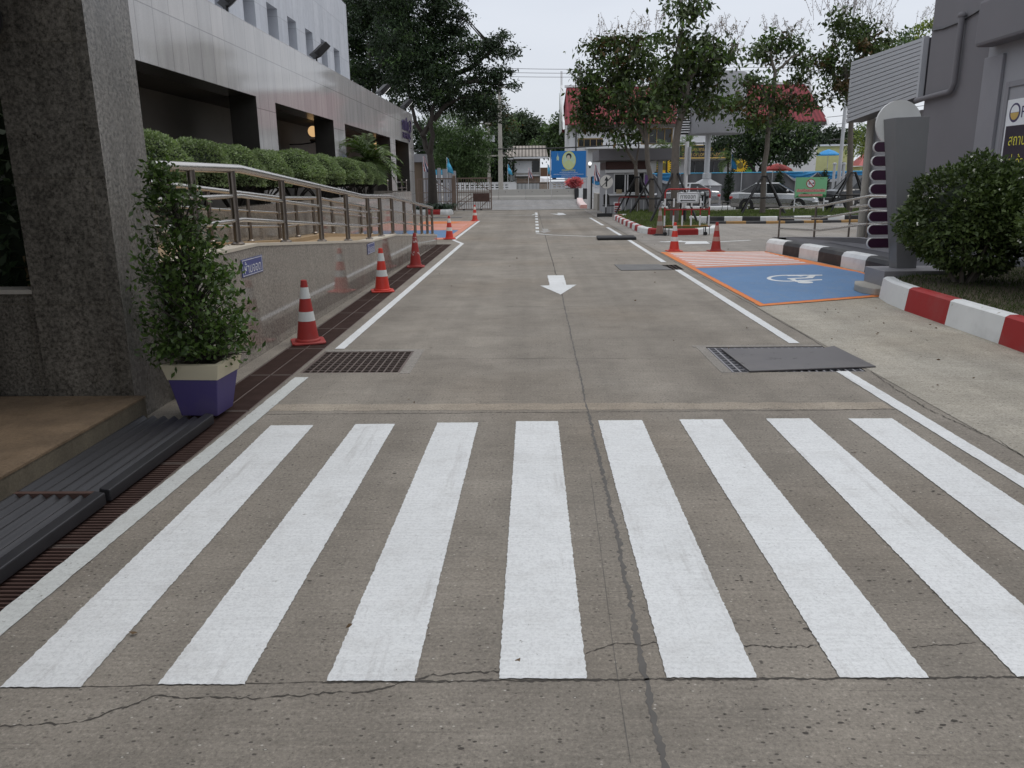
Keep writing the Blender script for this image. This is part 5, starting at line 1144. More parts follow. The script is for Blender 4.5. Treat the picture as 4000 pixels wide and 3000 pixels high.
tree('broadleaf_tree', 'wide dark broadleaf tree behind the silver car', 60, [(2955, 750), (2962, 690), (2990, 620)], [[(2962, 700), (2925, 640), (2900, 590)], [(2990, 620), (3050, 570)]],
     [(2860, 530, 70, 36), (2930, 540, 80, 40), (2820, 560, 50, 24), (2990, 560, 80, 45), (3060, 540, 80, 45), (3120, 560, 70, 40), (2900, 590, 70, 28), (2970, 610, 70, 30), (3080, 600, 70, 35), (3150, 520, 50, 40), (3040, 490, 70, 40), (2960, 490, 60, 35), (3190, 560, 40, 30), (3130, 620, 40, 22)], [l_dark, l_mid], .30, 20, m_barkd, .22, 26, None, .5, [.72, .28])
tree('yellow_green_tree', 'yellow green feathery tree left of the sign box posts', 70, [(3375, 690), (3380, 600)], [], [(3375, 510, 40, 30), (3395, 550, 40, 35), (3360, 560, 40, 35), (3385, 590, 45, 25), (3345, 590, 30, 25), (3400, 500, 30, 26)], [l_yel, l_bam], .30, 16, m_barkd, .15, 27, None, .8, [.7, .3], aspect=.25)
tree('background_tree', 'small dark tree top left of the street lamp', 105, [(3255, 680), (3255, 600)], [], [(3250, 520, 30, 22), (3230, 560, 45, 35), (3275, 560, 30, 40), (3300, 550, 35, 35), (3215, 590, 40, 30), (3330, 540, 35, 25)], [l_dark, l_rain], .42, 12, m_barkd, .2, 28, None, .4, [.6, .4])
tree('yellow_green_tree', 'light green tree peeking over the ribbed sign box', 55, [(3560, 690), (3560, 400), (3555, 200)], [[(3555, 260), (3600, 150)]], [(3540, 140, 50, 26), (3590, 120, 40, 24), (3500, 180, 50, 24), (3620, 90, 30, 20), (3480, 210, 40, 18), (3580, 170, 40, 22)], [l_yel, l_bam], .26, 16, m_barkd, .16, 29, None, .5, [.4, .6], [(3620, 80, 50), (3600, 90, 40)], 6)
for (u, v, Y, n_, ln, l_) in ((2605, 590, 66, 18, 1.7, 'feathery palm left of the thick tree trunk'), (2690, 560, 72, 12, 1.5, 'feathery palm in front of the black office sign'), (2845, 625, 68, 16, 1.4, 'feathery palm beside the second sunflower'), (3062, 655, 64, 18, 1.2, 'small palm sapling under the dark broadleaf tree')):
    p = at(u, v, Y); palm('feather_palm', l_, (p.x, Y, 0), n_, ln, 1.5, p.z, l_palm, seed=int(u), width=.07, trunk=.10, group='palms behind the grey fence')
for (u, Y, l_) in ((2845, 54.5, 'slim columnar conifer right of the grey chimney tower'), (3040, 54.8, 'columnar conifer left of the green sign'), (3215, 54.8, 'columnar conifer against the blue bunting')):
    p = at(u, 760, Y); t = thing('columnar_shrub', l_, 'shrub', (p.x, Y, 0), 0, 'columnar shrubs along the fence')
    P_, D_ = in_ell((0, 0, 1.1), (.32, .32, 1.15), 900, .4); leaves('foliage', P_, .16, l_dark, t, .4, -.5); obj('stem', MB().tube([(0, 0, 0), (0, 0, 1.8)], .04, 6), m_barkd, t)
def prop(loc, label, feet, tie, brace):
    t = thing('tree_prop', label, 'tree support', loc, 0, 'black props around the trees')
    tops = []
    for (fx, fy) in feet:
        a = math.atan2(fy, fx); tp = Vector((.13*math.cos(a), .13*math.sin(a), tie)); tops.append(tp)
        obj('pole', MB().tube([(fx, fy, -.02), tp], .042, 7), m_blackm, t)
    obj('collar', MB().tube([(x_.x*1.25, x_.y*1.25, tie-.03) for x_ in tops+[tops[0]]], .04, 6), m_blackm, t)
    br = []
    for (fx, fy), tp in zip(feet, tops): br.append(Vector((fx, fy, 0)).lerp(tp, brace))
    for a, b in zip(br, br[1:]+br[:1]): obj('brace', MB().tube([a, b], .032, 6), m_blackm, t)
F4 = lambda r_, a: [(r_*math.cos(a+k*math.pi/2), r_*math.sin(a+k*math.pi/2)) for k in range(4)]
def tb(u, Y): p = at(u, 800, Y); return (p.x, Y, .13)
prop(tb(2489, 41.4), 'black prop of the tree nearest the guard booth', F4(1.25, 3.6), 1.72, .45)
prop(tb(2545, 40.0), 'black prop of the tree with the kinked trunk', F4(1.45, 3.75), 1.62, .42)
prop(tb(2634, 31.2), 'black prop of the tallest tree behind the barricade', F4(1.25, 3.75), 1.80, .46)
prop(tb(2980, 37.2), 'black prop of the tree by the silver car', F4(1.35, 3.7), 1.68, .43)
prop(tb(3320, 38.6), 'black prop of the tree by the black car', F4(1.35, 3.7), 1.80, .43)
lily = thing('strap_leaf_plant', 'dark strap leaved lilies in the bed by the gate', 'plant', (-5.3, 44.9, 0))
q = random.Random(4); f = MB()
for k in range(260):
    bx, by = q.uniform(-1.0, 1.0), q.uniform(-.7, .9); a = q.uniform(0, 6.283); L = q.uniform(.55, 1.05); d = Vector((math.cos(a)*.55, math.sin(a)*.55, .85)).normalized()
    p0 = Vector((bx, by, .02)); p1 = p0+d*L*.55; p2 = p1+Vector((d.x, d.y, .15))*L*.5; p3 = p2+Vector((d.x*.3, d.y*.3, -.35))*L*.6; wv = Vector((-math.sin(a), math.cos(a), 0))*.035
    f.add([p0-wv*.7, p0+wv*.7, p1+wv, p1-wv, p2+wv*.8, p2-wv*.8, p3], [(0, 1, 2, 3), (3, 2, 4, 5), (5, 4, 6)])
obj('foliage', f, l_lily, lily)
obj('soil_mound', MB().prism([(-1.0, -.75), (.95, -.95), (.95, 1.0), (-1.0, 1.0)], 0.003, .12), m_soil, lily)

# ------------------------------------------------------------------ gate, street, buildings beyond
gate = thing('sliding_gate', 'brown metal sliding gate with bars and a dark plate', 'gate', (-3.4, 49.2, 0))
def gpanel(x0, x1, z0, z1, n, nm):
    fr = MB()
    for a in ((x0, x1, z0, z0+.07), (x0, x1, z1-.07, z1), (x0, x1, 1.05, 1.10), (x0, x1, .52, .56)): fr.box(a[0], a[1], -.03, .03, a[2], a[3])
    for xx in (x0, x1-.07): fr.box(xx, xx+.07, -.032, .032, z0, z1)
    obj('frame', fr, m_brownm, gate)
    b = MB()
    for i in range(1, n): xx = x0+(x1-x0)*i/n; b.box(xx-.014, xx+.014, -.014, .014, z0+.07, z1-.07)
    obj('bars', b, m_brownm, gate)
    d = MB(); 
    for s0, s1, e0, e1 in ((.4, z1-.1, .98, 1.12), (.05, z0+.15, .55, .95), (.65, z0+.1, .98, .75), (.0, z0+.4, .4, .98)):
        d.tube([(x0+(x1-x0)*s0, .02, s1), (x0+(x1-x0)*e0, .02, e1)], .022, 5)
    obj('diagonal_brace', d, m_brownm, gate)
gpanel(-1.0, 1.1, .04, 1.93, 15, 0); gpanel(-3.4, -1.24, .04, 1.92, 15, 1)
obj('gate_post', MB().box(-1.24, -1.06, -.08, .08, 0, 2.0).ell((-1.15, 0, 2.02), (.1, .1, .08), 10, 6), m_brownm, gate)
obj('notice_plate', MB().box(-.02, .95, -.06, -.035, .52, 1.02), m_rust, gate)
obj('rail', MB().box(-3.2, 7.0, -.65, -.50, 0.004, .035), m_conc, gate)
for xx in (-.6, .45): obj('wheel', MB().tube([(xx, -.05, .05), (xx, .05, .05)], .06, 10), m_black, gate)
t = thing('gate_pillar', 'white gate pillar with a lamp on top', 'pillar', (3.63, 50, 0))
obj('shaft', MB().box(-.13, .13, -.13, .13, 0, 2.40), m_wpaint, t); obj('steel_angle', MB().box(.06, .15, -.15, -.13, 0, 1.9), m_blackm, t)
lm = obj('lamp_bracket', MB().tube([(0, 0, 2.4), (0, 0, 2.56)], .05, 8), m_black, t); obj('lamp_bulb', MB().ell((0, 0, 2.66), (.10, .10, .11), 12, 8), m_lit, lm)
obj('low_wall', MB().box(3.85, 4.25, 46.8, 49.6, 0, .95), m_conc, None, 'short stained concrete wall between the gate pillar and guard booth', 'wall')
segs = [(-10.3, -7.85), (-7.83, -5.37), (-5.35, -2.90), (-2.87, -.42), (-.39, 1.94), (1.97, 4.06)]
bl = ['concrete road barrier segment farthest left behind the gate', 'concrete road barrier segment behind the left gate panel', 'concrete road barrier segment behind the right gate panel', 'concrete road barrier segment below the tall utility pole', 'concrete road barrier segment below the house gate', 'concrete road barrier segment below the blue billboard']
for (a, b), l in zip(segs, bl):
    mb = MB().slab([(a, 74.7, 0), (a, 74.75, .25), (a, 74.93, .40), (a, 74.97, .93), (a, 75.13, .93), (a, 75.17, .40), (a, 75.35, .25), (a, 75.40, 0)], (b-a, 0, 0))
    for hx in (.25, .75): mb.box(a+(b-a)*hx-.025, a+(b-a)*hx+.025, 74.94, 74.96, .68, .75, 1)
    obj('road_barrier', mb, [m_barr, m_black], None, l, 'barrier', 'concrete barriers along the street', off=((a+b)/2, 75, 0), bevel=.02)
for (a, b, m, l) in ((4.10, 4.42, m_kblack, 'black painted block at the right end of the barriers'), (4.44, 4.82, m_kwhite, 'white painted block between two black blocks'), (4.84, 5.2, m_kblack, 'black painted block beside the gate pillar')):
    obj('barrier_block', MB().box(a, b, 74.7, 75.3, 0, .95), m, None, l, 'barrier', 'painted barrier blocks', bevel=.03, off=((a+b)/2, 75, 0))
def breeze(name, label, x0, x1, Y):
    t = thing(name, label, 'wall', ((x0+x1)/2, Y, 0), 0, 'white breeze block walls'); OFF = ((x0+x1)/2, Y, 0)
    n = int((x1-x0-.3)/.47); hs = []
    for i in range(n):
        for j in range(5): hs.append((x0+.22+i*.47, x0+.22+i*.47+.30, .36+j*.225, .36+j*.225+.105))
    w_ = MB().wall(lambda u, v, d: (u, Y+d, v), [x0, x1], [0, 1.50], hs, .14)
    obj('block_screen', w_, m_wpaint, t, off=OFF); obj('coping', MB().box(x0-.05, x1+.05, Y-.04, Y+.2, 1.50, 1.58), m_wpaint, t, off=OFF)
    obj('end_post', MB().box(x0-.12, x0, Y-.03, Y+.2, 0, 1.50), m_wpaint, t, off=OFF); obj('end_post', MB().box(x1, x1+.12, Y-.03, Y+.2, 0, 1.50), m_wpaint, t, off=OFF)
breeze('breeze_block_wall', 'white breeze block wall left of the house gate', -11.5, -1.4, 78.2); breeze('breeze_block_wall', 'white breeze block wall under the blue billboard', 1.95, 10.0, 78.2)
t = thing('house_gate', 'brown slatted house gate with grey sheet lower half', 'gate', (.3, 78.3, 0))
b = MB()
for i in range(26): b.box(-1.5+i*.118, -1.45+i*.118, -.02, .02, .1, 1.95-.1*math.sin(i*.35))
obj('slats', b, simple('gate_brown', (.20, .11, .06), .7), t); obj('lower_sheet', MB().box(-1.5, .6, -.05, -.025, .1, 1.42), m_tin, t); obj('rail', MB().box(-1.55, 1.55, -.02, .03, 1.40, 1.46), m_blackm, t)
# billboard
bb = thing('billboard', 'blue royal tribute billboard with an oval portrait', 'billboard', (3.63, 77.5, 0))
obj('panel', MB().box(-1.63, 1.63, -.03, .03, 1.90, 4.33), m_bill, bb)
for xx in (-1.70, 1.70): obj('post', MB().tube([(xx, .05, 0), (xx, .05, 4.45)], .045, 8), m_pole, bb)
obj('crossbar', MB().box(-1.8, 1.8, .06, .10, 1.72, 1.80), m_pole, bb)
def disc(cx, cz, rx, rz2, y0, y1, n=32): return MB().slab([(cx+rx*math.cos(2*math.pi*k/n), y0, cz+rz2*math.sin(2*math.pi*k/n)) for k in range(n)], (0, y1-y0, 0))
obj('oval_rim', disc(.03, 3.47, .64, .83, -.031, -.036), m_yelp, bb); obj('oval_portrait', disc(.03, 3.47, .58, .76, -.037, -.041), m_palegreen, bb)
def flat(pts, y0): return MB().slab([(x_, y0, z) for x_, z in pts], (0, -.003, 0))
pb = obj('portrait_figure', flat([(-.40, 2.97), (-.10, 2.80), (.20, 2.80), (.46, 2.97), (.43, 3.25), (.25, 3.42), (.10, 3.46), (.10, 3.55), (-.06, 3.55), (-.06, 3.46), (-.24, 3.42), (-.40, 3.25)], -.042), simple('portrait_dress', (.55, .62, .30), .6), bb)
obj('hair', disc(.02, 3.86, .25, .27, -.046, -.049), m_hair, pb); obj('face', disc(-.01, 3.74, .155, .21, -.050, -.053), m_skin, pb)
obj('cipher', flat([(-1.10, 3.45), (-1.02, 3.55), (-.92, 3.45), (-.90, 3.75), (-1.0, 3.95), (-1.02, 4.22), (-1.04, 3.95), (-1.13, 3.75)], -.032), m_palegreen, bb)
text('lettering', 'ทรงพระเจริญ', m_yelp, bb, (0, -.035, 2.58), (1, 0, 0), (0, 0, 1), 1.25, .26)
for z, w_, s_ in ((2.40, 1.7, 'เนื่องในโอกาสวันเฉลิมพระชนมพรรษา'), (2.24, 2.8, 'สมเด็จพระนางเจ้าสิริกิติ์ พระบรมราชชนนีพันปีหลวง'), (2.08, 1.3, 'ด้วยเกล้าด้วยกระหม่อม')): text('lettering', s_, m_signw, bb, (0, -.035, z), (1, 0, 0), (0, 0, 1), w_, .11)
fl_ = thing('bougainvillea', 'pink bougainvillea in front of the blue billboard', 'shrub', (4.1, 76.2, 0))
P_, D_ = in_ell((0, 0, 1.45), (.85, .5, .45), 1500, .2); P2, _ = in_ell((.1, 0, 1.7), (.45, .4, .25), 400, .2); leaves('blossom', np.concatenate([P_, P2]), .16, l_pink, fl_, .7, .1)
obj('stems', MB().tube([(0, 0, 0), (0, 0, 1.2)], .04, 6).tube([(0, 0, .6), (.4, 0, 1.4)], .03, 6).tube([(0, 0, .6), (-.4, 0, 1.4)], .03, 6), m_bark, fl_)
obj('pot', MB().box(-.8, .7, -.25, .25, .0, .98), m_black, fl_)
# timber house
hs = thing('timber_house', 'old pale boarded house with grey corrugated roof behind the breeze wall', 'house', (-2, 88, 0))
hw = MB().wall(lambda u, v, d: (u, d, v), [-4.6, 3.1], [0, 4.0], [(-.55, .35, 2.35, 3.8), (2.25, 3.0, 2.55, 3.75)], .12); obj('wall', hw, m_board, hs)
obj('window', MB().box(-.56, .36, .12, .14, 2.3, 3.85), m_darkw, hs); obj('window', MB().box(2.24, 3.01, .12, .14, 2.5, 3.8), m_darkw, hs)
obj('shutter', MB().box(-.1, .12, -.04, -.02, 2.35, 3.8), m_wpaint, hs); obj('wall_panel', MB().box(.40, 2.2, -.035, -.01, 2.5, 3.7), m_signw, hs)
obj('lower_sheet', MB().box(-4.5, .35, -.06, -.03, .8, 2.35), m_tin, hs); obj('ledge', MB().box(.5, 3.1, -.5, -.02, 2.15, 2.3), m_wpaint, hs)
obj('roof', MB().slab([(-2.2, -.9, 4.12), (3.9, -.9, 4.12), (3.75, 2.2, 5.3), (-2.2, 2.2, 5.3)], (0, 0, .05)).slab([(-6.5, -1.2, 3.95), (-2.2, -1.2, 3.95), (-2.2, 1.5, 4.6), (-6.5, 1.5, 4.6)], (0, 0, .05)), m_roofgrey, hs)
obj('fascia', MB().box(.3, 3.9, -.95, -.905, 3.92, 4.10).box(-2.2, .25, -.98, -.93, 3.86, 4.02), m_wpaint, hs)
obj('balcony_rail', MB().box(3.1, 4.2, -1.0, -.95, 2.1, 3.0), simple('rail_brown', (.16, .09, .05), .7), hs)
# utility poles and wires
def upole(name, label, X, Y, h, r0, r1, arms, boxes=()):
    t = thing(name, label, 'utility pole', (X, Y, 0))
    obj('pole', MB().tube([(0, 0, 0), (0, 0, h)], [r0, r1], 10), m_conc, t, smooth=True)
    for z, a, b in arms:
        o = obj('crossarm', MB().box(a, b, -.10, -.02, z-.07, z+.07), m_conc, t)
        for xx in (a+.15, (a+b)/2+.3, b-.15): obj('insulator', MB().lathe([(.05, 0), (.08, .06), (.05, .12), (.07, .18), (.03, .28)], (xx, -.06, z+.07), 8), m_black, o)
    for x_, z in boxes: obj('transformer_box', MB().box(x_-.25, x_+.25, -.35, .0, z-.3, z+.3), m_pole, t, bevel=.03)
    return t
upole('utility_pole', 'tall concrete utility pole with a crossarm behind the barriers', -2.72, 76.6, 11.2, .24, .13, [(9.9, -.95, 1.05)])
upole('utility_pole', 'shorter concrete pole with small boxes left of the tall one', -3.95, 79.5, 6.6, .17, .13, [(7.0, -2.4, .2), (4.05, -1.6, 1.6)], ((-.32, 5.6), (.36, 5.6)))
def wire(name, label, pts, r_, m, g):
    P = [Vector(p) for p in pts]; path = []
    for a, b in zip(P[:-1], P[1:]):
        for i in range(12): f = i/12; p = a.lerp(b, f); p.z -= 4*f*(1-f)*(b-a).length*.011; path.append(p)
    obj(name, MB().tube(path+[P[-1]], r_, 5), m, None, label, 'cable', g, off=tuple(P[0]))
for i, (z, l) in enumerate(((11.55, 'topmost of the three power lines across the sky'), (11.25, 'middle of the three power lines across the sky'), (10.95, 'lowest of the three power lines across the sky'))):
    wire('power_line', l, [(-45, 77, z+.4), (-2.7, 76.6+.4*i, z), (19, 77, z+.1), (48, 78, z+.9)], .022, m_wire, 'power lines')
wire('telephone_cable', 'thick black cable sagging in front of the blue billboard', [(-30, 76, 5.2), (-3.9, 76.2, 4.55), (10.2, 76.4, 4.9), (40, 77, 5.6)], .06, m_cable, None)
for i, (z, l) in enumerate(((8.2, 'upper thin wire right of the red roof'), (7.4, 'lower thin wire right of the red roof'))): wire('power_line', l, [(24, 92, z-.8), (44, 86, z+.9)], .03, m_wire, 'wires beside the red roof')
# temple style office
tp = thing('temple_office', 'white office with a big red temple style roof', 'building', (17, 90, 0)); OFF = (17, 90, 0)
hl = [(15.8, 21.0, .4, 3.6), (7.6, 9.5, 5.3, 6.9)]
w_ = MB().wall(lambda u, v, d: (u, 90+d, v), [4.3, 31], [0, 7.6], [(16.9, 21.0, .5, 3.6), (5.2, 7.9, 5.1, 6.05), (12.0, 15.4, 5.3, 7.0)], .3)
w_.poly([(4.3, 102, 0), (4.3, 90, 0), (4.3, 90, 7.6), (4.3, 96, 11.3), (4.3, 102, 7.6)]); w_.poly([(31, 90, 0), (31, 102, 0), (31, 102, 7.6), (31, 96, 11.3), (31, 90, 7.6)])
obj('wall', w_, m_wpaint, tp, off=OFF)
rf = MB().slab([(3.7, 89.2, 7.35), (31.6, 89.2, 7.35), (31.0, 96, 11.75), (4.2, 96, 11.75)], (0, 0, .12)).slab([(4.2, 96, 11.75), (31.0, 96, 11.75), (31.6, 102.8, 7.35), (3.7, 102.8, 7.35)], (0, 0, .12)); obj('roof', rf, m_roofred, tp, off=OFF)
obj('ridge', MB().box(4.0, 31.2, 95.85, 96.15, 11.86, 12.1), m_wpaint, tp, off=OFF)
for sx, xx in ((-1, 3.75), (1, 31.4)):
    bg = MB(); prof_ = [(88.7, 6.9), (89.4, 7.7), (91.5, 8.6), (94, 10.3), (95.6, 12.1), (95.9, 13.6), (96.05, 13.6), (96.1, 11.6), (94, 9.6), (91.5, 7.9), (89.4, 7.1)]
    bg.slab([(xx, y, z) for y, z in prof_], (.22*sx, 0, 0)); obj('gable_board', bg, m_wpaint, tp, off=OFF)
obj('gable_panel', MB().slab([(3.4, 89.5, 6.7), (3.4, 96, 6.7), (3.4, 96, 11.3), (3.4, 89.9, 7.9)], (.05, 0, 0)), simple('gable_grey', (.42, .44, .40), .7), tp, off=OFF)
obj('eaves_board', MB().box(4.3, 31.3, 89.1, 89.25, 7.0, 7.36), m_brownwall, tp, off=OFF)
obj('porch_slab', MB().box(6.0, 24, 88.4, 89.99, 4.9, 5.15), m_wpaint, tp, off=OFF)
for a, b, c, d in ((16.9, 21.0, .5, 3.6), (5.2, 7.9, 5.1, 6.05), (12.0, 15.4, 5.3, 7.0)):
    wo_ = obj('window', MB().box(a-.02, b+.02, 90.22, 90.26, c-.02, d+.02), m_darkw, tp, off=OFF)
    f_ = MB()
    for e_ in ((a, b, c, c+.12), (a, b, d-.12, d), (a, a+.12, c+.12, d-.12), (b-.12, b, c+.12, d-.12)): f_.box(e_[0], e_[1], 90.05, 90.2, e_[2], e_[3])
    for k in range(1, 4): f_.box(a+(b-a)*k/4-.04, a+(b-a)*k/4+.04, 90.08, 90.18, c+.12, d-.12)
    obj('window_frame', f_, m_dgold if c > 5 else m_greym, wo_, off=OFF)
obj('dark_pipe', MB().tube([(5.0, 89.9, 4.6), (5.0, 89.9, 7.2)], .07, 6), m_black, tp, off=OFF)
for xx in (15.7, 21.6): obj('porch_column', MB().box(xx-.25, xx+.25, 88.5, 88.95, 0, 4.9), m_wpaint, tp, off=OFF)
os_ = thing('office_sign', 'black office sign with gold lettering over the dark windows', 'sign', (18.6, 88.3, 4.4))
obj('board', MB().box(-2.7, 2.7, -.03, .03, -.52, .66), m_black, os_); obj('frame', MB().box(-2.78, 2.78, -.05, -.031, -.66, -.53).box(-2.78, 2.78, -.05, -.031, .67, .74), m_gold, os_)
text('lettering', 'สำนักงานพระพุทธศาสนาจังหวัดลพบุรี', m_gold, os_, (0, -.04, .26), (1, 0, 0), (0, 0, 1), 5.0, .55); text('lettering', 'OFFICE OF LOPBURI BUDDHISM', m_gold, os_, (0, -.04, -.26), (1, 0, 0), (0, 0, 1), 4.9, .34)
def sunflower(x, z, label, s_=1.0):
    t = thing('sunflower_panel', label, 'panel', (x, 87.6, z), 0, 'sunflower panels')
    p = MB()
    for k in range(22):
        a = 2*math.pi*k/22; p.slab([(.30*s_*math.cos(a-.14), 0, .30*s_*math.sin(a-.14)), (.62*s_*math.cos(a-.12), 0, .62*s_*math.sin(a-.12)), (.95*s_*math.cos(a), 0, .95*s_*math.sin(a)), (.62*s_*math.cos(a+.12), 0, .62*s_*math.sin(a+.12)), (.30*s_*math.cos(a+.14), 0, .30*s_*math.sin(a+.14))], (0, .04+.002*k, 0))
    obj('petals', p, m_sun, t); obj('heart', disc(0, 0, .36*s_, .36*s_, -.02, .1), m_sunc, t)
    obj('leaf', MB().slab([(.4, .1, -.8), (.9, .1, -.2), (1.5, .1, 0), (1.3, .1, -.6), (.8, .1, -1.0)], (0, .03, 0)), simple('panel_green', (.08, .26, .06), .6), t)
    obj('panel', MB().box(-1.0, 1.6, .15, .2, -1.1, .9), m_black, t); obj('stand', MB().box(-.1, .1, .2, .3, -z, -1.0), m_black, t)
sunflower(14.2, 2.95, 'big yellow sunflower panel right of the guard booth'); sunflower(22.2, 2.95, 'yellow sunflower panel behind the blue flag', .9)
# fence with bunting
fn = thing('sheet_fence', 'long grey sheet fence behind the parked cars', 'fence', (15, 55.5, 0))
obj('sheets', MB().box(-7.0, 14, -.02, .02, .25, 2.04), m_sheet, fn); obj('base_wall', MB().box(-7.0, 14, -.05, .05, 0, .25), m_conc, fn)
for i in range(11): obj('fence_post', MB().box(-7+i*2.05, -6.94+i*2.05, -.06, -.021, .25, 2.1), m_pole, fn)
obj('top_rail', MB().tube([(-7, -.03, 2.06), (14, -.03, 2.06)], .03, 6), m_lblue, fn)
def swag(x0, x1, z, Y, dep, label):
    t = thing('bunting_swag', label, 'bunting', ((x0+x1)/2, Y, z), 0, 'blue and white bunting'); n = 18; hw_ = (x1-x0)/2
    for nm, d0, d1, m, yo in (('blue_cloth', 0, .72, m_cblue, 0), ('white_cloth', .70, 1.0, m_cwhite, -.02)):
        mb = MB(); rows = 6; P = []
        for j in range(rows+1):
            f = d0+(d1-d0)*j/rows
            P += [(-hw_+2*hw_*i/n, yo-.05*math.sin(j*1.9+i*.3)-.03, -dep*f*(1-(2*i/n-1)**2)-.03*f) for i in range(n+1)]
        mb.add(P, [(j*(n+1)+i, j*(n+1)+i+1, (j+1)*(n+1)+i+1, (j+1)*(n+1)+i) for j in range(rows) for i in range(n)]); o = obj(nm, mb, m, t, smooth=True)
        sm = o.modifiers.new('solid', 'SOLIDIFY'); sm.thickness = .012
for i, (a, b, l) in enumerate(((8.3, 10.1, 'blue and white bunting swag left of the thick tree trunk'), (17.0, 19.1, 'bunting swag above the left half of the green sign'), (19.15, 21.1, 'bunting swag above the right half of the green sign'), (21.4, 23.2, 'bunting swag behind the grey posts'), (23.3, 25.0, 'bunting swag right of the street lamp'))):
    swag(a, b, 2.03, 55.3, .62, l)
swag(3.9, 5.4, 1.95, 57, .8, 'bunting swag between gate pillar and guard booth')
# chimney like grey drum tower
dr = thing('drum_tower', 'grey drum on a single column with a conical base', 'tower', (11.25, 52.7, 0))
obj('base_block', MB().lathe([(.98, 0), (.98, 1.28)], n=8), m_greym, dr); obj('cone_roof', MB().lathe([(1.05, 1.28), (.18, 1.72)], n=8), m_pole, dr)
obj('column', MB().lathe([(.26, 1.70), (.26, 2.0), (.18, 2.05), (.18, 4.4)], n=16), m_pole, dr, smooth=True)
obj('drum', MB().lathe([(1.72, 4.4), (1.75, 4.46), (1.75, 7.9), (1.70, 7.96)], (.45, 0, 0), 32), m_greyl, dr, smooth=True)
lv = MB()
for k in range(22): lv.box(-2.0, -1.30, -.55, .2, 4.5+k*.15, 4.56+k*.15)
obj('louvres', lv, m_wpaint, dr); obj('louvre_back', MB().box(-1.95, -1.3, -.1, .3, 4.42, 7.9), m_black, dr)
# guard booth
gb = thing('guard_booth', 'grey guard booth with flat roof beside the entrance', 'booth', (5.4, 44.5, 0)); OFF = (5.4, 44.5, 0)
gw = MB().wall(lambda u, v, d: (u, 42.7+d, v), [3.95, 6.1], [0, 2.67], [(4.34, 5.56, 1.02, 2.02), (5.60, 5.95, 1.02, 2.02)], .1)
gw.poly([(3.95, 46.6, 0), (3.95, 42.7, 0), (3.95, 42.7, 2.67), (3.95, 46.6, 2.67)]); gw.poly([(6.1, 42.7, 0), (6.1, 46.6, 0), (6.1, 46.6, 2.67), (6.1, 42.7, 2.67)]); obj('wall', gw, m_greyl, gb, off=OFF)
obj('roof', MB().box(3.52, 7.35, 42.2, 46.6, 2.67, 3.22), m_greyb, gb, off=OFF)
lo = MB()
for k in range(9): lo.box(3.92, 6.05, 42.62, 42.68, 2.24+k*.04, 2.265+k*.04)
for k in range(9): lo.box(3.90, 3.948, 42.62, 46.0, 2.24+k*.04, 2.265+k*.04)
obj('louvre_band', lo, m_louver, gb, off=OFF); obj('louvre_back', MB().box(3.93, 6.05, 42.68, 42.697, 2.22, 2.62), m_rust, gb, off=OFF)
obj('ledge', MB().box(3.9, 6.1, 42.52, 42.69, .92, 1.0).box(3.9, 6.1, 42.6, 42.69, 2.06, 2.2), m_wpaint, gb, off=OFF)
wd_ = obj('window', MB().box(4.32, 5.97, 42.76, 42.78, 1.0, 2.04), m_darkw, gb, off=OFF)
f_ = MB()
for xx in (4.34, 4.91, 5.04, 5.50, 5.60, 5.89): f_.box(xx, xx+.06, 42.71, 42.755, 1.02, 2.02)
f_.box(4.40, 5.50, 42.71, 42.754, 1.02, 1.07); f_.box(4.40, 5.50, 42.71, 42.754, 1.97, 2.02); obj('window_frame', f_, m_wpaint, wd_, off=OFF)
obj('column', MB().box(6.58, 6.80, 42.4, 42.65, 0, 2.67), m_greyl, gb, off=OFF); obj('notice_panel', MB().slab([(6.02, 42.55, 2.0), (6.50, 42.55, 2.1), (6.50, 42.55, 2.66), (6.02, 42.55, 2.55)], (0, .03, 0)), m_wpaint, gb, off=OFF)
obj('banner', MB().box(5.92, 6.28, 42.5, 42.53, 1.45, 1.92), m_vio, gb, off=OFF); obj('notice', MB().box(5.92, 6.28, 42.5, 42.53, 1.22, 1.43), m_signw, gb, off=OFF)
obj('lower_counter', MB().box(6.12, 6.56, 42.6, 43.0, 0, .9), m_greym, gb, off=OFF)
obj('parcel', MB().box(4.48, 4.76, 42.54, 42.68, 1.003, 1.22), m_stain, None, 'brown parcel on the guard booth window ledge', 'parcel', bevel=.01)
# signs and street furniture
ns = thing('no_straight_sign', 'round sign with a crossed out up arrow on a black block', 'sign', (3.62, 39.0, 0))
obj('base', MB().box(-.42, .30, -.14, .14, 0, .17), m_black, ns, bevel=.02)
for z0, z1, m in ((.17, .45, m_black), (.45, 1.3, m_wpaint)): obj('pole', MB().tube([(0, 0, z0), (0, 0, z1)], .032, 8), m, ns)
obj('disc', disc(0, 1.62, .335, .335, -.05, -.03), m_greym, ns); obj('face', disc(0, 1.62, .31, .31, -.056, -.051), simple('sign_face', (.62, .60, .56), .5), ns)
ar = MB().box(-.035, .035, -.062, -.057, 1.40, 1.70); ar.slab([(-.10, -.0625, 1.68), (.10, -.0625, 1.68), (0, -.0625, 1.87)], (0, .005, 0)); obj('arrow', ar, m_black, ns)
obj('slash', MB().slab([(-.24, -.066, 1.41), (-.22, -.066, 1.385), (.24, -.066, 1.83), (.22, -.066, 1.855)], (0, .0035, 0)), m_black, ns)
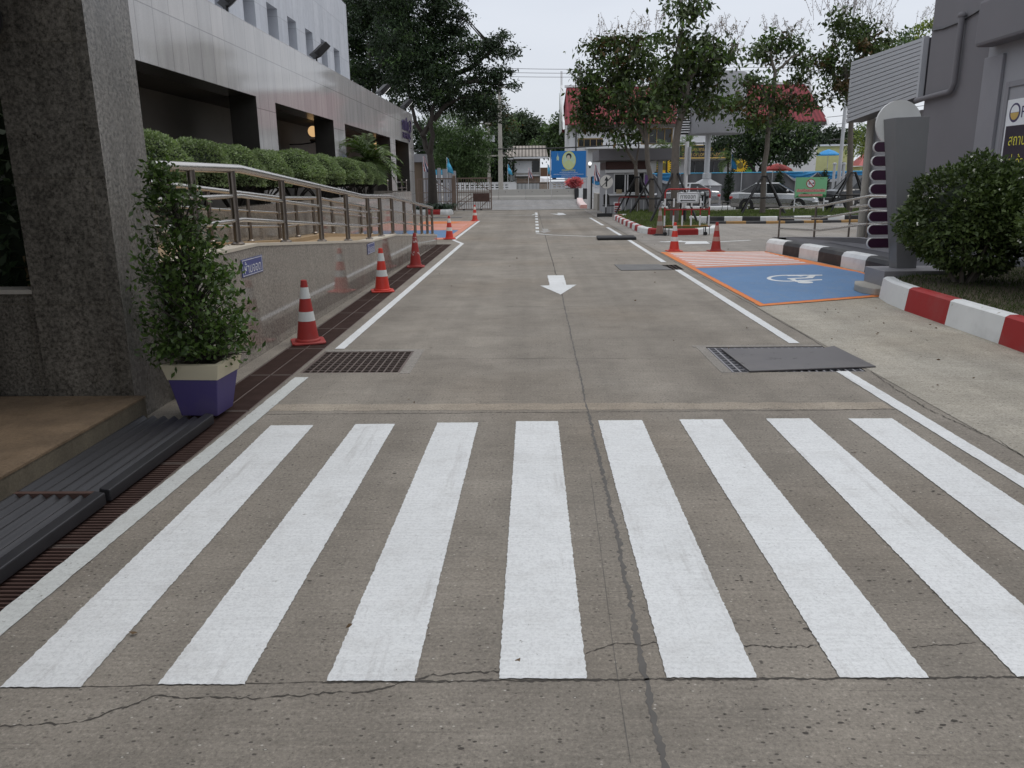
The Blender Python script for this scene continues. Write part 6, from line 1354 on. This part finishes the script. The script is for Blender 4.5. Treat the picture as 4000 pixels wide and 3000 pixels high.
def barricade(name, label, x0, x1, Y, ztop, zbot, base, n, red=m_kred, plain=False):
    t = thing(name, label, 'barricade', ((x0+x1)/2, Y, base), 0, 'pipe barricades'); hw_ = (x1-x0)/2; r_ = .024
    obj('frame', MB().tube([(-hw_, 0, zbot-.04), (-hw_, 0, ztop-.10), (-hw_+.03, 0, ztop-.03), (-hw_+.10, 0, ztop), (hw_-.10, 0, ztop), (hw_-.03, 0, ztop-.03), (hw_, 0, ztop-.10), (hw_, 0, zbot-.04)], r_, 8), red, t, smooth=True)
    if not plain:
        obj('mid_rail', MB().tube([(-hw_, 0, .8), (hw_, 0, .8)], r_*.9, 8), red, t); obj('low_rail', MB().tube([(-hw_, 0, zbot), (hw_, 0, zbot)], r_*.9, 8), m_kyel, t)
    for i in range(n+1):
        xx = -hw_+2*hw_*i/n
        if plain: obj('upright', MB().tube([(xx, 0, zbot), (xx, 0, ztop-.1)], r_*.55, 6), m_wpaint, t); continue
        o = obj('upright', MB().tube([(xx, -.004, zbot), (xx, -.004, .8)], r_*.8, 7), red, t) if 0 < i < n else None
        obj('white_sleeve', MB().tube([(xx, 0, .88), (xx, 0, 1.14)], r_*1.12, 8), m_wpaint, t); obj('white_sleeve', MB().tube([(xx, 0, zbot), (xx, 0, .62)], r_*1.1, 8), m_wpaint, t)
    return t
bc = barricade('barricade', 'red and white pipe barricade carrying the exit sign', 4.20, 5.58, 25.5, 1.42, .30, 0, 5)
for xx in (-.66, .60):
    obj('caster', MB().tube([(xx, -.05, .06), (xx, .05, .06)], .06, 10).tube([(xx, 0, .06), (xx, 0, .3)], .018, 6), m_black, bc)
    obj('leg', MB().tube([(xx-.05, 0, .30), (xx-.08, -.12, .02), (xx+.10, -.12, .02), (xx+.12, 0, .3)], .012, 6), m_black, bc)
ex = thing('exit_sign', 'white exit sign with a left arrow hung on the barricade', 'sign', (4.89, 25.44, 1.16))
obj('board', MB().box(-.335, .335, -.012, .012, -.155, .155), m_signw, ex, bevel=.006)
b = MB()
for a in ((-.315, .315, .128, .138), (-.315, .315, -.138, -.128), (-.315, -.305, -.128, .128), (.305, .315, -.128, .128)): b.box(a[0], a[1], -.0155, -.0125, a[2], a[3])
obj('border', b, m_black, ex); text('lettering', 'ทางออก', m_black, ex, (0, -.015, .025), (1, 0, 0), (0, 0, 1), .46, .105, .002)
ar = MB().box(-.18, .23, -.0155, -.0125, -.098, -.070); ar.slab([(-.18, -.0155, -.055), (-.18, -.0155, -.113), (-.25, -.0155, -.084)][::-1], (0, .003, 0)); obj('arrow', ar, m_black, ex)
barricade('barricade', 'plain pipe barricade beside the guard booth', 4.45, 6.0, 41.0, .86, .1, 0, 5, plain=True)
t = thing('notice_box', 'red and white notice board leaning by the guard booth', 'sign', (4.45, 41.6, 0)); obj('board', MB().box(-.2, .2, -.03, .03, .05, .62), m_signw, t); obj('print', MB().box(-.15, .15, -.034, -.031, .42, .56).box(-.15, .15, -.034, -.031, .12, .17).box(-.15, .15, -.034, -.031, .22, .27).box(-.15, .15, -.034, -.031, .32, .36), m_redp, t)
pp = thing('pole_sign', 'white sign pole with an edge-on board behind the barricade', 'sign', (5.92, 31.4, .13))
obj('pole', MB().tube([(0, 0, 0), (0, 0, 2.95)], .075, 10), m_wpaint, pp, smooth=True); obj('board', MB().box(.05, .09, -.4, .4, 1.75, 2.75), m_pole, pp); obj('black_sleeve', MB().tube([(0, 0, .02), (0, 0, .5)], .08, 10), m_black, pp)
gs = thing('green_sign', 'pale green engine-off sign on two white legs in the grass', 'sign', (13.02, 38.3, .12))
obj('board', MB().box(-.72, .72, -.02, .02, .68, 1.60), m_gsign, gs)
for xx in (-.70, .66): obj('leg', MB().box(xx-.025, xx+.025, .021, .06, 0, 1.58), m_wpaint, gs)
obj('ground_print', flat([(-.72, .68), (.72, .68), (.72, .80), (.45, .86), (.1, .80), (-.3, .90), (-.62, .76)], -.021), m_gdark, gs)
obj('ban_ring', disc(-.03, 1.32, .205, .205, -.021, -.024), m_redp, gs); obj('ban_field', disc(-.03, 1.32, .17, .17, -.025, -.028), m_signw, gs)
obj('ban_figures', flat([(-.13, 1.27), (-.10, 1.27), (-.10, 1.38), (-.12, 1.38)], -.029).slab([(-.085, -.029, 1.27), (-.06, -.029, 1.27), (-.06, -.029, 1.36), (-.08, -.029, 1.36)], (0, -.003, 0)).slab([(.03, -.029, 1.30), (.12, -.029, 1.30), (.12, -.029, 1.37), (.06, -.029, 1.36)], (0, -.003, 0)), m_black, gs)
obj('ban_bar', flat([(-.17, 1.44), (-.14, 1.47), (.11, 1.20), (.08, 1.17)], -.033), m_redp, gs)
text('lettering', 'ดับเครื่องยนต์ลดมลพิษ', m_redp, gs, (0, -.025, 1.02), (1, 0, 0), (0, 0, 1), 1.25, .17); text('lettering', 'เป็นมิตรกับสิ่งแวดล้อม', m_redp, gs, (0, -.027, .80), (1, 0, 0), (0, 0, 1), 1.0, .13)
obj('print_band', MB().box(-.66, .66, -.023, -.0205, .94, 1.06).box(-.55, .55, -.0255, -.0245, .74, .84), m_pinkp, gs); text('lettering', 'PEA', m_gdark, gs, (.48, -.025, 1.53), (1, 0, 0), (0, 0, 1), .18, .05)
def chair(loc, rz2, label, office=False):
    t = thing('chair', label, 'chair', loc, rz2)
    obj('seat', MB().box(-.23, .23, -.22, .22, .42, .48), m_black, t, bevel=.02); obj('backrest', MB().slab([(-.17, .20, .5), (.17, .20, .5), (.15, .27, .98), (.08, .285, 1.03), (-.08, .285, 1.03), (-.15, .27, .98)], (0, .04, 0)), m_black, t, bevel=.015)
    for xx in (-.2, .2):
        for y_ in (-.19, .19): obj('leg', MB().tube([(xx, y_, .42), (xx*1.1, y_*1.15, 0)], .014, 6), m_pole if not office else m_black, t)
chair((3.95, 41.2, 0), R(150), 'black plastic chair standing beside the round sign'); chair((10.85, 45.0, 0), R(-60), 'black chair behind the silver car boot', True)
# flags
def flag(loc, h, label, cols, drop=.75, w0=.32, lean=0.0):
    t = thing('flag', label, 'flag', loc, 0, 'small flags along the street'); obj('pole', MB().tube([(0, 0, 0), (lean*h, 0, h)], .02, 6), m_wpaint, t)
    n = len(cols)
    for i, c in enumerate(cols):
        f0, f1 = i/n, (i+1)/n; mb = MB(); P = []
        for j in range(9):
            s_ = j/8
            for f in (f0, f1): P.append((lean*h+.02+w0*f*(.25+.75*s_)+.03*math.sin(s_*7+f*3), .05*math.sin(s_*9+f*5), h-.02-drop*s_-.12*f))
        mb.add(P, [(2*j, 2*j+1, 2*j+3, 2*j+2) for j in range(8)]); o = obj('cloth', mb, c, t, smooth=True); sm = o.modifiers.new('solid', 'SOLIDIFY'); sm.thickness = .008
def fpos(u, v, Y): p = at(u, v, Y); return (p.x, Y, 0), p.z
TH = [m_redp, m_signw, m_letter, m_letter, m_signw, m_redp]
for u, v, Y, l, c in ((1653, 610, 57, 'tricolour flag left of the forked trunk', TH), (1745, 614, 58, 'light blue flag above the grey wall panels', [m_lblue]), (1983, 640, 77.8, 'light blue flag by the tall utility pole', [m_lblue]), (2064, 655, 77.9, 'tricolour flag in front of the house gate', TH), (2139, 640, 77.7, 'light blue flag at the left edge of the billboard', [m_lblue]), (2322, 640, 52, 'drooping tricolour flag between gate pillar and guard booth', TH), (2718+140, 600, 60, 'blue flag beside the second sunflower panel', [m_cblue])):
    p, h = fpos(u, v, Y); flag(p, h, l, c, .9 if Y > 70 else 1.0, .45)
gw_ = thing('panel_wall', 'grey slab wall with blue and white ribbons behind the left gate', 'wall', (-6.2, 60, 0))
for i, (a, b, h) in enumerate(((-.95, -.72, 2.72), (-.55, -.30, 2.68), (-.16, .16, 2.6), (.24, .48, 2.52), (.50, .80, 2.46))): obj('slab', MB().box(a, b, -.06, .06, 0, h), m_greyl, gw_)
for xx in (-.63, -.23): obj('ribbon', MB().box(xx-.05, xx+.05, -.05, -.02, 2.2, 2.55), m_lblue, gw_); obj('ribbon', MB().box(xx-.05, xx+.05, -.05, -.02, 1.85, 2.18), m_signw, gw_)
lg = thing('side_gatehouse', 'brown walled gatehouse with a grey beam beyond the office corner', 'building', (-9.2, 60, 0))
obj('wall', MB().box(-2.0, 1.35, 0, .3, 0, 3.1), simple('brown_render', (.16, .115, .08), .8), lg); obj('beam', MB().box(-2.2, 1.75, -.3, .35, 3.1, 3.66), m_greym, lg); obj('column', MB().box(1.40, 1.75, -.25, .1, 0, 3.1), m_greym, lg)
# right far background
yb = thing('yellow_building', 'pale yellow building far behind the street lamp', 'building', (27.3, 76, 0)); obj('wall', MB().wall(lambda u, v, d: (u, d, v), [-1.2, 2.2], [0, 4.4], [(1.0, 1.5, 1.5, 3.0)], .2), m_yelb, yb); obj('window', MB().box(.98, 1.52, .18, .22, 1.48, 3.02), m_darkw, yb); obj('roof', MB().box(-1.4, 2.4, -.3, 1, 4.4, 4.55), m_wpaint, yb)
pv = thing('tiled_pavilion', 'small pavilion with a pink tiled roof behind the posts', 'pavilion', (31.0, 76, 0)); obj('roof', MB().add([(-1.5, -1.3, 2.65), (1.5, -1.3, 2.65), (1.5, 1.3, 2.65), (-1.5, 1.3, 2.65), (-.3, 0, 4.05), (.3, 0, 4.05)], [(0, 1, 5, 4), (1, 2, 5), (2, 3, 4, 5), (3, 0, 4)]), m_tile, pv); obj('wall', MB().box(-1.2, 1.2, -.9, .9, 0, 2.6), m_yelb, pv)
def umbrella(p, rad, z, m, label):
    t = thing('umbrella', label, 'umbrella', p); obj('canopy', MB().lathe([(rad, z), (rad*.95, z+.12), (rad*.5, z+.38), (.05, z+.52)], n=10, cap=False), m, t); obj('pole', MB().tube([(0, 0, 0), (0, 0, z+.5)], .03, 6), m_pole, t)
p = at(3035, 661, 62); umbrella((p.x, 62, 0), 1.15, p.z-.10, m_umb, 'red garden umbrella above the grey fence'); p = at(3236, 598, 74); umbrella((p.x, 74, 0), 1.0, p.z-.2, m_umbb, 'blue umbrella in front of the pale yellow building')
sl2 = thing('street_lamp', 'tall tapered galvanised street lamp pole', 'street lamp', (18.62, 50, 0)); obj('pole', MB().tube([(0, 0, 0), (.03, 0, 13)], [.125, .06], 12), m_pole, sl2, smooth=True); obj('arm', MB().tube([(.03, 0, 12.9), (1.2, 0, 13.6)], .05, 8), m_pole, sl2)
for u, l in ((3261, 'round grey post left of the street lamp'), (3298, 'round grey post right of the street lamp')):
    p = at(u, 640, 49.5); t = thing('bollard_post', l, 'post', (p.x, 49.5, 0), 0, 'grey posts'); obj('shaft', MB().tube([(0, 0, 0), (0, 0, 2.42)], .08, 12), m_pole, t, smooth=True); obj('cap', MB().lathe([(.12, 2.42), (.12, 2.50), (.06, 2.53)], n=12), m_pole, t)

# ------------------------------------------------------------------ vehicles
def wheel(t, x, y, r_, mt):
    s_ = 1 if y > 0 else -1; w_ = obj('wheel', MB().tube([(x, y-.10*s_, r_), (x, y+.06*s_, r_), (x, y+.09*s_, r_)], [r_, r_, r_*.93], 22), m_rubber, t, smooth=True)
    rm = MB().tube([(x, y+.085*s_, r_), (x, y+.10*s_, r_)], r_*.63, 20)
    for k in range(5): a = k*2*math.pi/5; rm.tube([(x, y+.105*s_, r_), (x+r_*.58*math.cos(a), y+.105*s_, r_+r_*.58*math.sin(a))], .035, 6)
    obj('rim', rm, mt, w_)
def car(name, label, loc, rz2, L, W, stations, cab, wheels, r_, paint, lights=True):
    t = thing(name, label, 'car', loc, rz2); hw_ = W/2; mb = MB(); R_ = []
    for (x, zl, zb_, k) in stations:
        w_ = hw_*k
        half = [(w_*.80, zl), (w_*.97, zl+.06), (w_, zl+.22), (w_, zl+(zb_-zl)*.62), (w_*.955, zb_-.05), (w_*.86, zb_+.012), (w_*.45, zb_+.045)]
        R_.append([(x, y, z) for y, z in half]+[(x, -y, z) for y, z in half[::-1]])
    n = len(R_[0])
    for i in range(len(R_)-1):
        for k in range(n): mb.add([R_[i][k], R_[i+1][k], R_[i+1][(k+1) % n], R_[i][(k+1) % n]], [(0, 1, 2, 3)])
    mb.poly(R_[0]); mb.poly(R_[-1][::-1]); obj('body', mb, paint, t, smooth=True)
    # cabin: base ring -> roof ring, dark glass with painted roof and pillars
    (bx0, bx1, rx0, rx1, zb_, zr) = cab; gw_ = hw_*.90; rw_ = hw_*.70
    base_ = [(bx0, -gw_*.9), (bx0+.35, -gw_), (bx1-.5, -gw_), (bx1, -gw_*.85), (bx1, gw_*.85), (bx1-.5, gw_), (bx0+.35, gw_), (bx0, gw_*.9)]
    roof_ = [(rx0, -rw_*.95), (rx0+.25, -rw_), (rx1-.2, -rw_), (rx1, -rw_*.95), (rx1, rw_*.95), (rx1-.2, rw_), (rx0+.25, rw_), (rx0, rw_*.95)]
    g = MB().add([(a, b, zb_-.04) for a, b in base_]+[(a, b, zr-.05) for a, b in roof_], [(i, (i+1) % 8, 8+(i+1) % 8, 8+i) for i in range(8)]); obj('glass', g, m_glass, t, smooth=False)
    rf_ = MB(); top = [(a*.96+(rx0+rx1)/2*.04, b*.9, zr) for a, b in roof_]; rf_.add([(a, b, zr-.055) for a, b in roof_]+top, [(i, (i+1) % 8, 8+(i+1) % 8, 8+i) for i in range(8)]+[tuple(range(8, 16))]); obj('roof', rf_, paint, t, smooth=True)
    for s_ in (-1, 1):
        for bx, rx in ((bx0+.02, rx0+.02), ((bx0+bx1)/2, (rx0+rx1)/2-.05), (bx1-.02, rx1-.02)):
            pl_ = MB(); e0 = .9 if bx != (bx0+bx1)/2 else 1.0; pl_.slab([(bx-.05, s_*(gw_*(e0)+.004), zb_-.04), (bx+.05, s_*(gw_*e0+.004), zb_-.04), (rx+.045, s_*(rw_*(.97 if e0 < 1 else 1)+.006), zr-.045), (rx-.045, s_*(rw_*(.97 if e0 < 1 else 1)+.006), zr-.045)], (0, s_*.012, 0)); obj('pillar', pl_, paint, t)
        m_ = obj('mirror', MB().ell((bx1-.45, s_*(hw_+.06), zb_+.10), (.07, .11, .075), 12, 8), paint, t, smooth=True)
        obj('door_handle', MB().box(-.42, -.26, s_*(hw_+.004)-.008, s_*(hw_+.004)+.008, zb_-.20, zb_-.17), m_chrome, t)
        obj('side_moulding', MB().box(-.95, 1.0, s_*(hw_+.006)-.007, s_*(hw_+.006)+.007, .40, .43), m_chrome, t)
        obj('headlight', MB().ell((L/2-.22, s_*hw_*.70, stations[-1][2]-.10), (.26, .20, .075), 14, 8), m_lens, t, smooth=True)
        obj('tail_light', MB().ell((-L/2+.12, s_*hw_*.80, stations[0][2]-.10), (.13, .14, .11), 12, 8), m_tail, t, smooth=True)
    obj('grille', MB().box(L/2-.03, L/2+.012, -.42, .42, .52, .66), m_black, t); obj('grille_bar', MB().box(L/2+.012, L/2+.025, -.44, .44, .60, .63), m_chrome, t); obj('number_plate', MB().box(L/2+.005, L/2+.02, -.2, .2, .36, .47), m_signw, t)
    for x in wheels:
        for s_ in (-1, 1): wheel(t, x, s_*(hw_-.09), r_, m_chrome)
        for s_ in (-1, 1): obj('wheel_arch', MB().tube([(x, s_*(hw_-.02), r_+.01), (x, s_*(hw_+.006), r_+.01)], r_+.055, 22), m_black, t)
    return t
SED = [(-2.2, .34, .82, .80), (-2.1, .24, .95, .93), (-1.7, .20, .98, 1.0), (-.8, .18, .95, 1.0), (.6, .18, .93, 1.0), (1.1, .19, .90, 1.0), (1.7, .20, .82, .97), (2.05, .23, .72, .90), (2.2, .30, .60, .78)]
car('silver_sedan', 'silver sedan parked behind the propped tree and green sign', (12.85, 43.4, 0), R(-20), 4.4, 1.7, SED, (-1.85, 1.15, -.95, .25, .95, 1.47), (-1.30, 1.25), .31, m_carsil)
SUV = [(-2.3, .42, 1.0, .88), (-2.2, .32, 1.08, .97), (-1.5, .28, 1.10, 1.0), (.6, .26, 1.06, 1.0), (1.2, .27, 1.05, 1.0), (1.9, .30, 1.0, .96), (2.2, .34, .92, .90), (2.35, .40, .75, .80)]
car('black_pickup', 'black car with tinted windows half hidden by the green sign', (18.6, 46.4, 0), R(-160), 4.7, 1.8, SUV, (-2.15, 1.35, -1.75, .55, 1.08, 1.78), (-1.45, 1.45), .36, m_cardk)
car('silver_sedan', 'silver car whose bonnet shows behind the booth column', (9.35, 50.3, 0), R(170), 4.4, 1.7, SED, (-1.85, 1.15, -.95, .25, .95, 1.47), (-1.30, 1.25), .31, m_carsil)
def moto(loc, rz2, label, red=False):
    t = thing('motorcycle', label, 'motorcycle', loc, rz2, 'parked motorcycles'); 
    for x in (-.6, .6):
        w_ = MB(); w_.tube([(x+.24*math.cos(k*math.pi/10), 0, .28+.24*math.sin(k*math.pi/10)) for k in range(21)], .045, 8); o = obj('wheel', w_, m_rubber, t, smooth=True); obj('hub', MB().tube([(x, -.04, .28), (x, .04, .28)], .09, 10), m_pole, o)
    obj('body', MB().slab([(-.75, -.13, .62), (-.3, -.15, .45), (.25, -.12, .40), (.45, -.10, .72), (.62, -.08, .98), (.50, -.08, 1.02), (.22, -.10, .62), (-.25, -.13, .70), (-.80, -.11, .78)], (0, .26, 0)), m_redp if red else m_cardk, t, bevel=.03)
    obj('seat', MB().ell((-.42, 0, .80), (.40, .14, .07), 14, 8), m_black, t, smooth=True); obj('fork', MB().tube([(.6, .09, .28), (.48, .07, .9)], .025, 6).tube([(.6, -.09, .28), (.48, -.07, .9)], .025, 6), m_pole, t)
    obj('handlebar', MB().tube([(.38, -.34, 1.02), (.46, -.12, 1.03), (.46, .12, 1.03), (.38, .34, 1.02)], .018, 6), m_black, t); obj('headlight', MB().ell((.60, 0, .95), (.08, .11, .09), 12, 8), m_lens, t, smooth=True)
    for s_ in (-1, 1): obj('mirror', MB().tube([(.42, s_*.26, 1.03), (.36, s_*.34, 1.22)], .008, 5).ell((.36, s_*.34, 1.25), (.02, .06, .05), 10, 6), m_chrome, t)
    obj('engine', MB().box(-.2, .2, -.12, .12, .22, .44), m_steeld, t, bevel=.03); obj('mudguard', MB().ell((.62, 0, .50), (.22, .06, .06), 12, 6), m_signw, t)
moto((9.35, 44.0, 0), R(-115), 'parked motorcycle right of the exit sign with mirrors up'); moto((8.2, 44.6, 0), R(-100), 'red motorcycle behind the barricade bars', True)

# ------------------------------------------------------------------ litter on the road
x_ = np.concatenate([rng.uniform(-2.2, 2.8, 40), rng.uniform(3.2, 4.9, 30), rng.uniform(3.3, 8, 30)]); y_ = np.concatenate([rng.uniform(2.2, 22, 40), rng.uniform(5, 11, 30), rng.uniform(20, 30, 30)])
leaves('leaf_litter', np.c_[x_, y_, np.full(100, .012)], .035, [simple('dry_leaf', (.12, .075, .035), .8, var=.5)], None, .5, 0, np.c_[rng.normal(size=(100, 2))*4, np.zeros(100)], label='scattered dry leaves and bits on the concrete', cat='litter', kind='stuff')
